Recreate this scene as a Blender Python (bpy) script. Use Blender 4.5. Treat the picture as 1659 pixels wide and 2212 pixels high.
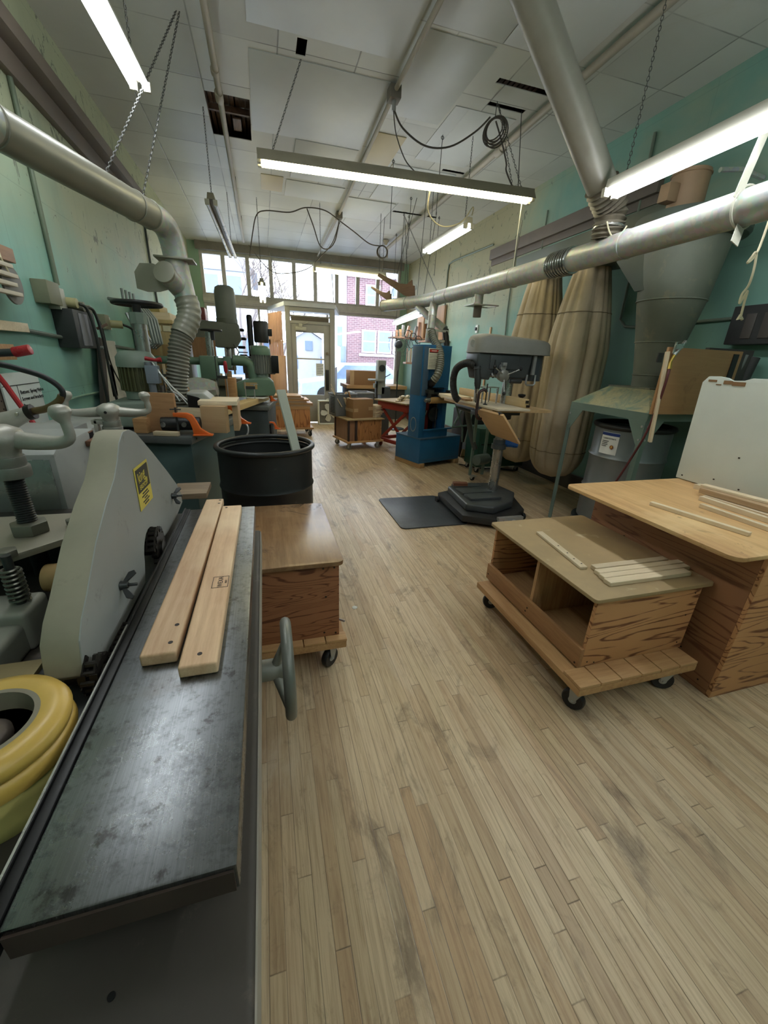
import bpy, bmesh, math, random
from math import sin, cos, pi, radians, sqrt, atan2
from mathutils import Vector, Matrix, Euler, noise
random.seed(7)
D = bpy.data
SC = bpy.context.scene
for o in list(D.objects): D.objects.remove(o)
COL = SC.collection

# ------------------------------------------------------------------ camera
EYE = Vector((0, 0, 1.45))
PITCH, YAW, ROLL = 0.371667, 0.294889, 0.043304
_f = Vector((sin(YAW)*cos(PITCH), cos(YAW)*cos(PITCH), -sin(PITCH)))
_r0 = Vector((cos(YAW), -sin(YAW), 0)); _u0 = _r0.cross(_f)
_r = _r0*cos(ROLL) + _u0*sin(ROLL); _u = _u0*cos(ROLL) - _r0*sin(ROLL)
cam_d = D.cameras.new('camera'); cam = D.objects.new('camera', cam_d); COL.objects.link(cam)
cam.matrix_world = Matrix(((_r.x,_u.x,-_f.x,EYE.x),(_r.y,_u.y,-_f.y,EYE.y),(_r.z,_u.z,-_f.z,EYE.z),(0,0,0,1)))
cam_d.sensor_fit = 'HORIZONTAL'; cam_d.sensor_width = 36.0; cam_d.lens = 850.0/1659.0*36.0
cam_d.clip_start = 0.02; cam_d.clip_end = 200
SC.camera = cam

# ------------------------------------------------------------------ light
TUBE = 15.0         # glow of the fluorescent tubes
SKY = 6.5            # overcast daylight outside
SC.view_settings.view_transform = 'Standard'; SC.view_settings.look = 'None'
SC.view_settings.exposure = 0.6
SC.view_settings.use_curve_mapping = False
wd = D.worlds.new('world'); SC.world = wd; wd.use_nodes = True
bg = wd.node_tree.nodes['Background']; bg.inputs['Color'].default_value = (0.86, 0.93, 1.0, 1); bg.inputs['Strength'].default_value = SKY

# ------------------------------------------------------------------ materials
def lin(c):
    f = lambda v: (v/12.92 if v <= .04045 else ((v+.055)/1.055)**2.4)
    return tuple(f(x/255.0) for x in c) + (1.0,)
_MC = {}
class NT:
    def __init__(s, name):
        s.m = D.materials.new(name); s.m.use_nodes = True; s.t = s.m.node_tree; s.n = s.t.nodes
        s.b = s.n['Principled BSDF']; s.tc = s.n.new('ShaderNodeTexCoord')
    def new(s, t, **k):
        n = s.n.new('ShaderNode'+t)
        for a, v in k.items(): setattr(n, a, v)
        return n
    def l(s, a, b): s.t.links.new(a, b)
    def mapping(s, scale=(1,1,1), rot=(0,0,0), src='Object', loc=(0,0,0)):
        m = s.new('Mapping'); m.inputs['Scale'].default_value = scale; m.inputs['Rotation'].default_value = rot
        m.inputs['Location'].default_value = loc
        s.l(s.tc.outputs[src], m.inputs['Vector']); return m.outputs['Vector']
    def noise(s, vec, scale=5, detail=4, rough=.6, dist=0):
        n = s.new('TexNoise'); n.inputs['Scale'].default_value = scale; n.inputs['Detail'].default_value = detail
        n.inputs['Roughness'].default_value = rough; n.inputs['Distortion'].default_value = dist
        s.l(vec, n.inputs['Vector']); return n.outputs['Fac']
    def ramp(s, fac, stops, interp='LINEAR'):
        r = s.new('ValToRGB'); r.color_ramp.interpolation = interp
        while len(r.color_ramp.elements) < len(stops): r.color_ramp.elements.new(.5)
        for e, (p, c) in zip(r.color_ramp.elements, stops): e.position = p; e.color = c if len(c) == 4 else lin(c)
        s.l(fac, r.inputs['Fac']); return r.outputs['Color']
    def mix(s, fac, a, b, mode='MIX'):
        m = s.new('Mix', data_type='RGBA', blend_type=mode)
        for i, v in ((0, fac), (6, a), (7, b)):
            if hasattr(v, 'is_linked'): s.l(v, m.inputs[i])
            elif i == 0: m.inputs[0].default_value = v
            else: m.inputs[i].default_value = v if len(v) == 4 else lin(v)
        return m.outputs[2]
    def math(s, op, a, b=0.0, c=None):
        m = s.new('Math', operation=op)
        for i, v in enumerate((a, b, c)):
            if v is None: continue
            if hasattr(v, 'is_linked'): s.l(v, m.inputs[i])
            else: m.inputs[i].default_value = v
        return m.outputs[0]
    def rng(s, v, a, b, c, d):
        m = s.new('MapRange'); s.l(v, m.inputs[0])
        for i, x in enumerate((a, b, c, d)): m.inputs[i+1].default_value = x
        return m.outputs[0]
    def bump(s, h, strength=.2, dist=.01):
        b = s.new('Bump'); b.inputs['Strength'].default_value = strength; b.inputs['Distance'].default_value = dist
        s.l(h, b.inputs['Height']); s.l(b.outputs['Normal'], s.b.inputs['Normal'])
    def out(s, color=None, rough=None, metal=None):
        for k, v in (('Base Color', color), ('Roughness', rough), ('Metallic', metal)):
            if v is None: continue
            if hasattr(v, 'is_linked'): s.l(v, s.b.inputs[k])
            elif k == 'Base Color': s.b.inputs[k].default_value = v if len(v) == 4 else lin(v)
            else: s.b.inputs[k].default_value = v
        return s.m

def paint(name, col, rough=.5, metal=0.0, var=.12, scale=6, wear=None, wear_amt=.55, bump=0.0, fine=0):
    """plain paint / metal / plastic with blotchy wear; wear = a second colour showing through in patches"""
    if name in _MC: return _MC[name]
    t = NT(name); v = t.mapping()
    n = t.noise(v, scale, 5, .65)
    c = lin(col)
    dk = tuple(x*(1-var) for x in c[:3])+(1,); lt = tuple(min(1, x*(1+var)) for x in c[:3])+(1,)
    colr = t.ramp(n, [(.3, dk), (.7, lt)])
    if wear:
        n2 = t.noise(v, scale*2.3, 8, .7, .4)
        colr = t.mix(t.rng(n2, wear_amt, wear_amt+.12, 0, 1), colr, lin(wear))
    r = t.rng(n, .3, .7, max(.03, rough-.08), min(1, rough+.08))
    if bump: t.bump(t.noise(v, 60 if not fine else fine, 3, .6), bump, .004)
    _MC[name] = t.out(colr, r, metal); return _MC[name]

def wood(name, c1, c2, axis=0, scale=1.0, rough=.55, cathedral=0.0, c3=None, stain=None, knots=False):
    """axis = direction of the grain; cathedral>0 gives the wild figure of rotary-cut fir plywood"""
    if name in _MC: return _MC[name]
    t = NT(name)
    s = [9*scale]*3; s[axis] = .7*scale
    v = t.mapping(tuple(s))
    fib = t.noise(v, 6, 5, .7, .2)
    big = t.noise(v, .55, 3, .6, .6)
    if cathedral:
        s2 = [6.5*scale]*3; s2[axis] = .75*scale
        v2 = t.mapping(tuple(s2))
        q = t.noise(v2, 1.1, 2, .45, .5)
        w = t.math('FRACT', t.math('MULTIPLY', q, 10.0*cathedral))
        w = t.math('ABSOLUTE', t.math('SUBTRACT', w, .5))
        g = t.math('ADD', t.rng(w, .03, .4, 0, 1), t.rng(fib, .3, .7, -.26, .26))
        col = t.ramp(g, [(.0, lin(c2)), (.34, lin(c1)), (1, lin(c1))])
    else:
        g = t.math('ADD', t.math('MULTIPLY', fib, .5), t.math('MULTIPLY', big, .5))
        col = t.ramp(g, [(.36, lin(c2)), (.6, lin(c1))])
    if c3:
        col = t.mix(t.rng(t.noise(t.mapping(), 2.2*scale, 4, .6), .5, .68, 0, .8), col, lin(c3))
    if stain:
        col = t.mix(t.rng(t.noise(t.mapping(loc=(3,1,2)), 4.5, 7, .7, .5), .58, .68, 0, .75), col, lin(stain))
    oi = t.new('ObjectInfo')
    hsv = t.new('HueSaturation'); hsv.inputs['Saturation'].default_value = .95; t.l(col, hsv.inputs['Color']); t.l(t.rng(oi.outputs['Random'], 0, 1, .88, 1.1), hsv.inputs['Value'])
    t.bump(fib, .12, .003)
    _MC[name] = t.out(hsv.outputs['Color'], rough); return _MC[name]

def emit(name, col, strength):
    if name in _MC: return _MC[name]
    t = NT(name); t.out(col, .4); t.b.inputs['Emission Color'].default_value = lin(col); t.b.inputs['Emission Strength'].default_value = strength
    _MC[name] = t.m; return t.m

# ------------------------------------------------------------------ mesh building
class MB:
    def __init__(s): s.bm = bmesh.new()
    def _add(s, vs, fs, M=None):
        vv = [s.bm.verts.new((M @ Vector(v)) if M is not None else v) for v in vs]
        for f in fs:
            try: s.bm.faces.new([vv[i] for i in f])
            except ValueError: pass
        return s
    def box(s, x0, x1, y0, y1, z0, z1, M=None):
        v = [(x,y,z) for x in (x0,x1) for y in (y0,y1) for z in (z0,z1)]
        return s._add(v, [(0,1,3,2),(4,6,7,5),(0,4,5,1),(2,3,7,6),(0,2,6,4),(1,5,7,3)], M)
    def obox(s, c, size, rot=(0,0,0)):
        M = Matrix.Translation(c) @ Euler(rot).to_matrix().to_4x4()
        a, b, d = (x/2 for x in size); return s.box(-a,a,-b,b,-d,d,M)
    def bar(s, p0, p1, w, h, up=(0,0,1)):
        """a square bar from p0 to p1, w wide and h high"""
        p0, p1 = Vector(p0), Vector(p1); d = p1-p0; L = d.length; d.normalize(); up = Vector(up)
        if abs(d.dot(up)) > .98: up = Vector((1,0,0))
        x = up.cross(d).normalized(); z = d.cross(x)
        M = Matrix(((x.x,d.x,z.x,p0.x),(x.y,d.y,z.y,p0.y),(x.z,d.z,z.z,p0.z),(0,0,0,1)))
        return s.box(-w/2,w/2,0,L,-h/2,h/2,M)
    def rings(s, R, closed=True, cap=True, loop=False):
        n = len(R[0]); vv = [[s.bm.verts.new(p) for p in r] for r in R]
        m = len(vv)
        for i in range(m if loop else m-1):
            a, b = vv[i], vv[(i+1) % m]
            for j in range(n if closed else n-1):
                k = (j+1) % n
                try: s.bm.faces.new((a[j],a[k],b[k],b[j]))
                except ValueError: pass
        if cap and not loop:
            for r in (vv[0][::-1], vv[-1]):
                if n > 2:
                    try: s.bm.faces.new(r)
                    except ValueError: pass
        return s
    def tube(s, pts, r, n=10, cap=True, loop=False):
        P = [Vector(p) for p in pts]; m = len(P); rs = r if isinstance(r, (list, tuple)) else [r]*m
        T = []
        for i in range(m):
            a = P[(i-1) % m] if (loop or i > 0) else P[0]; b = P[(i+1) % m] if (loop or i < m-1) else P[-1]
            t = (b-a); T.append(t.normalized() if t.length > 1e-9 else Vector((0,0,1)))
        ref = Vector((0,0,1)) if abs(T[0].z) < .9 else Vector((1,0,0))
        x = (ref - T[0]*ref.dot(T[0])).normalized(); R = []
        for i in range(m):
            x = (x - T[i]*x.dot(T[i])).normalized(); y = T[i].cross(x)
            R.append([P[i] + (x*cos(2*pi*j/n) + y*sin(2*pi*j/n))*rs[i] for j in range(n)])
        return s.rings(R, True, cap, loop)
    def cyl(s, p0, p1, r0, r1=None, n=20): return s.tube([p0, p1], [r0, r0 if r1 is None else r1], n)
    def lathe(s, prof, n=28, c=(0,0,0), axis=(0,0,1), cap=True):
        """prof = [(radius, height along axis)]"""
        c = Vector(c); a = Vector(axis).normalized()
        x = Vector((1,0,0)) if abs(a.x) < .9 else Vector((0,1,0)); x = (x-a*x.dot(a)).normalized(); y = a.cross(x)
        return s.rings([[c + a*h + (x*cos(2*pi*j/n)+y*sin(2*pi*j/n))*max(r,1e-4) for j in range(n)] for r, h in prof], True, cap)
    def prism(s, poly, plane, a, b):
        """poly in 2-D, extruded along the third axis from a to b; plane 'xy','yz','xz'"""
        f = {'xy': lambda p, h: (p[0],p[1],h), 'yz': lambda p, h: (h,p[0],p[1]), 'xz': lambda p, h: (p[0],h,p[1])}[plane]
        return s.rings([[f(p, a) for p in poly], [f(p, b) for p in poly]])
    def sphere(s, c, r, n=14, sc=(1,1,1)):
        c = Vector(c); m = n//2
        R = [[c + Vector((r*sc[0]*sin(pi*i/m)*cos(2*pi*j/n), r*sc[1]*sin(pi*i/m)*sin(2*pi*j/n), r*sc[2]*cos(pi*i/m))) for j in range(n)] for i in range(1, m)]
        R = [[c+Vector((0,0,r*sc[2])) + (p-R[0][0]*0-c)*0 + Vector((1e-4*cos(2*pi*j/n),1e-4*sin(2*pi*j/n),0)) for j, p in enumerate(R[0])]] + R + [[c-Vector((0,0,r*sc[2])) + Vector((1e-4*cos(2*pi*j/n),1e-4*sin(2*pi*j/n),0)) for j in range(n)]]
        return s.rings(R)
    def torus(s, c, R, r, axis=(0,0,1), n=28, m=8, a0=0, a1=2*pi):
        c = Vector(c); a = Vector(axis).normalized(); x = Vector((1,0,0)) if abs(a.x) < .9 else Vector((0,1,0))
        x = (x-a*x.dot(a)).normalized(); y = a.cross(x); full = abs(a1-a0-2*pi) < 1e-6
        k = n if full else n+1
        return s.tube([c + (x*cos(a0+(a1-a0)*i/n)+y*sin(a0+(a1-a0)*i/n))*R for i in range(k)], r, m, True, full)
    def xform(s, M):
        bmesh.ops.transform(s.bm, matrix=M, verts=s.bm.verts); return s
    def bevel(s, w, seg=2, ang=40):
        e = [e for e in s.bm.edges if len(e.link_faces) == 2 and e.calc_face_angle(0) > radians(ang)]
        if e: bmesh.ops.bevel(s.bm, geom=e, offset=w, segments=seg, affect='EDGES', profile=.6, clamp_overlap=True)
        return s
    def build(s, name, m, parent=None, bev=0, seg=2, smooth=38, sub=0):
        bm = s.bm
        bmesh.ops.recalc_face_normals(bm, faces=bm.faces)
        if bev: s.bevel(bev, seg)
        if parent is not None:
            bmesh.ops.transform(bm, matrix=wm(parent).inverted(), verts=bm.verts)
        me = D.meshes.new(name); bm.to_mesh(me); bm.free()
        for p in me.polygons: p.use_smooth = True
        me.set_sharp_from_angle(angle=radians(smooth))
        if m is not None: me.materials.append(m)
        o = D.objects.new(name, me); COL.objects.link(o)
        if parent is not None: o.parent = parent
        if sub:
            md = o.modifiers.new('subdivision', 'SUBSURF'); md.levels = sub; md.render_levels = sub
        return o

def wm(o):
    M = o.matrix_basis.copy()
    return wm(o.parent) @ M if o.parent else M
def tag(o, label=None, cat=None, group=None, kind=None):
    if label: o['label'] = label
    if cat: o['category'] = cat
    if group: o['group'] = group
    if kind: o['kind'] = kind
    return o
def thing(name, label, cat, loc=(0,0,0), rz=0.0, group=None):
    o = D.objects.new(name, None); o.empty_display_size = .05; COL.objects.link(o)
    o.location = loc; o.rotation_euler = (0,0,rz); return tag(o, label, cat, group)
def struct(name, mb, m, **k):
    o = mb.build(name, m, **k); o['kind'] = 'structure'; return o
def kids(o): return [c for c in D.objects if c.parent == o]
def copy_tree(o, parent=None):
    c = o.copy(); COL.objects.link(c); c.parent = parent
    for ch in kids(o): copy_tree(ch, c)
    return c
def dup(o, loc=None, rot=None, label=None, group=None):
    c = copy_tree(o)
    if loc is not None: c.location = loc
    if rot is not None: c.rotation_euler = rot
    if label: c['label'] = label
    if group: c['group'] = group
    return c
def text(body, size, m, parent, M, name='lettering', ext=.0006, align='CENTER'):
    """raised lettering as a mesh; M places the text plane (x along the line, y up) in world space"""
    cu = D.curves.new(name, 'FONT'); cu.body = body; cu.size = size; cu.align_x = align; cu.align_y = 'CENTER'; cu.extrude = ext; cu.resolution_u = 2
    t = D.objects.new(name, cu); COL.objects.link(t)
    me = D.meshes.new_from_object(t.evaluated_get(bpy.context.evaluated_depsgraph_get())) if False else None
    dg = bpy.context.evaluated_depsgraph_get(); me = D.meshes.new_from_object(t.evaluated_get(dg), depsgraph=dg)
    D.objects.remove(t); D.curves.remove(cu)
    me.transform(wm(parent).inverted() @ M); me.name = name; me.materials.clear(); me.materials.append(m)
    o = D.objects.new(name, me); COL.objects.link(o); o.parent = parent; return o
def frame(origin, xdir, ydir):
    x = Vector(xdir).normalized(); y = Vector(ydir); y = (y-x*x.dot(y)).normalized(); z = x.cross(y); o = Vector(origin)
    return Matrix(((x.x,y.x,z.x,o.x),(x.y,y.y,z.y,o.y),(x.z,y.z,z.z,o.z),(0,0,0,1)))
def arc(a, b, sag, n=10):
    """hanging cord between two points"""
    a, b = Vector(a), Vector(b)
    return [a.lerp(b, i/n) - Vector((0,0,4*sag*(i/n)*(1-i/n))) for i in range(n+1)]
def spline(P, n=6):
    P = [Vector(p) for p in P]; out = []
    for i in range(len(P)-1):
        p0 = P[max(i-1,0)]; p1 = P[i]; p2 = P[i+1]; p3 = P[min(i+2,len(P)-1)]
        for k in range(n):
            t = k/n
            out.append(.5*((2*p1)+(-p0+p2)*t+(2*p0-5*p1+4*p2-p3)*t*t+(-p0+3*p1-3*p2+p3)*t**3))
    out.append(P[-1]); return out
# ================================================================== the room
ZC = 3.65; XL = -1.41; XR = 3.64; YF = 10.75; YB = -2.4

def floor_mat():
    t = NT('strip floor'); v = t.mapping(); sx = t.new('SeparateXYZ'); t.l(v, sx.inputs[0])
    W = .0415
    u = t.math('DIVIDE', sx.outputs['X'], W); row = t.math('FLOOR', u); fx = t.math('FRACT', u)
    wn = t.new('TexWhiteNoise', noise_dimensions='1D'); t.l(row, wn.inputs['W'])
    yy = t.math('ADD', t.math('DIVIDE', sx.outputs['Y'], .78), t.math('MULTIPLY', wn.outputs['Value'], 17.3))
    seg = t.math('FLOOR', yy); fy = t.math('FRACT', yy)
    cb = t.new('CombineXYZ'); t.l(row, cb.inputs[0]); t.l(seg, cb.inputs[1])
    wn2 = t.new('TexWhiteNoise', noise_dimensions='2D'); t.l(cb.outputs[0], wn2.inputs['Vector'])
    # grain, shifted from board to board
    sh = t.new('VectorMath', operation='MULTIPLY_ADD'); t.l(wn2.outputs['Color'], sh.inputs[0]); sh.inputs[1].default_value = (9,9,9); t.l(v, sh.inputs[2])
    mp = t.new('Mapping'); mp.inputs['Scale'].default_value = (52, 2.1, 1); t.l(sh.outputs[0], mp.inputs[0])
    gr = t.noise(mp.outputs[0], 2.2, 5, .65, .6)
    base = t.ramp(wn2.outputs['Value'], [(0, (184,158,124)), (.22, (200,176,140)), (.6, (212,190,156)), (.85, (190,160,124)), (1, (207,186,150))])
    col = t.mix(t.rng(gr, .42, .7, 0, .58), base, lin((138,106,74)))
    # worn, greyed traffic and stains
    bigw = t.noise(t.mapping((1,.35,1)), 1.3, 5, .6, .4)
    col = t.mix(t.rng(bigw, .45, .7, 0, .4), col, lin((146,128,104)))
    st = t.noise(t.mapping((2.2,.8,1), loc=(4,2,0)), 2.6, 8, .72, .8)
    col = t.mix(t.rng(st, .54, .68, 0, .62), col, lin((88,70,54)))
    pale = t.noise(t.mapping((2.4,.6,1), loc=(9,5,0)), 1.7, 6, .7, .4)
    col = t.mix(t.rng(pale, .56, .75, 0, .45), col, lin((220,208,184)))
    bl = t.noise(t.mapping((1.6,1.0,1), loc=(1,8,0)), 9, 7, .75, 1.0); col = t.mix(t.rng(bl, .56, .7, 0, .4), col, lin((112,90,66)))
    ex = t.math('MINIMUM', fx, t.math('SUBTRACT', 1.0, fx)); ey = t.math('MINIMUM', fy, t.math('SUBTRACT', 1.0, fy))
    gapx = t.rng(ex, .0, .045, 1, 0); gapy = t.rng(ey, 0, .0032, 1, 0)
    gv = t.rng(t.noise(t.mapping((3,.5,1)), 3, 3), .35, .6, .25, 1)
    gap = t.math('MULTIPLY', t.math('MAXIMUM', gapx, gapy), gv)
    col = t.mix(t.math('MULTIPLY', gap, .85), col, lin((64,46,30)))
    t.bump(t.math('SUBTRACT', t.math('MULTIPLY', gr, .12), gap), .35, .002)
    rg = t.math('ADD', t.rng(bigw, .3, .7, .24, .42), t.math('MULTIPLY', gr, .16))
    return t.out(col, rg)
def wall_mat(name, base, patch, peel, y0=None, amt=.8):
    t = NT(name); v = t.mapping()
    n = t.noise(v, 1.1, 5, .6); col = t.ramp(n, [(.3, tuple(base[i]*.93 for i in range(3))), (.7, base)])
    sx = t.new('SeparateXYZ'); t.l(v, sx.inputs[0])
    # old creamy paint coming through high on the wall
    k = t.rng(sx.outputs['Z'], 1.5, 2.7, -.25, .55)
    if y0 is not None: k = t.math('ADD', k, t.rng(sx.outputs['Y'], y0-.5, y0+.4, -.6, 0))
    pn = t.math('ADD', t.noise(t.mapping((1,.7,.9), loc=(2,7,1)), 1.3, 5, .6, .4), k)
    col = t.mix(t.rng(pn, .45, .95, 0, amt), col, lin(patch))
    for s, o in (('Y', .3), ('Z', .06)):
        f = t.math('FRACT', t.math('ADD', t.math('DIVIDE', sx.outputs[s], 1.22), o))
        col = t.mix(t.math('MULTIPLY', t.rng(f, 0, .006, 1, 0), .35), col, lin((90,110,100)))
    # flaking paint, mostly where the cream shows
    pl = t.math('ADD', t.noise(t.mapping((1,1,.7), loc=(5,0,0)), 7, 6, .7, 1.4), t.math('MULTIPLY', t.rng(pn, .5, .9, 0, 1), .1))
    col = t.mix(t.rng(pl, .70, .715, 0, .8), col, lin(peel))
    st = t.noise(t.mapping((1,1,.25), loc=(1,4,0)), 3, 5, .65); col = t.mix(t.rng(st, .55, .75, 0, .25), col, lin((120,128,110)))
    t.bump(t.noise(v, 40, 4, .6), .12, .004)
    return t.out(col, .62)
M_floor = floor_mat()
M_wall = wall_mat('mint wall paint left', (142,190,174), (186,184,148), (104,108,96))
M_wallr = wall_mat('mint wall paint right', (122,164,148), (176,168,134), (92,100,88), y0=5.6, amt=.92)
M_mint = paint('pale green trim paint', (146,176,152), .6, var=.08, scale=2)
M_win = paint('weathered white window paint', (196,190,182), .55, var=.12, scale=9, wear=(140,112,92), wear_amt=.62)
M_doorp = paint('grey door paint', (150,147,140), .5, var=.06, scale=5)
M_dark = paint('dark painted timber', (70,64,58), .7, var=.2)
M_brownrail = paint('brown painted rail', (112,100,88), .6, var=.15, scale=3)
M_lath = wood('old lath', (112,82,62), (52,36,28), axis=1, scale=2)
M_black = paint('black gap', (14,12,11), .9, var=.1)
M_glass = None
def glass():
    t = NT('window glass'); n = t.n; tr = t.new('BsdfTransparent'); gl = t.new('BsdfGlossy'); gl.inputs['Roughness'].default_value = .03
    fr = t.new('Fresnel'); fr.inputs['IOR'].default_value = 1.45; tr.inputs['Color'].default_value = (.96,.98,1,1)
    mx = t.new('MixShader'); t.l(fr.outputs[0], mx.inputs[0]); t.l(tr.outputs[0], mx.inputs[1]); t.l(gl.outputs[0], mx.inputs[2])
    t.l(mx.outputs[0], n['Material Output'].inputs['Surface']); return t.m
M_glass = glass()

struct('floor', MB().box(XL-.15, XR+.15, YB-.15, YF+.3, -.12, 0), M_floor)
struct('wall_left', MB().box(XL-.15, XL, YB-.15, YF+.3, 0, ZC+.4), M_wall)
struct('wall_right', MB().box(XR, XR+.15, YB-.15, YF+.3, 0, ZC+.4), M_wallr)
struct('wall_rear', MB().box(XL, XR, YB-.15, YB, 0, ZC+.4), M_wallr)
mb = MB(); mb.box(XL, -1.2, YF, YF+.3, 0, ZC+.4); mb.box(3.45, XR, YF, YF+.3, 0, ZC+.4); mb.box(-1.2, 3.45, YF, YF+.3, 3.5, ZC+.4)
mb.box(-1.2, .3, YF, YF+.3, 0, .5); mb.box(1.75, 3.45, YF, YF+.3, 0, .5)
struct('wall_front', mb, M_mint)
struct('trim_1', MB().box(-1.25, 3.5, YF-.08, YF, 3.49, ZC), paint('grey header board', (128,122,114), .6, var=.2, scale=3), bev=.006)
struct('baseboard_right', MB().box(XR-.022, XR, YB, YF, 0, .17).box(XR-.03, XR, YB, YF, .17, .2), M_dark, bev=.004)
struct('baseboard_left', MB().box(XL, XL+.022, YB, YF, 0, .17), M_dark, bev=.004)
# brown plank rails high on both side walls
struct('trim_2', MB().box(XR-.06, XR, 3.6, 6.6, 2.98, 3.12).box(XR-.02, XR, 3.6, 6.6, 2.9, 2.98), M_brownrail, bev=.004)
struct('trim_3', MB().box(XL, XL+.14, YB, 7.15, 3.12, 3.22).box(XL, XL+.05, YB, 7.15, 2.98, 3.12), M_brownrail, bev=.004)

# ceiling: boards and tiles with torn-out openings
def ceil_mat(name, tx, ty, c, seam=.85, off=(0,0), vary=.05):
    t = NT(name); v = t.mapping(); sx = t.new('SeparateXYZ'); t.l(v, sx.inputs[0])
    n = t.noise(v, 1.4, 5, .6)
    ix = t.math('ADD', t.math('DIVIDE', sx.outputs['X'], tx), off[0]); iy = t.math('ADD', t.math('DIVIDE', sx.outputs['Y'], ty), off[1])
    cb = t.new('CombineXYZ'); t.l(t.math('FLOOR', ix), cb.inputs[0]); t.l(t.math('FLOOR', iy), cb.inputs[1])
    wn = t.new('TexWhiteNoise', noise_dimensions='2D'); t.l(cb.outputs[0], wn.inputs['Vector'])
    col = t.ramp(t.math('ADD', t.math('MULTIPLY', n, .6), t.math('MULTIPLY', wn.outputs['Value'], .4)), [(.25, tuple(x*(1-vary*2) for x in c)), (.75, c)])
    g = []
    for s, w in ((ix, .009/tx), (iy, .008/ty)):
        f = t.math('FRACT', s); e = t.math('MINIMUM', f, t.math('SUBTRACT', 1.0, f)); g.append(t.rng(e, 0, w, 1, 0))
    gv = t.rng(t.noise(t.mapping(loc=(3,3,0)), 2.0, 3), .35, .6, .2, 1)
    gap = t.math('MULTIPLY', t.math('MAXIMUM', g[0], g[1]), gv)
    col = t.mix(t.math('MULTIPLY', gap, seam), col, lin((78,74,68)))
    wat = t.noise(t.mapping(loc=(7,2,0)), .9, 6, .7, .8)
    col = t.mix(t.rng(wat, .62, .75, 0, .3), col, lin((176,164,140)))
    t.bump(t.math('ADD', t.math('MULTIPLY', gap, -1.0), t.math('MULTIPLY', t.noise(v, 1.1, 2, .5), 6.0)), .25, .01)
    return t.out(col, .42)
M_tile = ceil_mat('ceiling tile', .62, .62, (206,206,198), off=(.58,.2))
M_panel = ceil_mat('ceiling board', 4.0, 4.0, (214,216,213), seam=.0, off=(.5,.5))
M_tan = ceil_mat('tan ceiling board', 4.0, 4.0, (204,188,148), seam=.0, off=(.5,.5))
HOLES = [(-.36,.035,5.01,5.81), (.40,.475,4.06,4.25), (2.03,2.55,3.93,4.0), (2.12,2.5,4.24,4.3), (2.28,2.58,5.63,5.69), (2.15,2.9,7.27,7.34)]
xs = sorted({XL, XR, *[h[0] for h in HOLES], *[h[1] for h in HOLES]}); ys = sorted({YB, YF, *[h[2] for h in HOLES], *[h[3] for h in HOLES]})
mb = MB()
for i in range(len(xs)-1):
    for j in range(len(ys)-1):
        cx, cy = (xs[i]+xs[i+1])/2, (ys[j]+ys[j+1])/2
        if not any(h[0] < cx < h[1] and h[2] < cy < h[3] for h in HOLES): mb.box(xs[i], xs[i+1], ys[j], ys[j+1], ZC, ZC+.006)
bmesh.ops.remove_doubles(mb.bm, verts=mb.bm.verts, dist=1e-5)
struct('ceiling', mb, M_tile, smooth=10)
mb = MB(); mb.box(XL, XR, YB, YF, ZC+.16, ZC+.2)
x = -.6
while x < 3.2: mb.box(x, x+.034, 3.2, 8.5, ZC+.11, ZC+.125); x += .05
mb.box(-.36, .03, 5.42, 5.45, ZC+.05, ZC+.1); mb.box(-.14, -.06, 5.5, 5.75, ZC+.04, ZC+.05)
struct('trim_4', mb, M_lath)
# the bigger smooth boards nailed over the middle of the ceiling, and the tan one
BOARDS = [(.045,1.22,4.3,5.55,M_panel), (.04,1.2,2.4,4.02,M_panel), (.5,1.2,5.56,6.6,M_panel), (1.28,1.83,3.64,4.75,M_panel), (1.85,2.5,2.2,3.58,M_panel), (1.28,1.84,2.2,3.58,M_panel),
          (1.86,2.5,4.4,5.5,M_panel), (1.28,1.62,5.1,6.3,M_tan), (1.66,2.5,5.72,6.9,M_panel), (.13,.42,6.65,7.2,M_tan), (.46,1.26,6.7,7.3,M_panel), (1.36,2.1,6.98,7.9,M_panel)]
for i, (a, b, c, d, m) in enumerate(BOARDS):
    struct('trim_%d' % (i+5), MB().box(a, b, c, d, ZC-.006-.002*(i % 3), ZC), m, bev=.002)

# ---- front windows
def lit_frame(name, xs, z0, z1, mull, y=YF+.1):
    mb = MB()
    mb.box(xs[0], xs[-1], y-.044, y+.044, z1-.06, z1-.002); mb.box(xs[0], xs[-1], y-.044, y+.044, z0+.002, z0+.05)
    for x in xs: mb.box(x-mull/2, x+mull/2, y-.05, y+.05, z0, z1)
    f = struct(name, mb, M_win, bev=.006)
    g = MB()
    for a, b in zip(xs[:-1], xs[1:]): g.box(a, b, y-.003, y+.003, z0, z1)
    g.build('pane', M_glass, f)
    return f
lit_frame('window_1', [-1.18,-.72,-.2,.3,.83,1.32,1.84,2.36,2.87,3.43], 2.63, 3.5, .085)
struct('trim_20', MB().box(-1.2, 3.45, YF-.04, YF+.2, 2.47, 2.63).box(-1.2, .45, YF-.07, YF-.03, 2.5, 2.58), M_win, bev=.008)
lit_frame('window_2', [-1.18,-.02,.43], .5, 2.47, .05)
lit_frame('window_3', [1.6,3.43], .5, 2.47, .05)

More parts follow.
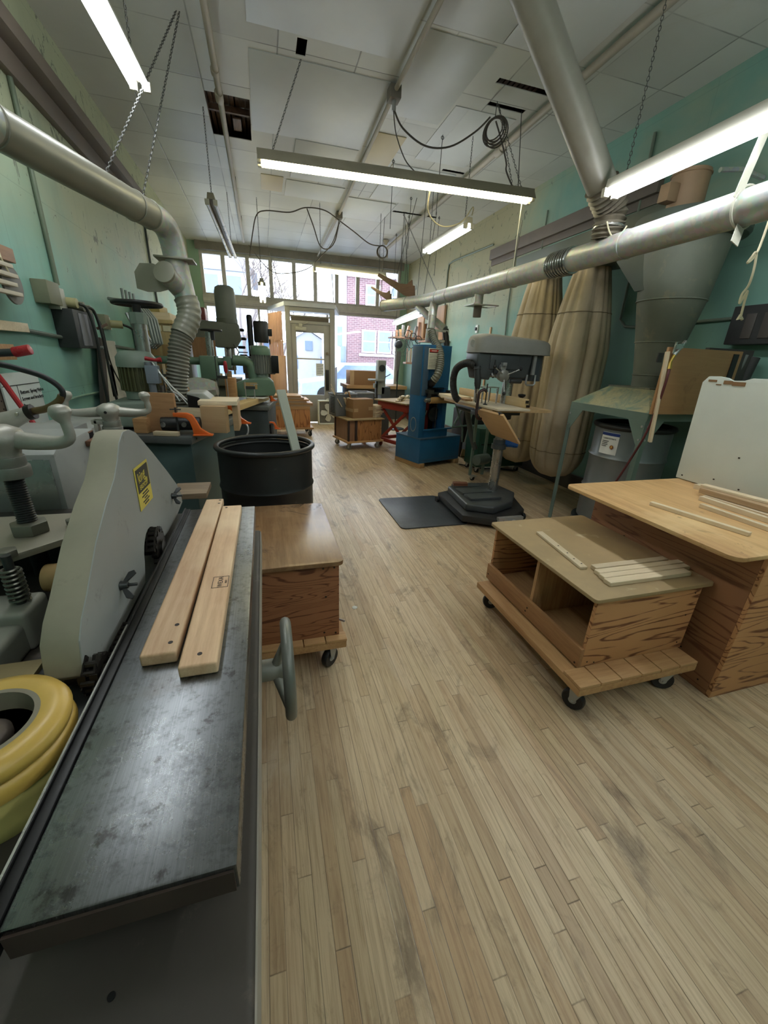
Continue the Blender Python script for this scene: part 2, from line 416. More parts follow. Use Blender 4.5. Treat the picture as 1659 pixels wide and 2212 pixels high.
# ---- entrance vestibule with the door
VX0, VX1, VY = .5, 1.53, 9.3
mb = MB()
mb.box(VX0, VX0+.1, VY, VY+.1, 0, 2.38); mb.box(VX1-.1, VX1, VY, VY+.1, 0, 2.38)
mb.box(VX0+.1, VX1-.1, VY+.004, VY+.096, 2.3, 2.375); mb.box(VX0+.1, VX1-.1, VY+.01, VY+.09, 2.06, 2.12)
mb.box(VX0+.1, VX1-.1, VY+.02, VY+.08, 2.2, 2.225)
fr = struct('door_1', mb, M_doorp, bev=.006)
lf = MB()
L0, L1 = VX0+.1, VX1-.1
lf.box(L0, L0+.115, VY+.03, VY+.075, .02, 2.06); lf.box(L1-.13, L1, VY+.03, VY+.075, .02, 2.06)
lf.box(L0+.115, L1-.13, VY+.032, VY+.073, 1.9, 2.058); lf.box(L0+.115, L1-.13, VY+.032, VY+.073, .022, .62)
leaf = lf.build('door_leaf', M_doorp, fr, bev=.005)
MB().box(L0+.1, L1-.12, VY+.045, VY+.055, .6, 1.92).build('pane', M_glass, leaf)
MB().box(VX0+.1, VX1-.1, VY+.045, VY+.055, 2.22, 2.3).build('transom_pane', M_glass, fr)
MB().box(VX0+.12, VX1-.12, VY+.02, VY+.05, 2.075+.045, 2.2).build('louvre', paint('dusty dark mesh', (92,84,74), .8, var=.2), fr)
mb = MB(); mb.box(L0+.1, L0+.32, VY-.04, VY+.03, 1.93, 2.0); mb.bar((L0+.16, VY-.02, 2.0), (L0+.36, VY-.02, 2.1), .02, .012); mb.box(L0+.17, L0+.24, VY-.05, VY+.02, 1.99, 2.06)
mb.build('door_closer', paint('putty metal', (176,172,156), .4, .3), fr, bev=.004)
mb = MB(); mb.box(L1-.1, L1-.03, VY+.005, VY+.03, .72, 1.16); mb.build('push_plate', paint('dark bronze', (48,44,42), .4, .6), leaf, bev=.004)
mb = MB(); mb.cyl((L1-.065, VY-.01, 1.5), (L1-.065, VY+.03, 1.5), .028); mb.build('deadbolt', paint('worn brass', (132,120,100), .4, .7), leaf)
M_paper = paint('paper', (226,226,222), .8, var=.03)
mb = MB(); mb.box(1.12, 1.29, VY+.038, VY+.044, 1.03, 1.29); pg = mb.build('door_notice', M_paper, leaf)
ln = MB()
for k in range(6): ln.box(1.14, 1.27-.02*(k % 2), VY+.0365, VY+.038, 1.25-.034*k, 1.26-.034*k)
ln.build('printed_lines', paint('grey ink', (110,110,112), .8), pg)
mb = MB(); mb.box(L0+.11, L1-.13, VY+.03, VY+.045, 1.36, 1.39); mb.build('push_bar', M_win, leaf)
# vestibule roof and cheeks
struct('trim_21', MB().prism([(VX0-.02,VY-.04),(VX1+.02,VY-.04),(VX1+.34,YF-.1),(VX0-.32,YF-.1)], 'xy', 2.38, 2.46), paint('vestibule white paint', (190,192,194), .5, var=.06), bev=.006)
mb = MB(); mb.bar((VX1-.03, VY+.05, .6), (VX1+.27, YF, .6), .06, 1.2); mb.bar((VX0+.03, VY+.05, .35), (VX0-.25, YF, .35), .06, .7)
mb.bar((VX1-.03, VY+.05, 1.2), (VX1-.03, VY+.05, 2.4), .05, .05); mb.bar((VX1+.1, VY+.7, 1.2), (VX1+.1, VY+.7, 2.4), .04, .04)
struct('trim_22', mb, paint('vestibule grey cheek', (168,168,166), .5, var=.06))
# ================================================================== the street outside
struct('street_ground', MB().box(-40,40,YF+.3,70,-.35,-.15), paint('pale pavement', (150,150,152), .8, var=.08, scale=.6))
def brick_mat():
    t = NT('red brick'); v = t.mapping(rot=(pi/2,0,0)); b = t.new('TexBrick'); t.l(v, b.inputs['Vector'])
    b.inputs['Scale'].default_value = 1; b.inputs['Brick Width'].default_value = .22; b.inputs['Row Height'].default_value = .075; b.inputs['Mortar Size'].default_value = .01
    b.inputs['Color1'].default_value = lin((108,80,86)); b.inputs['Color2'].default_value = lin((92,68,76)); b.inputs['Mortar'].default_value = lin((128,112,116))
    return t.out(b.outputs['Color'], .8)
M_brick = brick_mat(); M_wtrim = paint('white outside trim', (214,216,220), .6, var=.04); M_pane = paint('dark house pane', (92,108,132), .15, var=.1)
t = thing('brick_building', 'red brick building across the street seen through the right windows', 'building', (5.5,20,0))
MB().box(3.7,12,19,23.8,-.15,4.7).build('brick_wall', M_brick, t); MB().box(3.2,3.7,19.2,23.8,-.15,4.7).build('white_side', M_wtrim, t); MB().box(3.0,12.2,18.8,23.9,4.7,4.95).build('cornice', M_wtrim, t)
for x0, z0, z1 in ((4.36,1.66,2.62),(5.1,1.66,2.62),(5.84,1.66,2.62),(4.5,3.6,4.4),(5.6,3.6,4.4),(7.4,1.66,2.62)):
    w = MB().box(x0,x0+.66,18.93,19.02,z0,z1).build('window_frame', M_wtrim, t); MB().box(x0+.06,x0+.6,18.91,18.94,z0+.06,(z0+z1)/2-.02).box(x0+.06,x0+.6,18.91,18.94,(z0+z1)/2+.03,z1-.06).build('pane', M_pane, w)
MB().box(4.25,6.6,18.9,19.0,1.52,1.62).build('sill', M_wtrim, t)
for x, z in ((3.4,2.3),(3.55,1.5)): MB().box(x-.12,x+.1,19.14,19.2,z-.4,z+.4).build('side_pane', M_pane, t)
t = thing('house', 'grey gabled house across the street seen through the entrance door', 'house', (2.5,25,0))
M_sid = paint('grey siding', (150,152,158), .7, var=.06); M_roof = paint('snowy roof', (196,200,208), .7, var=.06)
MB().prism([(1.0,-.15),(4.0,-.15),(4.0,1.9),(2.5,2.75),(1.0,1.9)], 'xz', 24.5, 30).build('wall', M_sid, t); MB().bar((.8,24.7,1.85),(2.5,24.7,2.85),.8,.08).bar((4.2,24.7,1.85),(2.5,24.7,2.85),.8,.08).build('roof', M_roof, t)
MB().box(2.35,2.75,24.44,24.5,1.7,2.2).build('gable_window', M_pane, t)
for x in (1.4,3.2): MB().box(x,x+.5,24.44,24.5,.7,1.4).build('window', M_pane, t)
t = thing('house', 'tall pale house across the street seen through the left windows', 'house', (-1,24,0))
MB().box(-3.4,-.3,24,30,-.15,5.3).build('wall', paint('pale blue siding', (168,176,190), .7, var=.05), t); MB().prism([(-3.7,5.2),(0,5.2),(-1.85,6.9)], 'xz', 23.8, 30).build('roof', paint('dull roof', (120,124,134), .8), t)
for x, z in ((-2.6,3.9),(-1.5,3.9),(-2.6,1.2),(-1.2,1.2)): w = MB().box(x-.08,x+.78,23.94,24,z-.08,z+1.18).build('window_frame', M_wtrim, t); MB().box(x,x+.7,23.92,23.95,z,z+1.1).build('pane', M_pane, w)
t = thing('house', 'narrow brown house beside the bare tree across the street', 'house', (.5,26,0)); MB().box(-.2,.9,25.5,30,-.15,2.6).build('wall', paint('brown siding', (146,122,116), .7), t); MB().box(.1,.5,25.45,25.5,1.2,2.0).build('window', M_pane, t)
def car(label, x, y, col, L=4.3):
    t = thing('parked_car', label, 'car', (x,y,-.15)); m = paint('car paint '+label[:12], col, .25, .2, var=.03)
    B = [(0,.28),(0,.72),(.9,.85),(1.5,1.38),(3.0,1.42),(3.7,.95),(L,.85),(L,.28)]
    MB().prism([(x+a,-.15+b) for a, b in B], 'xz', y, y+1.7).build('body', m, t, bev=.06, seg=3); MB().prism([(x+1.08,.72),(x+1.55,1.17),(x+2.95,1.2),(x+3.5,.76)], 'xz', y-.01, y+1.71).build('glass', M_pane, t)
    for a in (.85,L-.85): MB().cyl((x+a,y-.02,.15),(x+a,y+.16,.15),.3,n=24).build('wheel', M_black, t)
car('pale blue car parked outside the right window', 1.2, 14.5, (150,170,196)); car('light coloured car parked outside the entrance door', -3.4, 15.0, (176,186,200))
def tree(label, x, y, h, seed):
    t = thing('bare_tree', label, 'tree', (x,y,-.15)); r = random.Random(seed); mb = MB()
    def br(p, d, L, rad, k):
        q = p + d*L; mid = p.lerp(q,.5)+Vector((r.uniform(-1,1),r.uniform(-1,1),r.uniform(-1,1)))*L*.06; mb.tube([p,mid,q],[rad,rad*.85,rad*.68],6)
        if k == 0: return
        for _ in range(3 if k > 1 else 2):
            d2 = (d + Vector((r.uniform(-1,1),r.uniform(-.6,.6),r.uniform(-.2,.7)))*.75).normalized(); br(q, d2, L*r.uniform(.6,.8), rad*.6, k-1)
    br(Vector((x,y,-.15)), Vector((.02,0,1)), h*.34, .09, 5); mb.build('branches', paint('bark', (96,88,88), .9, var=.15), t)
tree('bare leafless tree outside the left display window', -.7, 17.5, 5.8, 5); tree('second bare tree further right beyond the entrance', .9, 20.5, 4.6, 9)
o = MB().box(6.2,6.5,17.5,17.8,-.15,1.15).build('mailbox', paint('pale blue box', (150,172,204), .5), None, bev=.05); tag(o, 'pale blue box standing on the far pavement by the brick building', 'box')
# ================================================================== lights hung from the ceiling
M_fix = paint('enamelled fixture', (196,192,178), .4, var=.06, scale=3)
M_fixold = paint('dingy fixture', (150,142,124), .5, var=.12, scale=4)
M_tube = emit('lit tube', (244,250,255), TUBE)
M_tubew = emit('lit warm tube', (255,246,200), TUBE*.8)
M_tubeoff = paint('unlit tube', (190,186,176), .3, var=.03)
M_chain = paint('chain steel', (92,92,90), .45, .7)
def chain(p0, p1, parent, name='chain', link=.028, r=.0022):
    p0, p1 = Vector(p0), Vector(p1); n = max(2, int((p1-p0).length/(link*.8))); mb = MB(); d = (p1-p0).normalized()
    x = d.orthogonal().normalized(); y = d.cross(x)
    for i in range(n):
        c = p0.lerp(p1, (i+.5)/n); s = x if i % 2 else y
        pts = [c + d*(link*.5*sin(a)) + s*(link*.24*cos(a)) for a in [2*pi*k/8 for k in range(8)]]
        mb.tube(pts, r, 4, False, True)
    return mb.build(name, M_chain, parent)
def fluor(name, label, a, b, lit=True, tubes=2, w=.14, mfix=None, group=None, hang=None, mt=None, shade=False, cat='ceiling light'):
    """strip light from a to b; hang = ceiling points of its two chains"""
    a, b = Vector(a), Vector(b); d = (b-a); L = d.length; d.normalize(); x = Vector((0,0,1)).cross(d).normalized()
    t = thing(name, label, cat, a.lerp(b, .5), 0, group)
    F = frame(a, d, x)      # local x along, y across, z up
    mf = mfix or M_fix
    mb = MB(); W = w/2
    mb.rings([[F @ Vector((s, -W*.55, .0)), F @ Vector((s, W*.55, 0)), F @ Vector((s, W*.42, .055)), F @ Vector((s, -W*.42, .055))] for s in (0, L)])
    mb.build('housing', mf, t, bev=.004)
    if shade:
        mb = MB()
        for s in (1, -1):
            mb.rings([[F @ Vector((q, s*W*.4, .05)), F @ Vector((q, s*W*1.15, -.028)), F @ Vector((q, s*W*1.15, -.036)), F @ Vector((q, s*W*.4, .042))] for q in (.005, L-.005)])
        mb.build('reflector', mf, t)
    ys = [0] if tubes == 1 else [-W*.55, W*.55]
    for yv in ys:
        g = MB(); g.cyl(F @ Vector((.035, yv, -.03)), F @ Vector((L-.035, yv, -.03)), .019, n=10); g.build('tube', (mt or M_tube) if lit else M_tubeoff, t)
    for s in (.0, L-.03):
        for yv in ys: 
            e = MB(); e.rings([[F @ Vector((s+q, yv+p[0], p[1])) for p in ((-.02,-.05),(.02,-.05),(.022,0),(-.022,0))] for q in (0,.03)]); e.build('lamp_holder', M_fix, t, bev=.004)
    for q, h in zip((.12, L-.12), hang or [None, None]):
        top = F @ Vector((q, 0, .05)); 
        if h is None: h = (top.x, top.y, ZC-.02)
        chain(top, h, t)
    return t
fluor('fluorescent_light', 'long lit twin tube strip light hung crosswise over the middle of the shop', (.06,4.14,2.92), (2.53,3.98,2.92), hang=[(.44,4.235,ZC-.03),(2.15,4.16,ZC-.03)], mfix=M_fixold, shade=True, mt=M_tubew)
fluor('fluorescent_light', 'brightly lit twin tube strip light at the upper left above the grey duct', (-.62,3.55,2.98), (-.72,1.1,2.98))
fluor('fluorescent_light', 'brightly lit strip light at the right edge in front of the cyclone', (2.26,2.66,2.54), (2.25,.22,2.54), hang=[(2.34,2.6,ZC-.02),(2.3,.4,ZC-.02)])
fluor('fluorescent_light', 'short lit strip light hanging by the peeling right wall', (2.24,4.66,2.85), (2.23,5.9,2.85))
fluor('fluorescent_light', 'unlit strip light hanging end on left of the middle', (-.40,5.13,2.87), (-.35,7.6,2.87), lit=False, mfix=M_fixold)
fluor('fluorescent_light', 'narrow lit strip light seen end on before the transom windows', (.06,7.4,2.5), (.08,9.8,2.5), mt=M_tubew)
fluor('fluorescent_light', 'lit strip light hung crosswise under the header above the door', (.87,7.34,2.76), (2.11,7.45,2.76), mt=M_tubew, mfix=M_fix)
fluor('fluorescent_light', 'lit strip light under the far end of the long duct by the shelves', (2.59,6.8,2.2), (2.87,9.25,2.2), hang=[(2.78,7.0,ZC-.02),(2.95,9.1,ZC-.02)])
fluor('fluorescent_light', 'left of two added strip lights behind the camera brightening the near end of the shop', (.45,-.3,3.25), (.45,-2.2,3.25))  # fill lamp added out of view to brighten the foreground
fluor('fluorescent_light', 'right of two added strip lights behind the camera brightening the near end of the shop', (2.4,-.3,3.25), (2.4,-2.2,3.25))  # second added fill lamp, also unseen behind the camera
# ================================================================== carts and benches
M_fir = wood('fir plywood', (200,144,90), (122,70,36), axis=0, cathedral=1.0, scale=1.2)
M_firv = wood('fir plywood upright', (196,142,88), (138,80,42), axis=2, cathedral=1.0, scale=1.2)
M_firdark = wood('reddish fir plywood', (160,102,62), (104,54,28), axis=0, cathedral=2.2, scale=1.3)
M_pine = wood('pine board', (196,152,98), (166,118,70), axis=0, scale=1.2)
M_piney = wood('pine board along', (196,152,98), (166,118,70), axis=1, scale=1.2)
M_pinez = wood('pine upright', (204,160,108), (170,122,76), axis=2, scale=1.2)
M_maple = wood('pale maple', (222,204,172), (200,178,142), axis=0, scale=1.6)
M_mapley = wood('pale maple along', (226,208,178), (204,182,146), axis=1, scale=1.6)
M_mdf = paint('dusty hardboard', (164,140,102), .6, var=.14, scale=5, wear=(190,172,138), wear_amt=.6)
M_ptop = wood('worn bench top', (208,168,110), (176,132,80), axis=1, scale=.9, stain=(104,78,50), c3=(218,186,132))
M_ptop2 = wood('stained bench top', (152,116,78), (118,86,54), axis=1, scale=.7, stain=(76,58,44), rough=.26, c3=(172,138,96))
M_edge = wood('ply edge', (140,100,62), (90,58,34), axis=0, scale=2)
M_rub = paint('black caster rubber', (24,24,26), .45, var=.2)
M_zinc = paint('zinc plate', (170,172,172), .35, .6, var=.08)
M_steel = paint('bright steel', (176,176,172), .28, .85, var=.08)
M_iron = paint('dark cast iron', (70,72,72), .4, .6, var=.15)
M_screw = paint('dark screw head', (40,32,26), .5, .3)
def caster(x, y, top, parent, rz=0.0, r=.045, wheelm=None):
    c = Vector((x, y, 0)); R = Matrix.Translation(c) @ Matrix.Rotation(rz, 4, 'Z')
    w = MB().lathe([(r*.55,-.014),(r*.9,-.016),(r,-.009),(r,.009),(r*.9,.016),(r*.55,.014)], 24, (0,.012,r), (1,0,0)); w.xform(R); wo = w.build('caster_wheel', wheelm or M_rub, parent)
    h = MB().lathe([(.01,-.02),(r*.35,-.017),(r*.35,.017),(.01,.02)], 16, (0,.012,r), (1,0,0)); h.xform(R); h.build('hub', M_zinc, wo)
    f = MB()
    for s in (-1, 1): f.prism([(-.03,top-.008),(.034,top-.008),(.024,r-.004),(.002,r-.004)], 'yz', s*.021-.0015, s*.021+.0015)
    f.box(-.034,.034,-.04,.04,top-.008,top-.001); f.cyl((-.026,.012,r),(.026,.012,r),.006,n=8); f.xform(R); f.build('caster_fork', M_zinc, parent, bev=.001, seg=1)
def rounded(x0, x1, y0, y1, r, n=5):
    P = []
    for cx, cy, a in ((x1-r,y1-r,0),(x0+r,y1-r,90),(x0+r,y0+r,180),(x1-r,y0+r,270)):
        for k in range(n+1): a2 = radians(a+90*k/n); P.append((cx+r*cos(a2), cy+r*sin(a2)))
    return P
def screws(pts, parent, axis, r=.005):
    for p in pts: p = Vector(p); a = Vector(axis); MB().cyl(p-a*.001, p+a*.0006, r, n=10).build('screw_head', M_screw, parent)

# ---- low open cart at the right, with two cubbies
t = thing('rolling_cart', 'low open plywood cart with two cubbies, on casters beside the right work table', 'cart', (1.55,1.48,0))
mb = MB().box(1.2,1.87,.985,1.88,.135,.172); mb.build('base_platform', M_piney, t, bev=.006)
mb = MB()
for k in range(6): mb.box(1.2+.112*k, 1.2+.112*k+.108, .985, 1.09, .172, .188)
mb.build('cleat_boards', M_pine, t, bev=.004)
mb = MB(); x0,x1,y0,y1 = 1.29,1.885,1.09,1.9
mb.box(x0,x1,y0,y0+.019,.185,.535); mb.build('end_panel', M_fir, t, bev=.002)
MB().box(x0,x1,y1-.019,y1,.185,.535).build('end_panel', M_fir, t, bev=.002)
MB().box(x1-.019,x1,y0+.019,y1-.019,.185,.535).build('back_panel', wood('fir plywood along', (150,92,54),(96,52,28),axis=1,cathedral=1.2,scale=1.2), t)
MB().box(x0,x1-.019,y0+.019,y1-.019,.185,.205).build('bottom_panel', M_piney, t)
MB().box(x0,x1-.02,1.475,1.495,.205,.535).build('divider', M_pinez, t, bev=.002)
MB().box(x0-.019,x0,y0,y1,.185,.285).build('front_rail', wood('pine rail', (176,128,80),(140,94,54),axis=1,scale=1), t, bev=.002)
screws([(x0-.0195,1.11,.2),(x0-.0195,1.48,.24),(x0-.0195,1.49,.215),(x0-.0195,1.88,.22)], t, (-1,0,0))
screws([(1.32,y0-.0003,.21),(1.85,y0-.0003,.5),(1.84,y0-.0003,.38),(1.85,y0-.0003,.22),(1.36,y0-.0003,.2)], t, (0,-1,0), .004)
MB().prism(rounded(1.262,1.935,1.075,1.925,.02), 'xy', .535, .553).build('top', M_mdf, t, bev=.003)
for x, y, a in ((1.30,1.83,1.2),(1.26,1.04,.5),(1.78,1.04,1.0),(1.8,1.83,.3)): caster(x, y, .135, t, a, .05)
# work in object space so the grain follows each strip
def strip(name, label, cat, a, b, w, h, m, group=None, holes=None, rx=0.0):
    a, b = Vector(a), Vector(b); d = b-a; L = d.length; F = frame(a, d, Vector((0,0,1)).cross(d) if d.xy.length > 1e-4 else Vector((0,1,0)))
    o = MB().box(0,L,-w/2,w/2,0,h).build(name, m, None, bev=min(.002, h*.15), seg=1)
    o.matrix_basis = F @ Matrix.Rotation(rx, 4, 'X')
    tag(o, label, cat, group)
    if holes:
        for u, v in holes: p = MB().cyl((u*L, v*w, h-.0015), (u*L, v*w, h+.0004), .0045, n=10).build('screw_hole', M_screw, None); p.parent = o
    return o
strip('wood_strip', 'white strip with drilled holes lying lengthwise on the low cart top', 'wood strip', (1.455,1.72,.553), (1.403,1.31,.553), .038, .014, M_maple, holes=[(.45,.1),(.65,.1),(.8,0),(.92,.2)])
for k, (y, xa, xb) in enumerate(((1.296,1.445,1.885),(1.253,1.425,1.935),(1.214,1.415,1.925),(1.172,1.405,1.875))):
    strip('wood_strip', ['furthest of the pale strips in the row across the low cart', 'second furthest of the pale strips in the row across the low cart', 'second nearest of the pale strips in the row across the low cart', 'nearest of the pale strips in the row across the low cart'][k], 'wood strip',
          (xa, y+.002, .553), (xb, y-.002, .553), .036 if k < 3 else .042, .02, M_maple, group='pale strips on the low cart')
# ---- big work table at the right
t = thing('work_table', 'big plywood box table with a worn yellow top at the right edge', 'table', (2.3,1.4,0))
MB().box(1.945,2.62,.93,.95,0,.75).build('end_panel', M_fir, t, bev=.002)
MB().box(1.945,1.965,.95,1.86,0,.75).build('side_panel', wood('fir plywood dark along', (150,100,62),(112,66,38),axis=1,cathedral=.9,scale=1.1), t, bev=.002)
MB().box(2.6,2.62,.95,1.86,0,.75).build('side_panel', M_fir, t, bev=.002)
MB().box(1.965,2.6,1.84,1.86,0,.75).build('end_panel', M_fir, t, bev=.002)
MB().prism(rounded(1.75,2.72,.93,1.93,.05), 'xy', .75, .77).build('top', M_ptop, t, bev=.004)
screws([(1.9445,1.0+.12*k,.05+.1*k) for k in range(6)]+[(1.9445,1.78,.7),(1.9445,1.5,.71)], t, (-1,0,0), .004)
SG = 'pale strips on the right work table'
for k, (a, b, w, h, lb) in enumerate([
    ((1.966,1.518,.77),(2.054,1.088,.77),.026,.02,'single pale strip lying apart nearest the edge of the right work table'),
    ((2.222,1.437,.77),(2.225,.78,.77),.026,.022,'thin pale strip second from the left on the right work table'),
    ((2.345,1.532,.77),(2.35,.82,.77),.026,.026,'thicker pale strip beside the pile on the right work table'),
    ((2.42,1.56,.77),(2.46,.95,.77),.04,.018,'flat strip at the bottom of the pile on the right work table'),
    ((2.44,1.6,.79),(2.5,.9,.79),.06,.03,'wide brownish board on the pile on the right work table'),
    ((2.46,1.62,.82),(2.58,.9,.82),.05,.014,'thin board lying on top of the pile on the right work table'),
    ((2.56,1.72,.77),(2.6,1.0,.77),.05,.03,'strip next to the white panel on the right work table')]):
    strip('wood_strip', lb, 'wood strip', a, b, w, h, M_maple if k != 4 else wood('brown board', (188,158,120),(160,126,88),axis=0,scale=1.2), SG)
t = thing('white_panel', 'white painted chipped panel standing on the right work table', 'panel', (2.66,1.45,.77))
M_wpanel = paint('white laminate', (214,220,214), .5, var=.04, scale=3)
mb = MB(); mb.prism([(1.94,.775),(1.93,1.395),(1.9,1.43),(1.84,1.432),(1.79,1.425),(1.76,1.412),(1.7,1.415),(1.66,1.43),(.9,1.43),(.9,.775)], 'yz', 0, .018)
mb.xform(Matrix.Translation((2.665,0,0)) @ Matrix.Translation((0,0,.77)) @ Matrix.Rotation(radians(-4),4,'Y') @ Matrix.Translation((0,0,-.77)))
mb.build('sheet', M_wpanel, t, bev=.002)
for y, z in ((1.9,.8),(1.7,.83),(1.6,.99),(1.55,.81)): MB().obox((2.664-(z-.77)*.07,y,z),(.003,.009,.008)).build('screw_head', M_screw, t)
mb = MB()
for y, z, w, h in ((1.87,1.405,.05,.012),(1.78,1.4,.05,.02),(1.72,1.395,.07,.022),(1.83,1.385,.03,.006)): mb.obox((2.664-(z-.77)*.07,y,z),(.002,w,h))
mb.build('bare_chips', wood('chipped brown core',(150,112,72),(120,84,50),axis=1), t)

# ---- cart in front of the moulding machine (left)
t = thing('rolling_cart', 'reddish plywood cart on casters behind the moulding machine bed, in front of the black barrel', 'cart', (-.1,1.9,0))
MB().box(-.42,.302,1.52,2.3,.135,.172).build('base_platform', M_piney, t, bev=.006)
mb = MB()
for k in range(7): mb.box(-.42+.104*k, -.42+.104*k+.1, 1.52, 1.58, .172, .186)
mb.build('cleat_boards', M_pine, t, bev=.004)
MB().box(-.38,.272,1.56,1.578,.186,.58).build('end_panel', M_firdark, t, bev=.002)
MB().box(.254,.272,1.578,2.27,.186,.58).build('side_panel', wood('fir side', (170,116,70),(120,72,40),axis=1,cathedral=1,scale=1.2), t, bev=.002)
MB().box(-.38,-.362,1.578,2.27,.186,.58).build('side_panel', M_firdark, t); MB().box(-.362,.254,2.252,2.27,.186,.58).build('end_panel', M_firdark, t)
MB().prism(rounded(-.4,.292,1.535,2.31,.03), 'xy', .58, .6).build('top', M_ptop2, t, bev=.003)
screws([(.25,1.5597,.56),(.2,1.5597,.56),(.255,1.5597,.2),(.2,1.5597,.21),(.21,1.5597,.41)], t, (0,-1,0))
MB().cyl((.27,1.6,.25),(.3,1.57,.252),.005,n=8).build('bolt', M_zinc, t)
for x, y, a in ((.235,1.58,2.3),(-.35,1.6,.3),(.2,2.2,1),(-.3,2.2,.2)): caster(x, y, .135, t, a, .05)

# ---- black barrel with a board in it
t = thing('barrel', 'big open black plastic barrel standing in the aisle behind the reddish cart', 'barrel', (-.02,2.74,0))
M_bplast = paint('scuffed black plastic', (34,35,35), .42, var=.25, scale=4, wear=(74,74,72), wear_amt=.62)
R = .305
mb = MB().lathe([(.01,.0),(R*.95,.0),(R,.02),(R,.3),(R+.008,.32),(R,.34),(R,.6),(R+.008,.62),(R,.64),(R,.86),(R-.012,.862),(R-.012,.05),(.01,.04)], 48, (-.02,2.74,0)); mb.build('shell', M_bplast, t)
MB().lathe([(.01,.05),(R-.014,.05),(R-.014,.66),(.12,.70),(.01,.7)], 40, (-.02,2.74,0)).build('dark_contents', paint('dark shop waste',(40,36,32),.9,var=.3,scale=20), t)
MB().torus((-.02,2.74,.878), R+.004, .017, n=48, m=10).build('rim', M_bplast, t)
MB().torus((-.02,2.74,.84), R-.014, .008, n=48, m=8).build('inner_bead', M_bplast, t)
b = strip('board', 'long grey green board sticking up out of the black barrel', 'board', (.2,2.63,.705), (.098,2.84,1.222), .062, .018, paint('grey green paint', (168,172,156), .6, var=.05))

# ---- blue fluted rubber mat
def mat_mat():
    t = NT('diamond rubber'); v = t.mapping((1,1,1)); c = t.new('TexChecker'); c.inputs['Scale'].default_value = 34; t.l(t.mapping(rot=(0,0,pi/4)), c.inputs['Vector'])
    t.bump(c.outputs['Fac'], .7, .004); n = t.noise(v, 5, 4)
    return t.out(t.ramp(n, [(.3,(40,43,47)),(.7,(62,66,70))]), .42)
o = MB().prism(rounded(1.12,1.8,3.1,3.94,.05), 'xy', .0, .012).build('floor_mat', mat_mat(), None, bev=.004)
tag(o, 'dark rubber anti fatigue mat with diamond tread lying before the drill press', 'mat')

# ================================================================== drill press
t = thing('drill_press', 'tall grey drill press on a wheeled base with a wooden table and fence', 'drill press', (2.3,3.57,0))
M_dp = paint('dark grey machine enamel', (62,66,68), .38, var=.14, scale=5)
M_dpc = paint('dusty grey cover', (132,131,124), .5, var=.1, scale=4)
M_mob = paint('black mobile base', (38,39,40), .45, var=.2)
mb = MB(); hexa = [(1.76,3.78),(1.72,3.1),(2.04,2.9),(2.42,3.14),(2.56,3.56),(2.2,3.95)]
mb.prism(hexa, 'xy', .035, .1); mb.build('mobile_base', M_mob, t, bev=.008)
mb = MB(); mb.box(1.99,2.25,2.905,2.95,.025,.125); mb.cyl((2.14,2.9,.08),(2.14,2.86,.08),.028); mb.build('base_caster_bracket', M_zinc, t, bev=.004)
for x, y in ((1.74,3.74),(2.4,3.12),(2.12,2.95),(2.46,3.7)): MB().cyl((x-.015,y,.035),(x+.015,y,.035),.034,n=18).build('base_wheel', M_rub, t)
mb = MB(); mb.prism([(1.86,3.76),(1.8,3.2),(2.02,3.06),(2.3,3.18),(2.5,3.45),(2.45,3.8),(2.15,3.86)], 'xy', .1, .175); mb.build('foot', M_dp, t, bev=.02, seg=3)
mb = MB(); mb.box(1.88,2.22,3.26,3.42,.175,.2); mb.box(1.88,2.22,3.44,3.62,.175,.2); mb.box(1.9,2.2,3.64,3.76,.175,.2); mb.build('slotted_pad', M_dp, t, bev=.006)
mb = MB().cyl((2.3,3.57,.17),(2.3,3.57,1.35),.052,n=28); mb.build('column', M_steel, t)
MB().lathe([(.05,.0),(.075,.005),(.075,.05),(.062,.055),(.062,.1),(.05,.1)], 24, (2.3,3.57,.62)).build('column_collar', M_dp, t)
mb = MB().cyl((2.37,3.57,.69),(2.48,3.5,.69),.05,n=20); mb.build('blue_cap', paint('blue plastic', (32,92,170), .3, var=.08), t, bev=.006)
mb = MB().lathe([(.08,.93),(.08,1.02),(.06,1.03),(.06,.93)], 24, (2.3,3.57,0)); mb.bar((2.25,3.57,.98),(1.96,3.57,1.0),.12,.06); mb.tube([(2.26,3.62,.9),(2.15,3.75,.95),(1.98,3.95,1.0)],.025,8); mb.build('table_arm', M_dp, t, bev=.006)
mb = MB(); mb.box(1.96,2.27,3.25,4.0,1.005,1.035); mb.build('cast_table', M_iron, t, bev=.006)
# head
mb = MB()
prof = [(1.875,1.54),(1.875,1.45),(1.9,1.39),(1.925,1.31),(2.02,1.3),(2.03,1.345),(2.08,1.36),(2.14,1.32),(2.38,1.32),(2.43,1.35),(2.45,1.54)]
mb.prism(prof, 'xz', 3.45, 3.69); mb.build('head_casting', M_dp, t, bev=.018, seg=3)
mb = MB(); mb.box(2.0,2.3,3.44,3.45,1.4,1.52); mb.build('head_side_plate', M_dp, t, bev=.004)
mb = MB().cyl((2.54,3.57,1.3),(2.54,3.57,1.54),.095,n=28); mb.build('motor', paint('motor grey blue', (64,72,78), .4, var=.1), t, bev=.008)
MB().box(2.6,2.64,3.54,3.6,1.34,1.44).build('motor_switch_box', paint('navy box',(40,44,58),.4), t, bev=.004)
def hood():
    mb = MB(); R = []
    for z, g in ((1.545,.0),(1.6,.0),(1.65,.004),(1.675,.014),(1.69,.03),(1.698,.06)):
        P = []
        for x, y in rounded(1.86+g*1.2, 2.65-g*1.6, 3.42+g, 3.72-g, .085, 7): P.append((x, y, z - max(0,(x-2.0))*.05*(z-1.545)/.15))
        R.append(P)
    return mb.rings(R)
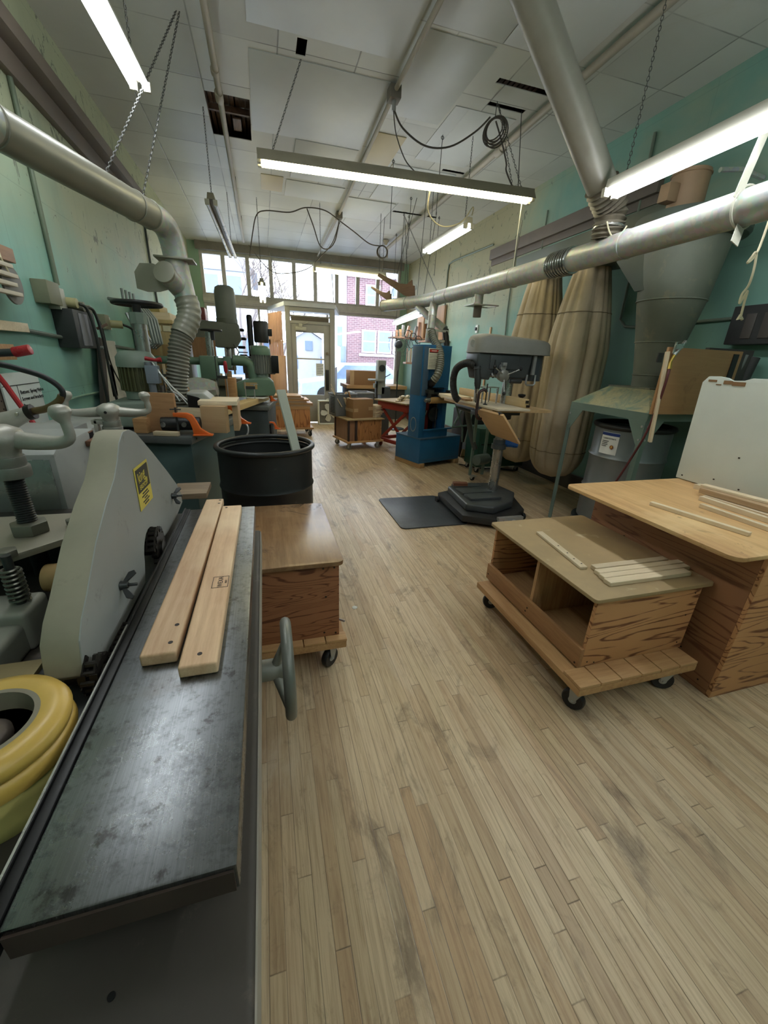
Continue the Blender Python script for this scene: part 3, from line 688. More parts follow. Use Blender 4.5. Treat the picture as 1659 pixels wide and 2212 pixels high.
hd = hood().build('pulley_cover', M_dpc, t, smooth=60)
MB().lathe([(.0,.012),(.03,.012),(.034,.0),(.0,-.01)], 24, (1.868,3.55,1.615), (-1,-.25,0)).build('round_badge', M_zinc, hd)
MB().torus((1.862,3.55,1.615), .02, .003, (-1,-.25,0), n=20, m=6).build('badge_ring', M_screw, hd)
MB().prism(rounded(1.855,2.655,3.415,3.725,.088), 'xy', 1.535,1.547).build('cover_lip', M_dpc, hd, bev=.004)
mb = MB().cyl((1.97,3.57,1.33),(1.97,3.57,1.24),.03,n=18); mb.cyl((1.97,3.57,1.24),(1.97,3.57,1.17),.024,.014,n=18); mb.build('quill_and_chuck', M_steel, t)
MB().cyl((1.97,3.57,1.17),(1.97,3.57,1.085),.006,n=8).build('drill_bit', M_iron, t)
mb = MB().lathe([(.0,.03),(.03,.03),(.052,.02),(.055,.0),(.04,-.06),(.03,-.08)], 28, (2.13,3.4,1.345), (0,-1,0)); mb.build('feed_hub', paint('cast grey hub',(128,126,118),.4,.3), t)
for a in (25, 150, 270):
    p0 = Vector((2.13,3.385,1.345)); d = Vector((cos(radians(a)), -.25, sin(radians(a)))).normalized()
    mb = MB().cyl(p0+d*.03, p0+d*.15, .006, n=10); l = mb.build('feed_lever', M_steel, t); MB().sphere(p0+d*.158, .016, 12).build('lever_knob', M_rub, l)
mb = MB().lathe([(.0,.03),(.03,.03),(.03,.0)], 20, (2.12,3.43,1.42), (0,-1,0)); mb.box(2.1,2.14,3.38,3.42,1.43,1.46); mb.build('depth_stop', M_zinc, t)
mb = MB().tube([(2.42,3.45,1.36),(2.415,3.45,1.28),(2.43,3.45,1.265),(2.5,3.45,1.265),(2.515,3.45,1.28),(2.51,3.45,1.36)], .009, 8); mb.build('motor_hanger_loop', M_zinc, t)
mb = MB(); mb.box(2.46,2.49,3.44,3.46,1.36,1.53); mb.build('belt_tension_bar', M_zinc, t)
mb = MB().cyl((2.22,3.42,1.3),(2.34,3.42,1.3),.022,n=16); mb.build('tension_handle', M_iron, t, bev=.006)
mb = MB().lathe([(.012,.0),(.012,.08),(.02,.085),(.036,.1),(.036,.115),(.01,.12)], 20, (2.43,3.5,1.06)); mb.build('table_lock_knob', M_rub, t)
MB().cyl((2.05,3.442,1.32),(2.05,3.442,1.48),.007,n=8).build('depth_rod', M_rub, t)
MB().cyl((2.04,3.43,1.335),(2.04,3.45,1.36),.013,n=10).build('depth_nut', M_steel, t)
# dust hose clipped to the head
def corrugated(P, r, n=14, pitch=.014, amp=.12, sub=10):
    P = spline(P, sub); L = [0]
    for a, b in zip(P[:-1], P[1:]): L.append(L[-1]+(b-a).length)
    out = []; rr = []; tot = L[-1]; k = max(8, int(tot/pitch*4)); j = 0
    for i in range(k+1):
        s = tot*i/k
        while j < len(L)-2 and L[j+1] < s: j += 1
        f = (s-L[j])/max(1e-9, L[j+1]-L[j]); out.append(P[j].lerp(P[j+1], f)); rr.append(r*(1+amp*cos(2*pi*s/pitch)))
    return MB().tube(out, rr, n)
corrugated([(1.9,3.5,1.42),(1.85,3.62,1.44),(1.82,3.76,1.38),(1.82,3.8,1.25),(1.86,3.8,1.12),(1.9,3.78,1.08)], .034, pitch=.012, amp=.06).build('vacuum_hose', paint('black hose',(36,36,36),.5), t)
mb = MB().cyl((1.885,3.46,1.42),(1.9,3.45,1.28),.028,n=18); mb.cyl((1.9,3.45,1.28),(1.905,3.445,1.22),.032,.02,n=18); mb.torus((1.886,3.458,1.4),.03,.004,(0.1,-.07,-1)); mb.build('hose_nozzle', M_iron, t)
# wooden table
MB().box(1.935,2.265,3.1,4.22,1.062,1.08).build('table_board', wood('laminated table board',(214,200,176),(196,180,150),axis=1), t, bev=.002)
MB().box(1.945,2.57,3.2,4.25,1.036,1.062).build('table_board', wood('birch ply',(206,172,122),(184,148,98),axis=1), t, bev=.002)
fo = MB().box(2.27,2.31,3.2,3.82,1.08,1.158).box(2.27,2.31,3.86,4.55,1.08,1.158).build('fence', wood('fence pine',(214,184,130),(196,160,104),axis=1), t, bev=.003)
MB().box(2.272,2.3,3.19,3.2,1.12,1.145).box(2.285,2.31,3.18,3.2,1.085,1.105).build('fence_bolts', M_screw, fo)
mb = MB().rings([[(1.93,3.0,1.035),(1.94,3.0,1.05),(2.15,3.0,.8),(2.14,3.0,.785)],[(1.93,3.5,1.035),(1.94,3.5,1.05),(2.16,3.5,.8),(2.15,3.5,.785)]]); fl = mb.build('drop_leaf', wood('drop leaf ply',(214,172,118),(200,156,102),axis=1,scale=.5), t, bev=.002)
mb = MB()
for y in (3.06,3.42): mb.cyl((1.937,y-.03,1.052),(1.937,y+.03,1.052),.006,n=8); mb.obox((1.937,y,1.046),(.012,.02,.03))
mb.build('hinges', M_iron, fl)
MB().prism([(4.0,1.08),(4.42,1.083),(4.42,1.1),(4.0,1.096)], 'yz', 1.95, 2.15).build('loose_board', M_maple, t, bev=.002)
# C-clamp holding the table, jig over the drill
t2 = thing('c_clamp', 'dark iron clamp gripping the front edge of the drill press table', 'clamp', (1.95,3.45,1.05))
mb = MB().tube(spline([(1.99,3.42,1.2),(1.96,3.42,1.215),(1.915,3.42,1.19),(1.91,3.42,1.1),(1.91,3.42,1.0),(1.93,3.42,.955),(1.97,3.42,.95)],5), .014, 8); mb.build('frame', paint('rusty iron',(66,50,48),.5,.5), t2)
MB().cyl((1.99,3.42,1.27),(1.99,3.42,1.09),.006,n=10).build('screw', M_iron, t2); MB().lathe([(.02,0),(.02,.006),(.008,.012)],14,(1.99,3.42,1.082)).build('foot', M_iron, t2)
t2 = thing('drilling_jig', 'clear plastic and wood drilling jig standing under the drill press spindle', 'jig', (2.1,3.6,1.08))
MB().box(2.02,2.2,3.55,3.72,1.225,1.235).build('top_plate', paint('clear plate',(178,190,182),.2,var=.05), t2, bev=.003)
for x, y in ((2.03,3.56),(2.19,3.56),(2.03,3.71),(2.19,3.71)): MB().prism([(y-.012,1.225),(y+.012,1.225),(y+.006,1.08),(y-.006,1.08)],'yz',x-.006,x+.006).build('leg', M_steel, t2)
strip('wood_block', 'small square wood block on the drill press table left of the jig', 'block', (1.98,3.72,1.08), (1.98,3.9,1.08), .08, .022, M_piney)
strip('wood_block', 'brown wood block with bolts on the drill press foot', 'block', (1.9,3.72,.2), (2.05,3.68,.2), .07, .03, wood('brown block',(140,84,56),(108,60,38),axis=0))
# ================================================================== dust collection, right side
def galv_mat():
    t = NT('galvanised duct'); v = t.mapping()
    vo = t.new('TexVoronoi'); vo.inputs['Scale'].default_value = 38; t.l(v, vo.inputs['Vector'])
    n = t.noise(v, 2.2, 5, .65, .3)
    col = t.mix(t.rng(n, .35, .65, 0, 1), lin((160,162,158)), lin((182,182,174)))
    col = t.mix(.12, col, vo.outputs['Color'], 'OVERLAY')
    t.bump(t.noise(v, 5, 3, .5), .1, .01)
    return t.out(col, t.rng(n, .3, .7, .3, .46), .16)
M_galv = galv_mat()
M_dustg = paint('dusty grey green steel', (104,108,94), .6, var=.16, scale=3, wear=(128,124,102), wear_amt=.58)
M_dustd = paint('dark dusty steel', (72,80,70), .6, var=.14, scale=3)
M_teal = paint('machine green', (104,122,112), .5, var=.12, scale=4)
M_foil = paint('crumpled foil tape', (176,178,176), .22, .9, var=.1, scale=14, bump=.6, fine=24)
M_tanm = paint('tan tube', (138,112,84), .6, var=.08)
def pipe(P, r, parent, name='pipe', m=None, n=22): return MB().tube(P, r, n).build(name, m or M_galv, parent, smooth=50)
t = thing('dust_duct', 'long silver duct slung along the right side from the far window to the cyclone', 'duct', (2.45,3.5,2.25))
DP = [(2.0,7.1,2.27),(2.2,6.45,2.26),(2.33,5.95,2.255),(2.37,5.3,2.25),(2.42,4.4,2.25),(2.45,3.5,2.25),(2.46,2.6,2.25),(2.44,1.7,2.25),(2.43,.4,2.25)]
MB().tube(spline(DP, 5), .086, 28).build('main_pipe', M_galv, t, smooth=60)
for i, p in enumerate((DP[1], (2.355,5.62,2.252), (2.37,5.3,2.25), (2.425,4.42,2.25), (2.44,3.95,2.25), (2.46,2.62,2.25))):
    d = Vector(DP[min(7,i+2)])-Vector(DP[min(6,i+1)]); MB().torus(p, .088, .004, d, n=28, m=6).build('joint_ring', M_galv, t)
MB().torus(DP[0], .08, .014, Vector(DP[1])-Vector(DP[0]), n=24).build('end_ring', M_galv, t); MB().cyl(DP[0], Vector(DP[0])+Vector((-.015,.05,0)), .085, .02).build('end_cap', paint('ragged tape end',(120,112,100),.6,var=.2), t)
mb = MB()
for k in range(9): mb.torus((2.455,3.14+.03*k+.006*random.random(),2.25), .09+.004*random.random(), .009, (.03,1,.02*random.uniform(-1,1)), n=24, m=6)
mb.build('foil_wrap', M_foil, t)
# Y branch and gates to the blue sander
pipe([(2.345,5.72,2.22),(2.3,5.66,2.1),(2.27,5.6,2.0)], .058, t, 'branch')
pipe([(2.27,6.25,2.22),(2.3,5.95,2.08),(2.4,5.66,1.93),(2.46,5.56,1.86)], .05, t, 'branch')
MB().cyl((2.27,5.6,2.02),(2.255,5.58,1.86),.052,n=22).build('branch_collar', M_galv, t)
mb = MB().box(2.16,2.34,5.5,5.518,1.69,1.85); mb.box(2.34,2.5,5.502,5.516,1.69,1.72); mb.box(2.34,2.5,5.502,5.516,1.82,1.85); mb.box(2.47,2.5,5.502,5.516,1.72,1.82)
mb.build('blast_gate', M_galv, t, bev=.002)
MB().cyl((2.46,5.55,1.86),(2.5,5.5,1.56),.045,.038).build('black_stub_hose', paint('black rubber hose',(30,30,32),.5), t)
pipe([(2.42,4.6,2.2),(2.42,4.6,2.06)], .052, t, 'stub')
mb = MB(); P = []
mb.box(2.30,2.42-.056,4.48,4.72,2.055,2.066); mb.box(2.476,2.62,4.48,4.5,2.055,2.066); mb.box(2.476,2.62,4.7,4.72,2.055,2.066); mb.box(2.6,2.62,4.5,4.7,2.055,2.066); mb.box(2.36,2.48,4.48,4.72,2.055,2.066); mb.build('slide_gate', M_galv, t)
pipe([(2.42,4.6,2.06),(2.42,4.6,1.94)], .046, t, 'stub_end', paint('brown dusty stub',(104,96,86),.7))
mb = MB()
mb.torus((2.44,1.86,2.25), .094, .006, (0,1,0), n=28, m=6); mb.bar((2.36,1.86,2.28),(2.42,1.8,2.9),.004,.05,(1,0,0)); mb.bar((2.42,1.84,2.16),(2.36,1.8,2.07),.004,.05,(1,0,0))
mb.build('hanger_strap', paint('pale strap',(188,186,170),.5), t)
chain((2.35,5.7,2.335),(2.36,7.33,ZC-.04),t,'hanger_chain'); chain((2.2,6.45,2.35),(2.36,7.33,ZC-.04),t,'hanger_chain')
for (a,b) in (((2.05,6.9,2.36),(2.3,6.6,ZC)),((2.25,6.2,2.34),(2.3,6.2,ZC)),((2.44,3.98,2.34),(2.44,3.95,2.72))):
    MB().cyl(a, b, .004, n=6).build('hanger_wire', M_chain, t)
t = thing('duct_drop', 'thick grey duct slanting down from the ceiling into the long silver duct', 'duct', (2.3,2.85,2.7))
p0, p1 = Vector((2.34,2.8,2.58)), Vector((1.526,2.675,3.289)); d = p1-p0
pipe([p0, p0+d*1.5], .094, t, 'pipe', paint('grey ducting',(146,142,130),.4,.1,var=.08))
corrugated([p0+d*.05, p0, p0-d*.12, Vector((2.45,2.82,2.42)), Vector((2.46,2.83,2.33))], .1, n=24, pitch=.03, amp=.09).build('flexible_sleeve', paint('taped sleeve',(112,104,90),.5,.2,var=.25,scale=10), t)
MB().torus((2.455,2.82,2.38), .1, .01, (.1,.1,1), n=26, m=6).build('hose_clamp', M_steel, t)
MB().tube(arc((2.36,2.74,2.4),(2.5,2.7,2.38),.08), .005, 6).build('cord_tail', paint('cream cord',(210,200,170),.8), t)

# flex hose into the sander
t = thing('flex_hose', 'grey corrugated hose curving from the blast gate into the blue sander', 'hose', (2.3,5.3,1.5))
corrugated([(2.24,5.5,1.82),(2.25,5.42,1.71),(2.29,5.29,1.57),(2.28,5.21,1.42),(2.23,5.15,1.28),(2.19,5.18,1.2)], .05, n=18, pitch=.03, amp=.1).build('hose', paint('grey hose',(112,114,104),.5,.1,var=.12), t)
corrugated([(2.2,5.17,1.22),(2.18,5.22,1.16),(2.18,5.27,1.15)], .05, n=18, pitch=.02, amp=.03).build('black_cuff', M_rub, t)

# ---- cyclone on its stand
CX, CY = 3.14, 2.76
t = thing('cyclone', 'big dusty grey green cyclone separator on a green steel stand by the right wall', 'cyclone', (CX,CY,0))
MB().lathe([(.125,1.3),(.135,1.42),(.175,1.66),(.178,1.665),(.235,1.96),(.238,1.965),(.285,2.38),(.285,2.4)], 44, (CX,CY,0)).build('cone', M_dustg, t, smooth=30)
for z, r in ((1.66,.176),(1.96,.237),(1.41,.136)): MB().torus((CX,CY,z), r, .006, n=44, m=6).build('seam_ring', M_dustg, t)
MB().lathe([(.285,2.36),(.36,2.37),(.372,2.385),(.375,2.39),(.375,2.5),(.372,2.508),(.1,2.51)], 44, (CX,CY,0)).build('fan_housing', M_dustd, t, smooth=30)
MB().cyl((CX-.1,CY+.02,2.5),(CX-.1,CY+.02,2.78),.12,n=30).build('outlet_tube', M_tanm, t)
MB().torus((CX-.1,CY+.02,2.76), .122, .006, n=30, m=6).build('tube_band', M_tanm, t)
MB().box(CX-.31,CX-.22,CY-.02,CY+.06,2.58,2.69).build('junction_box', M_tanm, t, bev=.004)
mb = MB(); mb.prism([(2.78,2.28),(4.75,2.42),(4.75,2.6),(2.78,2.62)], 'yz', 2.93, 3.34); mb.build('plenum', M_dustd, t, bev=.006)
mb = MB(); mb.rings([[(2.9,2.74,2.03),(2.9,2.9,2.03),(2.9,3.16,2.28),(2.9,3.16,2.4),(2.9,2.74,2.4)],[(3.16,2.74,2.03),(3.16,2.9,2.03),(3.16,3.16,2.28),(3.16,3.16,2.4),(3.16,2.74,2.4)]]); mb.build('inlet_box', M_dustd, t, bev=.005)
S0, S1, SY0, SY1, SZ = 2.72, 3.56, 2.32, 3.13, 1.15
mb = MB(); mb.rings([[(S0,SY0,SZ),(S1,SY0,SZ),(S1,SY1,SZ),(S0,SY1,SZ)],[(CX-.2,CY-.2,1.31),(CX+.2,CY-.2,1.31),(CX+.2,CY+.2,1.31),(CX-.2,CY+.2,1.31)]]); 
def sawdust_mat():
    t2 = NT('green steel under sawdust'); v = t2.mapping(); n = t2.noise(v, 7, 7, .7, .6); g = t2.noise(v, 60, 3)
    col = t2.mix(t2.rng(n, .42, .58, 0, .9), lin((112,132,116)), t2.mix(g, lin((186,178,140)), lin((150,140,104))))
    t2.bump(g, .2, .004); return t2.out(col, .7)
mb.build('hopper_skirt', sawdust_mat(), t)
MB().box(CX-.21,CX+.21,CY-.21,CY+.21,1.3,1.315).build('flange', M_dustg, t, bev=.003)
mb = MB(); mb.box(S0-.004,S0,SY0,SY1,SZ-.06,SZ); mb.box(S0,S1,SY0-.004,SY0,SZ-.06,SZ); mb.box(S1,S1+.004,SY0,SY1,SZ-.06,SZ); mb.box(S0,S1,SY1,SY1+.004,SZ-.06,SZ); mb.build('apron', M_teal, t)
for i, (x, y, sx, sy) in enumerate(((S0,SY0,1,1),(S0,SY1,1,-1),(S1,SY0,-1,1),(S1,SY1,-1,-1))):
    mb = MB(); mb.box(x-.003*sx,x+.04*sx,y-.003*sy,y,0,SZ-.02); mb.box(x-.003*sx,x,y,y+.04*sy,0,SZ-.02)
    mb.prism([(x,SZ-.06),(x+.16*sx,SZ-.06),(x+.04*sx,SZ-.24),(x,SZ-.24)], 'xz', y-.007*sy, y-.004*sy); mb.prism([(y,SZ-.06),(y+.16*sy,SZ-.06),(y+.04*sy,SZ-.24),(y,SZ-.24)], 'yz', x-.007*sx, x-.004*sx)
    lg = mb.build('stand_leg', M_teal, t)
    mb = MB()
    for z in (SZ-.1,SZ-.2): mb.cyl((x-.012*sx,y+.02*sy,z),(x-.004*sx,y+.02*sy,z),.009,n=8); mb.cyl((x+.02*sx,y-.012*sy,z),(x+.02*sx,y-.004*sy,z),.009,n=8)
    mb.build('bolts', M_zinc, lg)
# ---- filter bags
def cloth_mat():
    t2 = NT('canvas filter cloth'); v = t2.mapping(); n = t2.noise(v, 2.2, 5, .65, .3); f = t2.noise(t2.mapping((60,60,60)), 4, 2)
    s = t2.noise(t2.mapping((1,1,.3), loc=(3,0,0)), 2.6, 5, .65)
    col = t2.mix(t2.rng(n, .35, .65, 0, 1), lin((176,160,134)), lin((198,182,154)))
    col = t2.mix(t2.rng(s, .54, .7, 0, .5), col, lin((140,130,116)))
    t2.bump(f, .15, .003); return t2.out(col, .85)
M_cloth = cloth_mat()
def bag(name, label, x, y, z0, z1, r, seed):
    t = thing(name, label, 'filter bag', (x,y,z0), 0, 'hanging canvas filter bags'); rnd = random.Random(seed); ph = [rnd.uniform(0,6.28) for _ in range(6)]
    R = []; n = 120; H = z1-z0
    for i in range(46):
        h = i/45.0; z = z0 + H*h
        base = r*(1 if h < .62 else 1-.46*((h-.62)/.38)**1.4)
        if h < .16: base = r*sqrt(max(0.0, 1-((.16-h)/.16)**2))*.98+.004
        A = (.13*min(1,(h-.02)*8) if h < .85 else (.13+.05*(h-.85)/.15)) if h > .02 else 0
        ring = []
        for j in range(n):
            a = 2*pi*j/n; w = .25*cos(3*a+ph[0]+.4*h)
            for kk, pp, dd in ((5,ph[1]-.5*h,1.0),(8,ph[2]+.6*h,.7),(11,ph[4]-.3*h,.5)): w -= dd*(1-abs(sin((kk*a+pp)*.5)))**3
            rr = base*(1+A*w) + .01*noise.noise((cos(a)*2, sin(a)*2, z*1.2+seed))
            ring.append((x+rr*cos(a), y+rr*sin(a), z))
        R.append(ring)
    MB().rings(R).build('bag', M_cloth, t, smooth=80)
    # stitched bands that follow the cloth
    for h, nm in ((.815,'upper_seam'),(.165,'lower_seam')):
        i = int(h*45); mb = MB().tube([Vector(p)+(Vector(p)-Vector((x,y,p[2])))*.012 for p in R[i]], .0035, 5, False, True); mb.build(nm, paint('seam thread',(126,112,90),.9), t)
    MB().torus((x,y,z1-.01), r*.545, .012, n=40, m=8).build('hose_band', M_dustg, t)
bag('filter_bag', 'nearer canvas filter bag with deep folds hanging beside the cyclone', 3.1, 3.66, .26, 2.36, .3, 3)
bag('filter_bag', 'further canvas filter bag hanging behind the drill press head', 3.12, 4.4, .24, 2.42, .3, 11)
# ---- fibre drum under the stand
t = thing('dust_drum', 'grey steel drum with a food label standing under the cyclone stand', 'drum', (CX,CY,0))
M_drum = paint('grey blue drum paint', (118,122,122), .35, .25, var=.1, scale=3)
R = .3
mb = MB().lathe([(.01,.12),(R,.12),(R,.4),(R+.012,.42),(R,.44),(R,.7),(R+.012,.72),(R,.74),(R,.98),(R-.01,.98),(R-.01,.2),(.01,.2)], 56, (CX-.03,CY,0)); mb.build('shell', M_drum, t)
mb = MB().torus((CX-.03,CY,.985), R+.002, .022, n=56, m=10); mb.build('black_lid_ring', paint('black lid gasket',(34,34,34),.5,var=.2), t)
MB().lathe([(.01,.0),(R+.04,.0),(R+.04,.1),(.01,.12)], 40, (CX-.03,CY,.0)).build('dolly', M_iron, t)
def wrapped(a0, a1, z0, z1, rr, name, m, parent, n=10):
    return MB().rings([[(CX-.03+rr*cos(a0+(a1-a0)*i/n), CY+rr*sin(a0+(a1-a0)*i/n), z) for i in range(n+1)] for z in (z0,z1)], closed=False, cap=False).build(name, m, parent)
A0, A1 = radians(176), radians(206)
lb = wrapped(A0, A1, .755, .94, R+.002, 'label', M_paper, t); wrapped(A0, A1, .912, .937, R+.003, 'blue_band', paint('label blue',(28,52,120),.6), lb)
am = (A0+A1)/2; nrm = Vector((cos(am), sin(am), 0)); up = Vector((0,0,1)); xd = up.cross(nrm)
M_ink = paint('black ink',(28,28,30),.7)
ctr = Vector((CX-.03,CY,0)) + nrm*(R+.004)
text('TOMATO PASTE', .0165, M_ink, lb, frame(ctr+up*.888, xd, up))
mb = MB()
for k, w in enumerate((.06,.05,.055,.045)): mb.rings([[ctr+xd*-.06+up*(.862-.014*k), ctr+xd*(-.06+w)+up*(.862-.014*k), ctr+xd*(-.06+w)+up*(.867-.014*k), ctr+xd*-.06+up*(.867-.014*k)]], cap=True)
mb.build('small_print', M_ink, lb)
mb = MB().lathe([(.0,.0),(.017,.0),(.017,.001)], 16, ctr+xd*.035+up*.82, nrm); mb.build('crest', paint('label brown',(140,72,40),.6), lb)
mb = MB().rings([[ctr+nrm*.0015+xd*(.035+a)+up*(.82+b) for a, b in ((-.008,-.008),(.008,-.008),(.005,.012),(-.005,.012))]], cap=True); mb.build('crest_figure', paint('label gold',(196,160,70),.6), lb)

# ---- board and odds leaning on the stand
t = thing('particle_board', 'brown board standing upright on the front edge of the cyclone stand', 'board', (2.95,2.29,1.16))
MB().box(2.64,3.34,2.235,2.253,1.155,1.6).build('sheet', wood('tempered hardboard',(176,132,84),(160,116,72),axis=0,scale=.5,stain=(140,100,62)), t, bev=.002)
mb = MB().box(2.556,2.6,2.228,2.236,1.5,1.56); mb.box(3.25,3.3,2.228,2.236,1.4,1.58); mb.build('black_tape', paint('black tape',(36,34,34),.5), t)
strip('wood_batten', 'upright pale wooden batten clamped to the front corner of the cyclone stand', 'batten', (2.665,2.215,.96), (2.625,2.24,1.57), .04, .02, M_maple)
t = thing('rolled_sheets', 'dark and grey rolls leaning behind the brown board', 'rolls', (3.4,2.3,1.16))
MB().cyl((3.4,2.32,1.16),(3.44,2.3,1.585),.035,n=20).build('grey_roll', paint('grey roll',(120,122,118),.5), t); MB().cyl((3.48,2.3,1.16),(3.53,2.28,1.57),.04,n=20).build('dark_roll', paint('dark roll',(52,52,50),.6), t)
MB().box(3.05,3.5,2.27,2.3,1.155,1.615).build('thin_sheet', paint('dark sheet',(64,62,58),.7), t)
t = thing('air_hose', 'dark red air hose with brass fittings hanging from the batten', 'hose', (2.65,2.3,1.5))
MB().tube(spline([(2.66,2.215,1.5),(2.64,2.19,1.4),(2.66,2.22,1.2),(2.67,2.26,1.0),(2.69,2.36,.75),(2.7,2.46,.5),(2.72,2.56,.2),(2.74,2.58,.012),(2.9,2.3,.012),(3.2,2.0,.012)],6), .0085, 8).build('hose', paint('dark red hose',(92,42,44),.45,var=.1), t)
mb = MB().cyl((2.655,2.215,1.5),(2.675,2.215,1.55),.011,n=10); mb.cyl((2.648,2.2,1.46),(2.655,2.212,1.5),.013,n=6); mb.build('brass_fitting', paint('brass',(190,160,80),.3,.8), t)
mb = MB().cyl((2.675,2.215,1.55),(2.74,2.215,1.64),.012,n=10); mb.bar((2.66,2.21,1.6),(2.72,2.21,1.61),.014,.03); mb.bar((2.655,2.21,1.56),(2.66,2.21,1.63),.01,.01); mb.build('air_gun', M_steel, t)

# ---- right wall fittings
t = thing('electrical_panel', 'dark dusty electrical panel on the right wall', 'electrical panel', (XR-.06,2.3,1.8))
MB().box(XR-.13,XR-.001,2.02,2.52,1.66,1.93).build('cabinet', paint('dark panel grey',(52,52,50),.55,.3,var=.2), t, bev=.008)
for y in (2.1,2.22,2.34): MB().box(XR-.137,XR-.13,y,y+.07,1.7,1.87).build('breaker_cover', paint('dark brown cover',(66,60,54),.5), t, bev=.002)
def conduit(label, P, r=.013, m=None):
    o = MB().tube(P, r, 10).build('conduit', m or paint('painted conduit',(120,132,116),.5,.2,var=.1), None); return tag(o, label, 'conduit', None)
xw = XR-.016
conduit('pale green conduit loop on the right wall behind the cyclone', [(xw,3.45,2.4),(xw,3.72,2.36),(xw,3.72,1.93),(xw,3.64,1.86),(xw,3.5,1.845),(xw,2.53,1.86)])
conduit('thin conduit dropping down the right wall from the brown rail', [(xw,5.93,2.9),(xw,5.93,2.2),(xw,5.9,1.9),(xw,5.85,1.35)], .011)
conduit('conduit running under the peeling paint then down the right wall', [(xw,6.6,3.2),(xw,8.1,3.24),(xw,8.26,3.22),(xw,8.3,3.1),(xw,8.3,1.8)], .014)
conduit('upright conduit on the right wall above the cyclone', [(xw,3.82,3.5),(xw,3.8,2.7)], .014)
conduit('thin upright cable on the right wall beside the brown rail', [(xw,5.3,3.3),(xw,5.3,2.4)], .009)
t = thing('pipe_bracket', 'small grey pipe elbow sticking out of the wall beside the cyclone tube', 'pipe', (3.4,2.6,2.6)); MB().tube([(3.22,2.72,2.8),(3.4,2.7,2.82),(xw,2.7,2.8)], .016, 8).build('pipe', M_galv, t)
o = MB().box(XR-.02,XR,6.35,6.39,1.05,2.0).build('wall_batten', M_pinez, None, bev=.003); tag(o, 'thin upright wooden batten on the right wall beyond the drill press', 'batten')
o = MB().box(XR-.03,XR,5.0,6.9,1.28,1.31).build('wall_ledge', paint('pinkish ledge',(206,188,176),.6), None, bev=.003); tag(o, 'pale ledge along the right wall behind the drill press', 'ledge')
o = MB().box(XR-.05,XR-.004,6.6,6.72,1.34,1.52).build('wall_block', M_pinez, None, bev=.003); tag(o, 'small wood block hung on the right wall above the ledge', 'block')
t = thing('wall_switch', 'small white switch with a black toggle on the right wall', 'switch', (XR,6.85,2.0)); MB().box(XR-.02,XR,6.8,6.88,1.93,2.06).build('plate', M_wpanel, t, bev=.003); MB().box(XR-.05,XR-.02,6.82,6.86,1.97,2.02).build('toggle', M_rub, t, bev=.003)
t = thing('hanging_rope', 'knotted cream rope hanging in front of the right wall near the duct', 'rope', (2.84,2.0,1.95))
MB().tube(spline([(2.83,2.0,2.9),(2.83,2.0,2.2),(2.8,2.0,2.11),(2.77,2.0,2.06),(2.8,2.0,2.08),(2.83,2.01,2.12),(2.84,2.0,2.03),(2.84,2.0,1.95),(2.81,2.0,1.9),(2.815,2.0,1.85),(2.845,2.0,1.92),(2.85,2.0,1.86),(2.86,2.0,1.78)],6), .0065, 7).build('rope', paint('cream rope',(222,210,176),.9), t)
MB().tube([(2.855,2.0,1.79),(2.84,2.0,1.765),(2.87,2.0,1.775),(2.88,2.0,1.765)], .008, 7).build('knot', paint('cream rope',(222,210,176),.9), t)

# ---- green stand and junk behind the drill press
t = thing('green_cabinet', 'dark green tool cabinet on casters behind the drill press under the bags', 'cabinet', (3.12,4.94,0))
MB().box(2.75,3.5,4.76,5.12,.09,.62).build('body', paint('dark green steel',(34,72,58),.45,var=.15), t, bev=.006)
for x, y in ((2.8,4.8),(3.44,4.8),(2.8,5.08),(3.44,5.08)): caster(x, y, .09, t, .4, .032)
for z in (.24,.4): MB().box(2.79,3.46,4.755,4.76,z,z+.012).build('drawer_seam', M_black, t)
t = thing('planer_stand', 'green grey pipe fitting and frame standing behind the drill press column', 'stand', (2.62,4.5,0))
MB().cyl((2.55,4.42,.28),(2.75,4.5,.28),.07,n=20).build('pipe_elbow', paint('blue grey pipe',(96,112,110),.35,.3), t, bev=.01)
mb = MB()
for x in (2.52,2.7): mb.box(x,x+.03,4.5,4.53,.06,1.0)
mb.build('frame', M_teal, t); caster(2.55,4.45,.07,t,.3,.03)
MB().tube(spline([(2.42,4.6,.98),(2.46,4.6,.8),(2.52,4.55,.55),(2.56,4.5,.4)],5),.035,10).build('diagonal_tube', paint('dark grey tube',(70,74,74),.4,.3), t)
t = thing('storage_box', 'dark box with a tan panel standing on the floor beside the blue sander', 'box', (3.15,5.9,0)); MB().box(2.98,3.36,5.72,6.1,0,.75).build('box', paint('near black box',(22,22,22),.6), t, bev=.01); MB().obox((3.12,5.62,.27),(.3,.02,.5),(.25,0,.2)).build('tan_panel', M_mdf, t)
o = MB().tube(spline([(2.75,5.25,.01),(2.95,5.0,.01),(3.2,4.95,.01),(3.4,4.8,.01)],6),.008,6).build('floor_cable', M_rub, None); tag(o, 'black cable lying on the floor beside the blue sander', 'cable')

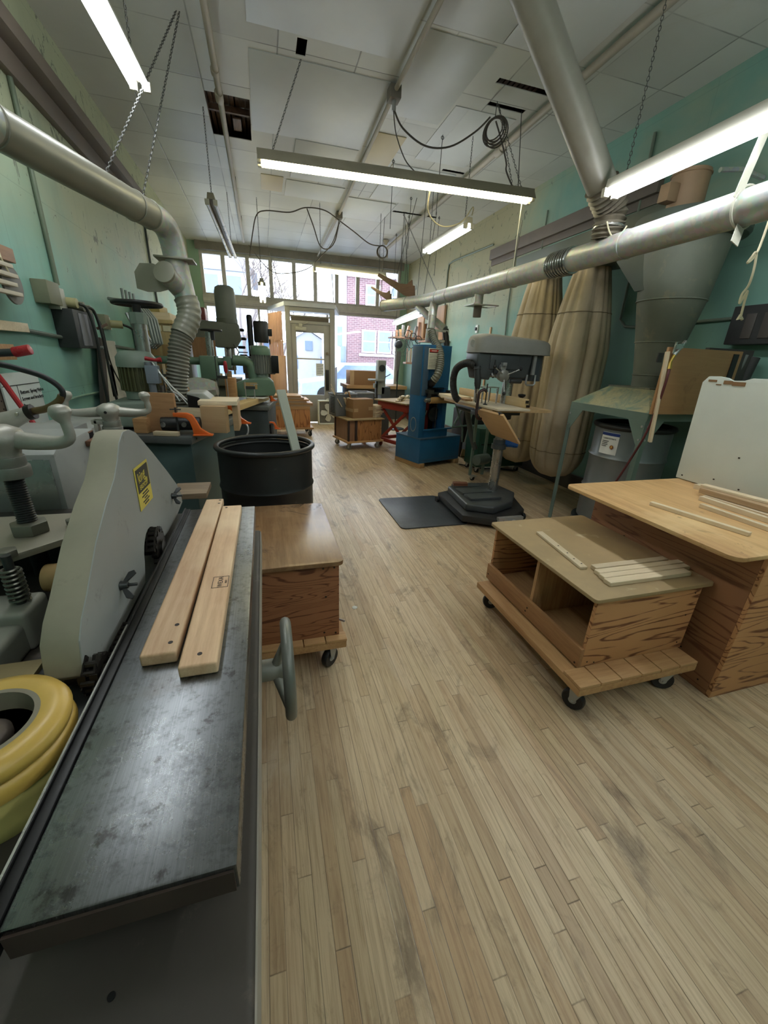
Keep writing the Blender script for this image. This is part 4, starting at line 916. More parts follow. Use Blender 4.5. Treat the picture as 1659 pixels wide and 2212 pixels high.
# ================================================================== blue drum sander (built at the origin, then set in place)
t = thing('drum_sander', 'tall blue drum sander standing on two wooden skids', 'sander')
M_blue = paint('sander blue', (34,96,144), .42, var=.14, scale=4)
M_blued = paint('sander grey blue', (66,92,118), .45, var=.12, scale=4)
for x in (.0,.69):
    MB().box(x,x+.085,-.02,.58,0,.065).build('skid', wood('skid wood',(186,150,104),(150,112,70),axis=1), t, bev=.003)
MB().box(-.01,.775,0,.56,.065,.42).build('base_cabinet', M_blue, t, bev=.004)
MB().box(-.014,.779,-.005,.565,.408,.424).build('base_lip', M_blued, t, bev=.002)
MB().box(.0,.765,-.004,.0,.11,.113).build('base_seam', M_blued, t)
MB().box(-.005,.1,.06,.3,.42,1.64).build('side_frame', M_blue, t, bev=.004)
MB().box(-.012,-.005,.08,.28,1.0,1.62).build('side_door', M_blued, t, bev=.003)
MB().box(.0,.095,.052,.06,1.0,1.62).build('front_cover', M_blued, t, bev=.003)
hp = MB().box(.1,.53,.1,.3,1.1,1.645).build('hood_panel', M_blue, t, bev=.004)
mb = MB()
for x in (.115,.515):
    for z in (1.12,1.3,1.48,1.63): mb.cyl((x,.1,z),(x,.094,z),.006,n=8)
mb.build('rivets', M_blued, hp)
for z in (1.56,1.48,1.4,1.33): MB().box(.53,.55,.14,.2,z,z+.035).build('hinge_tab', M_blue, hp)
sg = MB().box(.07,.255,.05,.1,1.34,1.6).build('warning_label', paint('label cream',(206,206,190),.6), t, bev=.001)
MB().box(.088,.238,.048,.051,1.555,1.585).build('red_banner', paint('warning red',(178,44,36),.5), sg); MB().box(.083,.243,.0485,.0515,1.545,1.592).build('black_border', M_ink, sg)
text('DANGER', .022, M_paper, sg, frame((.163,.0475,1.57),(1,0,0),(0,0,1)))
mb = MB()
for k in range(9): mb.box(.084,.242-.02*(k%3),.0485,.05,1.52-.019*k,1.525-.019*k)
mb.build('printed_lines', paint('grey ink',(110,110,112),.8), sg)
MB().box(.45,.53,.1,.3,.42,1.1).build('side_frame', M_blue, t, bev=.004); MB().box(.1,.45,.28,.3,.42,1.1).build('back_panel', M_black, t)
MB().box(.1,.55,.06,.1,.42,.52).build('sill', M_blue, t, bev=.004); MB().box(.08,.62,.04,.07,.52,.54).build('sill_rail', M_blue, t, bev=.003)
MB().cyl((.12,.02,.94),(.56,.02,.94),.045,n=24).build('tan_roller', wood('drum belt',(176,140,84),(150,116,66),axis=0), t, bev=.004)
MB().cyl((.1,.06,1.02),(.5,.06,1.02),.024,n=16).build('black_roller', M_rub, t)
mb = MB().cyl((.05,.02,.945),(.12,.02,.945),.035,n=18); mb.cyl((.03,.02,.945),(.05,.02,.945),.02,n=14); mb.build('roller_bearing', M_steel, t, bev=.004)
mb = MB(); mb.box(.06,.16,-.02,.07,1.03,1.08); mb.cyl((.11,.02,1.03),(.11,.02,.98),.03,n=14); mb.box(.46,.56,.0,.07,1.02,1.07); mb.build('guide_blocks', M_iron, t, bev=.005)
mb = MB(); 
for k in range(26): mb.cyl((.1+.015*k,.095,1.085),(.105+.015*k,.09,1.09),.005,n=6)
mb.build('chain_row', M_iron, t)
MB().lathe([(.03,-.01),(.1,-.01),(.105,0),(.1,.01),(.03,.01)], 24, (.38,.2,.72), (0,1,0)).build('drive_pulley', M_iron, t)
MB().box(.24,.32,.24,.27,.5,.9).build('red_motor_plate', paint('dull red',(140,44,36),.5), t); mb = MB().bar((.16,.2,.52),(.24,.2,.78),.012,.012); mb.bar((.42,.2,.52),(.42,.2,.9),.03,.01); mb.build('tension_rods', M_steel, t)
mb = MB().torus((-.008,.18,.6), .06, .004, (1,0,0), n=24, m=6); mb.xform(Matrix.Translation((0,0,.6)) @ Matrix.Scale(1.6,4,(0,0,1)) @ Matrix.Translation((0,0,-.6))); mb.build('oval_plate_ring', M_zinc, t)
mb = MB(); 
for a, b in (((.62,.02,.9),(.86,.05,.5)),((.84,.02,.9),(.66,.05,.56)),((.86,.05,.5),(.88,.05,.3)),((.98,.0,.8),(.9,.0,.3)),((.58,.0,.55),(.98,.0,.56))): mb.cyl(a,b,.014,n=8)
mb.build('outfeed_stand', M_teal, t); MB().box(.55,1.02,-.12,.12,.88,.93).build('outfeed_tray', paint('grey tray',(96,98,96),.5,.3), t, bev=.01)
MB().box(.87,.92,-.03,.03,.2,.3).build('junction_box', M_zinc, t, bev=.004)
t.location = (2.05,5.13,0); t.rotation_euler = (0,0,radians(19))
strip('wood_board', 'pale board resting on the sander outfeed beside the drill press table', 'board', (2.3,4.85,1.0), (2.42,5.25,1.0), .22, .02, M_maple)

# ---- red scissor lift
t = thing('scissor_lift', 'red scissor lift table loaded with boards behind the blue sander', 'lift table')
M_red = paint('lift red', (158,56,44), .45, var=.14, scale=4)
MB().box(0,.55,0,.78,.66,.78).build('platform', M_red, t, bev=.006); MB().box(-.05,.6,-.02,.82,.78,.8).build('top_board', M_mdf, t, bev=.003)
for y0, y1 in ((.06,.74),(.74,.06)):
    for x in (.05,.47): MB().bar((x+(.02 if y0<y1 else 0),y0,.12),(x+(.02 if y0<y1 else 0),y1,.66),.02,.05).build('scissor_arm', M_red, t, bev=.003)
MB().box(.0,.55,0,.05,.1,.16).box(.0,.55,.73,.78,.1,.16).box(0,.05,0,.78,.1,.16).box(.5,.55,0,.78,.1,.16).build('base_frame', M_red, t, bev=.004)
MB().bar((.0,.0,.16),(-.05,-.14,.14),.04,.05).bar((-.05,-.14,.22),(-.06,-.16,.08),.05,.04).build('orange_fork', paint('orange red',(206,66,30),.4), t, bev=.006)
for x, y in ((-.03,-.1),(.5,.05),(.03,.72),(.5,.72)): MB().cyl((x-.018,y,.062),(x+.018,y,.062),.06,n=22).build('wheel', paint('dark red wheel',(110,40,32),.5), t, bev=.006)
t.location = (2.15,6.04,0); t.rotation_euler = (0,0,radians(22))
for k in range(5):
    strip('offcut', 'pale offcut lying in the loose heap on the red lift table', 'offcut', (2.05+.05*k,6.3+.06*k,.8+.03*(k%3)), (2.2+.06*k,6.55+.05*k,.84+.02*(k%2)), .05, .02, M_maple, group='offcuts heaped on the lift table')

# ---- middle cart with crate and carton
t = thing('rolling_cart', 'small plywood cart on casters carrying a grey crate and a carton', 'cart')
MB().box(-.02,.66,-.02,.62,.12,.15).build('base_platform', M_pine, t, bev=.004)
MB().box(.17,.62,0,.018,.15,.49).build('front_panel', wood('fir plywood striped',(176,118,62),(112,66,30),axis=2,cathedral=1.1,scale=1.3), t, bev=.002)
MB().box(.0,.17,.02,.035,.15,.49).box(.015,.03,.035,.56,.15,.49).build('side_panel', wood('inner ply',(158,114,82),(130,90,60),axis=2), t)
MB().box(.0,.03,-.002,.03,.15,.49).box(.13,.17,-.002,.03,.15,.49).box(.0,.03,.55,.59,.15,.49).build('dark_posts', paint('dark brown post',(52,36,32),.6), t, bev=.002)
MB().box(.6,.62,.0,.59,.15,.49).box(.0,.62,.57,.59,.15,.49).build('back_panels', M_fir, t)
MB().box(-.03,.66,-.03,.62,.49,.51).build('top', M_mdf, t, bev=.003)
for x, y in ((.05,.05),(.58,.04),(.05,.55),(.58,.55)): caster(x, y, .12, t, .6+x, .045, paint('pale caster',(120,116,108),.5))
t.location = (1.26,6.36,0); t.rotation_euler = (0,0,radians(13))
t = thing('crate', 'grey plastic crate full of wood offcuts on the small cart', 'crate')
M_crate = paint('grey crate plastic', (104,106,108), .45, var=.08)
mb = MB(); mb.box(0,.4,0,.016,0,.36); mb.box(0,.4,.284,.3,0,.36); mb.box(0,.016,0,.3,0,.36); mb.box(.384,.4,0,.3,0,.36); mb.box(0,.4,0,.3,0,.016); mb.build('body', M_crate, t, bev=.004)
mb = MB(); mb.box(-.012,.412,-.012,.012,.335,.362); mb.box(-.012,.412,.288,.312,.335,.362); mb.box(-.012,.012,-.012,.312,.335,.362); mb.box(.388,.412,-.012,.312,.335,.362); mb.build('rim', M_crate, t, bev=.004)
mb = MB()
for k in range(11): mb.box(-.003,.0,.05,.23,.05+.024*k,.062+.024*k)
mb.build('side_slots', M_black, t)
mb = MB()
for x in (0,.36): mb.box(x-.006,x+.046,-.01,0,0,.335)
mb.build('corner_ribs', M_crate, t, bev=.004)
t.location = (1.12,6.71,.51); t.rotation_euler = (0,0,radians(14))
for k in range(12):
    r = random.Random(40+k); x, y = 1.2+.27*r.random(), 6.7+.18*r.random(); a = r.uniform(0,6.28); L = r.uniform(.16,.3)
    strip('offcut', 'thin wood offcut sticking out of the grey crate', 'offcut', (x,y,.62), (x+.13*cos(a),y+.1*sin(a),.62+L), r.uniform(.025,.045), .014, M_maple if k % 3 else M_pine, group='offcuts in the grey crate')
for k, (a, b) in enumerate((((1.2,6.8,.68),(1.05,6.82,1.02)),((1.22,6.72,.66),(1.04,6.72,.96)))): strip('lath', ['long pale lath leaning furthest left out of the crate','second long lath leaning left out of the crate'][k], 'lath', a, b, .03, .012, M_maple)
t = thing('crate', 'second grey crate behind the carton on the small cart', 'crate')
mb = MB(); mb.box(0,.36,0,.016,0,.37); mb.box(0,.36,.284,.3,0,.37); mb.box(0,.016,0,.3,0,.37); mb.box(.344,.36,0,.3,0,.37); mb.box(0,.36,0,.3,0,.016); mb.build('body', M_crate, t, bev=.004)
mb = MB(); mb.box(-.012,.372,-.012,.012,.345,.372); mb.box(-.012,.372,.288,.312,.345,.372); mb.box(-.012,.012,-.012,.312,.345,.372); mb.box(.348,.372,-.012,.312,.345,.372); mb.build('rim', paint('pale crate rim',(160,162,164),.4), t, bev=.004)
t.location = (1.5,6.98,.51); t.rotation_euler = (0,0,radians(10))
t = thing('cardboard_box', 'closed brown carton taped along its seams at the front of the small cart', 'carton')
M_card = paint('brown cardboard', (150,112,74), .75, var=.06, scale=4)
MB().box(0,.39,0,.24,0,.3).build('carton', M_card, t, bev=.004); MB().box(-.002,.392,-.001,.12,.3,.302).box(-.002,.392,.122,.241,.3,.302).build('flaps', M_card, t)
MB().box(.02,.1,-.002,0,.1,.155).box(.3,.39,-.002,0,.12,.175).box(-.002,0,0,.24,.1,.15).build('tape', paint('packing tape',(178,146,108),.3), t)
t.location = (1.36,6.47,.51); t.rotation_euler = (0,0,radians(18))
for k in range(6):
    strip('board', 'short pale board in the stack on the right of the small cart', 'board', (1.72,6.66+.01*(k%2),.51+.033*k), (1.84+.03*(k%3),6.78,.51+.033*k), .2, .03, M_maple, group='boards stacked on the small cart')
# ---- far cart stacked with boards
t = thing('rolling_cart', 'plywood box cart piled with boards before the entrance door', 'cart')
MB().box(-.03,.8,0,.6,.14,.17).build('base_platform', M_pine, t, bev=.004); MB().box(0,.74,.03,.57,.17,.52).build('box', wood('fir plywood warm',(190,128,70),(140,84,42),axis=2,cathedral=.8,scale=1.0), t, bev=.003); MB().box(0,.74,.02,.58,.5,.56).build('rail', M_pine, t, bev=.003)
for x, y in ((.04,.05),(.74,.05),(.04,.54),(.74,.54)): caster(x, y, .14, t, .4, .05)
t.location = (.05,7.6,0); t.rotation_euler = (0,0,radians(2))
for k, (w, dx) in enumerate(((.82,.0),(.8,.02),(.7,.0),(.72,.03),(.66,.0),(.5,.1))):
    strip('board', 'flat board in the pile on the far cart before the door', 'board', (.02+dx,7.88,.56+.032*k), (.02+dx+w,7.9,.56+.032*k), .5, .028, M_pine if k % 2 else wood('tan board',(178,148,120),(158,126,96),axis=0), group='boards piled on the far cart')
# ---- box fan
t = thing('box_fan', 'white box fan standing on the floor by the entrance door', 'fan')
M_fan = paint('cream plastic', (216,214,200), .4, var=.03); M_fand = paint('fan dark inside',(112,108,100),.7)
mb = MB(); mb.box(0,.53,0,.11,0,.03); mb.box(0,.53,0,.11,.5,.53); mb.box(0,.03,0,.11,0,.53); mb.box(.5,.53,0,.11,0,.53); mb.build('housing', M_fan, t, bev=.012, seg=3)
MB().box(.03,.5,.09,.1,.03,.5).build('back_grille', M_fand, t)
mb = MB()
for k in range(24): mb.box(.035+.0195*k,.038+.0195*k,.005,.008,.03,.5)
mb.build('front_grille', paint('grille wire',(170,166,154),.5), t)
fb = MB().cyl((.265,.03,.265),(.265,.07,.265),.05,n=24).build('hub', M_fan, t)
for k in range(5):
    a = 2*pi*k/5+.3; mb = MB(); P = [(-.03,.04),(-.07,.12),(-.06,.19),(-.01,.205),(.045,.18),(.04,.1),(.025,.04)]
    mb.rings([[(.265+x*cos(a)-z*sin(a), yy+x*.35, .265+x*sin(a)+z*cos(a)) for x, z in P] for yy in (.045,.05)]); mb.build('blade', M_fan, fb)
MB().tube([(.2,.055,.53),(.21,.055,.555),(.32,.055,.555),(.33,.055,.53)], .009, 8).build('handle', M_fan, t)
t.location = (1.11,9.02,0); t.rotation_euler = (0,0,radians(3))
# ---- spindle machine in the window, carton, pedestal fan
t = thing('band_saw', 'grey upright band saw with a small table before the right window', 'band saw', (2.1,7.6,0))
M_bs = paint('band saw grey', (140,142,134), .45, var=.1)
MB().box(2.05,2.2,7.5,7.7,.8,1.42).build('column', M_bs, t, bev=.02, seg=3); MB().box(1.99,2.06,7.52,7.62,.92,1.0).box(1.9,2.16,7.45,7.7,1.05,1.08).build('table', M_bs, t, bev=.004)
MB().cyl((2.12,7.49,1.28),(2.12,7.5,1.28),.06,n=20).build('round_cover', M_iron, t); MB().box(2.12,2.3,7.5,7.75,0,.95).build('base', paint('dark grey base',(70,72,74),.5), t, bev=.01); MB().box(2.02,2.06,7.52,7.6,.75,1.05).build('trunnion', M_iron, t); MB().bar((2.18,7.5,1.12),(2.28,7.48,1.18),.015,.015).build('lever', M_iron, t)
t = thing('cardboard_box', 'large brown carton on the window ledge behind the grey crates', 'carton', (2.3,10.0,0)); MB().box(2.0,2.75,9.9,10.4,.82,1.15).build('carton', M_card, t, bev=.005); MB().box(1.999,2.1,9.895,9.9,.82,1.15).build('pale_side', paint('pale card',(186,152,112),.7), t)
t = thing('window_bench', 'low window display bench under the right window', 'bench', (2.6,10.1,0)); MB().box(1.9,3.44,9.8,10.7,.74,.82).build('top', M_pine, t, bev=.004); MB().box(1.95,3.4,9.85,9.9,0,.74).build('front_panel', M_dark, t); MB().box(1.95,2.0,9.9,10.65,0,.74).box(3.35,3.4,9.9,10.65,0,.74).build('ends', M_dark, t)
t = thing('pedestal_fan', 'black pedestal fan with a round wire cage by the right window', 'fan', (2.7,8.4,0))
MB().lathe([(.0,.0),(.2,.0),(.2,.02),(.03,.05),(.02,.06)], 24, (2.72,8.4,0)).build('base', M_rub, t); MB().cyl((2.72,8.4,.03),(2.72,8.4,1.45),.014,n=10).build('pole', M_rub, t); MB().lathe([(.02,1.0),(.03,1.2),(.055,1.45),(.05,1.6)], 16, (2.72,8.42,0)).build('neck', paint('fan grey',(96,92,88),.5), t)
MB().lathe([(.0,-.05),(.07,-.04),(.08,.0),(.06,.12),(.0,.14)], 20, (2.7,8.36,1.73), (0,1,0)).build('motor', M_rub, t)
mb = MB()
for r in (.23,.17,.11): mb.torus((2.7,8.3,1.73), r, .003, (0,1,0), n=36, m=5)
for k in range(24): a = 2*pi*k/24; mb.tube([(2.7+.05*cos(a),8.27,1.73+.05*sin(a)),(2.7+.16*cos(a),8.28,1.73+.16*sin(a)),(2.7+.23*cos(a),8.32,1.73+.23*sin(a))], .0016, 4)
mb.build('cage', M_chain, t)
# ---- shelves in the far right corner
t = thing('wall_shelf', 'wooden wall shelf crammed with wood in the far right corner', 'shelf', (3.3,8.8,1.9))
M_sh = wood('shelf wood',(176,134,106),(150,108,80),axis=0)
mb = MB(); mb.box(2.65,3.62,8.6,9.0,1.86,1.89); mb.build('shelf_board', M_sh, t, bev=.003)
MB().box(3.58,3.62,8.2,9.0,1.86,2.5).box(3.3,3.33,8.6,8.98,1.89,2.4).build('uprights', wood('shelf side',(176,140,104),(150,112,80),axis=2), t, bev=.003)
MB().box(3.2,3.63,7.9,8.6,1.8,1.83).build('lower_board', M_sh, t, bev=.003)
for k in range(3): MB().tube([(2.72+.22*k,8.62,1.86),(2.75+.22*k,8.6,1.6),(2.8+.24*k,8.6,1.86)], .008, 6).build('bracket', M_iron, t)
for k in range(9):
    r = random.Random(90+k); strip('offcut', 'upright offcut standing on the crammed corner shelf', 'offcut', (2.74+.09*k,8.75,1.89), (2.76+.09*k+.04*r.uniform(-1,1),8.75,2.0+.22*r.random()), .05, .05, (M_sh, M_pine, paint('grey offcut',(120,116,112),.6))[k % 3], group='offcuts on the corner shelf')
for k in range(16):
    r = random.Random(120+k); strip('dowel', 'upright stick racked under the corner shelf above the sander', 'stick', (2.95+.042*k,8.5,1.4), (2.95+.042*k,8.5,1.62+.1*r.random()), .022, .02, (M_sh, M_maple, M_pine)[k % 3], group='sticks racked behind the blue sander')
o = MB().box(2.9,3.64,8.42,8.62,1.36,1.4).build('stick_rack', M_sh, None, bev=.003); tag(o, 'low wooden rack holding sticks behind the blue sander', 'rack')
for k in range(3):
    t = thing('cable_coil', 'dark coil of cable dangling from the corner shelf', 'cable', (2.95+.12*k,8.55,1.8), 0, 'cable coils under the corner shelf'); MB().torus((2.95+.12*k,8.55,1.95-.05*k), .07, .008, (.3,1,0), n=20, m=6).build('coil', M_rub, t); MB().tube(arc((2.9+.12*k,8.55,1.9),(3.1+.1*k,8.55,1.72),.12),.006,5).build('tail', M_rub, t)
# ---- shaped forms lying on top of the duct
for k, (o0, sc, lb) in enumerate((((2.27,6.35,2.345),1.0,'large curved wooden form with a stepped end lying on the long duct'),((2.08,6.95,2.35),.62,'small curved wooden form lying near the far end of the long duct'))):
    P = [(.0,.0),(.02,.14),(.06,.15),(.07,.22),(.16,.17),(.3,.19),(.72,.36),(.75,.32),(.2,.02),(.1,-.01)]
    mb = MB().rings([[(x*sc, s, z*sc) for x, z in P] for s in (-.012,.012)]); ob = mb.build('wood_form', wood('brown form',(132,100,76),(108,80,58),axis=0), None, bev=.002)
    ob.matrix_basis = Matrix.Translation(o0) @ Matrix.Rotation(radians(125 if k == 0 else 122), 4, 'Z'); tag(ob, lb, 'wood form')
# ---- mouldings hung on the vestibule cheek
ck0, ck1 = Vector((.49,9.36,0)), Vector((.22,10.1,0))
for tier, (z1, n, L) in enumerate(((2.28,9,.5),(1.75,8,.42),(1.24,7,.16))):
    rr = random.Random(tier)
    for k in range(n):
        p = ck0.lerp(ck1, .05+.9*k/(n-1)); ln = L+.12*k/(n-1)*(1 if tier < 2 else .5)+.05*rr.random()
        strip('moulding', ['reddish moulding hung in the top row beside the entrance','reddish moulding hung in the middle row beside the entrance','short moulding hung in the bottom row beside the entrance'][tier], 'moulding', (p.x-.04,p.y,z1-ln), (p.x-.04,p.y,z1), .07, .033, wood('reddish moulding',(218,176,150),(192,144,118),axis=0), group='mouldings beside the entrance, %s row' % ('top','middle','bottom')[tier])
    o = MB().bar(ck0+Vector((-.045,0,z1-.05)), ck1+Vector((-.045,0,z1-.05)), .012, .03).build('hanging_rail', M_maple, None); tag(o, ['topmost pale rail holding mouldings beside the entrance','middle pale rail holding mouldings beside the entrance','lowest pale rail holding mouldings beside the entrance'][tier], 'rail')
mb = MB().rings([[(.3+.17*cos(a),9.25+.12*sin(a),z) for a in [pi+.35+ (pi-.7)*i/8 for i in range(9)]] for z in (.0,1.42)], closed=False, cap=False); o = mb.build('curved_plywood', wood('bent ply',(190,150,120),(170,130,98),axis=2), None); o.modifiers.new('thickness','SOLIDIFY').thickness = .012; tag(o, 'curved sheet of bent plywood leaning beside the entrance door', 'plywood')
o = MB().box(-.03,.16,8.7,8.72,0,1.5).build('orange_panel', wood('orange board',(206,150,110),(188,130,92),axis=2), None, bev=.003); tag(o, 'upright orange tan board standing behind the green feeder motor', 'board')
# ================================================================== foreground moulding machine (left)
M_cast = paint('dusty grey casting', (142,142,132), .5, .15, var=.1, scale=5, wear=(118,112,98), wear_amt=.64)
M_hood = paint('dusty grey guard paint', (152,154,150), .5, var=.1, scale=5, wear=(124,124,116), wear_amt=.6)
M_base = paint('dusty shade-darkened base', (66,60,53), .6, var=.2, scale=4, wear=(92,82,72), wear_amt=.58)  # dusty, with the shade over the base darkened into its colour
M_alu = paint('cast aluminium', (172,168,158), .42, .3, var=.1, scale=12, bump=.25)
M_black2 = paint('black oxide steel', (38,38,38), .38, .6, var=.2)
M_chn = paint('oily chain', (44,40,36), .4, .6, var=.2)
def bed_mat():
    t = NT('worn cast iron bed'); st = t.noise(t.mapping((140,1.2,1)), 4, 6, .75); v = t.mapping(); sp = t.noise(v, 22, 6, .7); bl = t.noise(v, 4, 5, .65, .4)
    col = t.mix(t.rng(st, .3, .7, 0, 1), lin((112,115,117)), lin((134,137,140)))
    sm = t.noise(v, 55, 6, .7); col = t.mix(t.rng(sm, .5, .66, 0, .5), col, lin((66,66,64))); col = t.mix(t.rng(sp, .58, .66, 0, .6), col, lin((58,54,50)))
    col = t.mix(t.rng(bl, .55, .75, 0, .55), col, lin((96,84,70)))
    t.bump(st, .08, .002)
    return t.out(col, t.math('ADD', t.rng(bl, .3, .7, .17, .3), t.math('MULTIPLY', sm, .16)), 1.0)
M_bed = bed_mat()
t = thing('moulding_machine', 'long grey moulding machine with crank handles and a chain guard in the left foreground', 'machine', (-.4,.9,0))
MB().box(-1.0,-.052,.04,1.5,.73,.80).build('base_top', M_base, t, bev=.012, seg=3); MB().box(-.053,-.0505,.06,1.49,.735,.795).build('pale_edge', paint('pale base edge',(160,154,142),.6,var=.2,scale=7), t); MB().box(-.95,-.2,.1,1.45,0,.73).build('base', M_base, t, bev=.014, seg=3)  # includes a thin paler strip along the right edge of the base
MB().box(-.292,-.066,.305,1.5,.855,.9).build('bed', M_bed, t, bev=.003)
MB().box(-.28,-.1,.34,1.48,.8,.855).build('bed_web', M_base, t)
MB().box(-.29,-.07,.302,.3051,.857,.893).build('rusty_end_face', paint('rusty iron face',(62,48,40),.7,var=.25,scale=9), t)
MB().box(-.312,-.2925,.28,1.5,.872,.903).box(-.312,-.306,.28,1.5,.903,.908).build('guide_rail', M_black2, t, bev=.002)
MB().box(-.311,-.308,.28,.8,.908,.9086).build('polished_edge', M_steel, t)
MB().cyl((-.2,.27,.80),(-.2,.27,.8012),.004,n=14).build('bolt_hole', M_black, t)
MB().box(-.47,-.312,.6,1.6,.8,.85).build('side_plate', paint('dark grey plate',(84,86,86),.4,.5,var=.12), t, bev=.003)
# chain guard
M_dustrim = paint('sawdust coated steel', (150,144,124), .7, var=.1, scale=6, wear=(134,130,114), wear_amt=.6)
def arcpts(c, r, a0, a1, n): return [(c[0]+r*cos(radians(a0+(a1-a0)*i/n)), c[1]+r*sin(radians(a0+(a1-a0)*i/n))) for i in range(n+1)]
G = [(.80,.832),(.735,.832),(.708,.87),(.712,.9),(.722,.938),(.75,.968),(.79,.995),(.88,1.065),(.975,1.12),(1.05,1.155),(1.095,1.19),(1.13,1.226),(1.17,1.245),(1.22,1.243),(1.27,1.226)] + [(1.404,1.137),(1.55,1.034),(1.655,.955),(1.7,.905),(1.708,.86),(1.6,.85),(1.42,.85),(1.335,.86)] + arcpts((1.22,.865), .085, 20, 168, 10) + [(1.11,.832)]
mb = MB()
a, b = -.401, -.342
K = .945
G = [(y*K, 1.45-(1.45-z)*K) for y, z in G]
mb.rings([[(a,y,z) for y,z in G],[(b,y,z) for y,z in G]]); gd = mb.build('chain_guard', M_dustrim, t, bev=.003, seg=2, smooth=28)
MB().rings([[(b-.001,y,z) for y,z in G],[(b+.0015,y,z) for y,z in G]]).build('guard_face', M_hood, gd, smooth=28)
def wing(c, par):
    c = Vector(c); mb = MB().lathe([(.0,.016),(.008,.016),(.011,.0)], 14, c, (1,0,0)); mb.cyl(c+Vector((.01,0,0)), c+Vector((.034,0,0)), .004, n=8)
    for s in (1,-1): mb.rings([[c+Vector((x, s*y*.72, s*y*.7+.0)) + Vector((0, w*.7, -w*.72)) for x, y in ((.003,.006),(.012,.006),(.03,.026),(.026,.034),(.014,.03))] for w in (-.0025,.0025)])
    return mb.build('wing_nut', M_iron, par, bev=.001, seg=1)
wing((-.34,.892,.951), gd); wing((-.34,1.465,.968), gd)
# maker's plate
uv0 = Vector((-.3395,1.181,1.099)); px, pz = Vector((0,.957,.29)).normalized(), Vector((0,-.29,.957)).normalized()
F = frame(uv0, Vector((0,1,0)), Vector((0,0,1)))
F = frame(uv0, Vector((0,1,-.02)), Vector((0,.02,1)))
M_yel = paint('label yellow',(214,196,88),.5,var=.05); M_lab = paint('label dark grey',(70,68,60),.5)
mb = MB().box(-.062,.062,-.058,.058,0,.0012).xform(F); lb = mb.build('maker_label', M_yel, gd)
mb = MB().box(-.055,.055,-.012,.051,.0012,.002).xform(F); mb.build('dark_panel', M_lab, lb)
text('king', .04, M_yel, lb, F @ Matrix.Translation((-.012,.028,.002)) @ Matrix.Rotation(.12,4,'Z'))
text('EASYCUT', .018, M_yel, lb, F @ Matrix.Translation((-.002,0,.002)))
mb = MB().box(.018,.036,.002,.014,.002,.0026).xform(F); mb.build('small_badge', M_yel, lb)
for k, w in enumerate((.05,.066,.03,.06,.04)): MB().box(-w/2,w/2,-.022-.0075*k,-.018-.0075*k,.0012,.0018).xform(F).build('text_line', M_lab, lb)
# sprockets and chain
def sprocket(c, r, teeth, par, name='sprocket'):
    c = Vector(c); P = []
    for i in range(teeth*4): a = 2*pi*i/(teeth*4); rr = r*(1.1 if i % 4 in (0,1) else .92); P.append((c.y+rr*cos(a), c.z+rr*sin(a)))
    mb = MB().prism(P, 'yz', c.x-.007, c.x+.007); mb.cyl(c-Vector((.05,0,0)), c+Vector((.014,0,0)), r*.45, n=16); return mb.build(name, M_chn, par)
def chainrun(P, par):
    P = spline(P, 8); n = 0; mb = MB(); acc = 0; L = .0165
    for i in range(len(P)-1):
        a, b2 = P[i], P[i+1]; d = b2-a
        while acc < d.length:
            c = a + d.normalized()*acc; mb.cyl(c-Vector((.011,0,0)), c+Vector((.011,0,0)), .0062, n=8)
            q = c + d.normalized()*L
            for s in (-.009,.009): mb.bar(c+Vector((s,0,0)), q+Vector((s,0,0)), .0025, .012)
            acc += L
        acc -= d.length
    return mb.build('roller_chain', M_chn, par)
sprocket((-.326,1.165,.912), .048, 12, t); sprocket((-.328,.69,.885), .034, 10, t)
chainrun([(-.332,1.11,.93),(-.332,1.15,.965),(-.332,1.2,.955),(-.332,1.222,.91)], t)
chainrun([(-.33,.86,.868),(-.33,.78,.868),(-.33,.715,.862),(-.33,.665,.868),(-.33,.65,.9),(-.33,.68,.925)], t)
MB().cyl((-.46,.69,.885),(-.33,.69,.885),.014,n=14).build('shaft', M_iron, t)
# sheet metal housing behind the guard
MB().prism([(1.42,.87),(1.42,1.135),(1.46,1.155),(1.75,1.16),(1.75,.87)], 'yz', -1.0, -.635).build('head_housing', M_hood, t, bev=.01)
MB().box(-.99,-.65,1.415,1.42,.9,1.12).build('front_panel', paint('bright sheet steel',(158,160,156),.3,.6,var=.08), t, bev=.002)
MB().box(-1.15,-.86,2.2,2.8,.98,1.06).box(-1.12,-.8,1.75,2.15,1.0,1.12).build('rear_cover', M_hood, t, bev=.006)
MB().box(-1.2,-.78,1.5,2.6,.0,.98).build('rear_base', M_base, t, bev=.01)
MB().box(-.66,-.46,1.5,1.8,.02,.84).build('rear_foot', M_black2, t, bev=.01)
MB().obox((-.67,1.72,1.13),(.07,.05,.05)).obox((-.62,1.7,1.12),(.03,.1,.02)).build('latch', paint('rusty latch',(120,84,62),.6,.4), t, bev=.004)
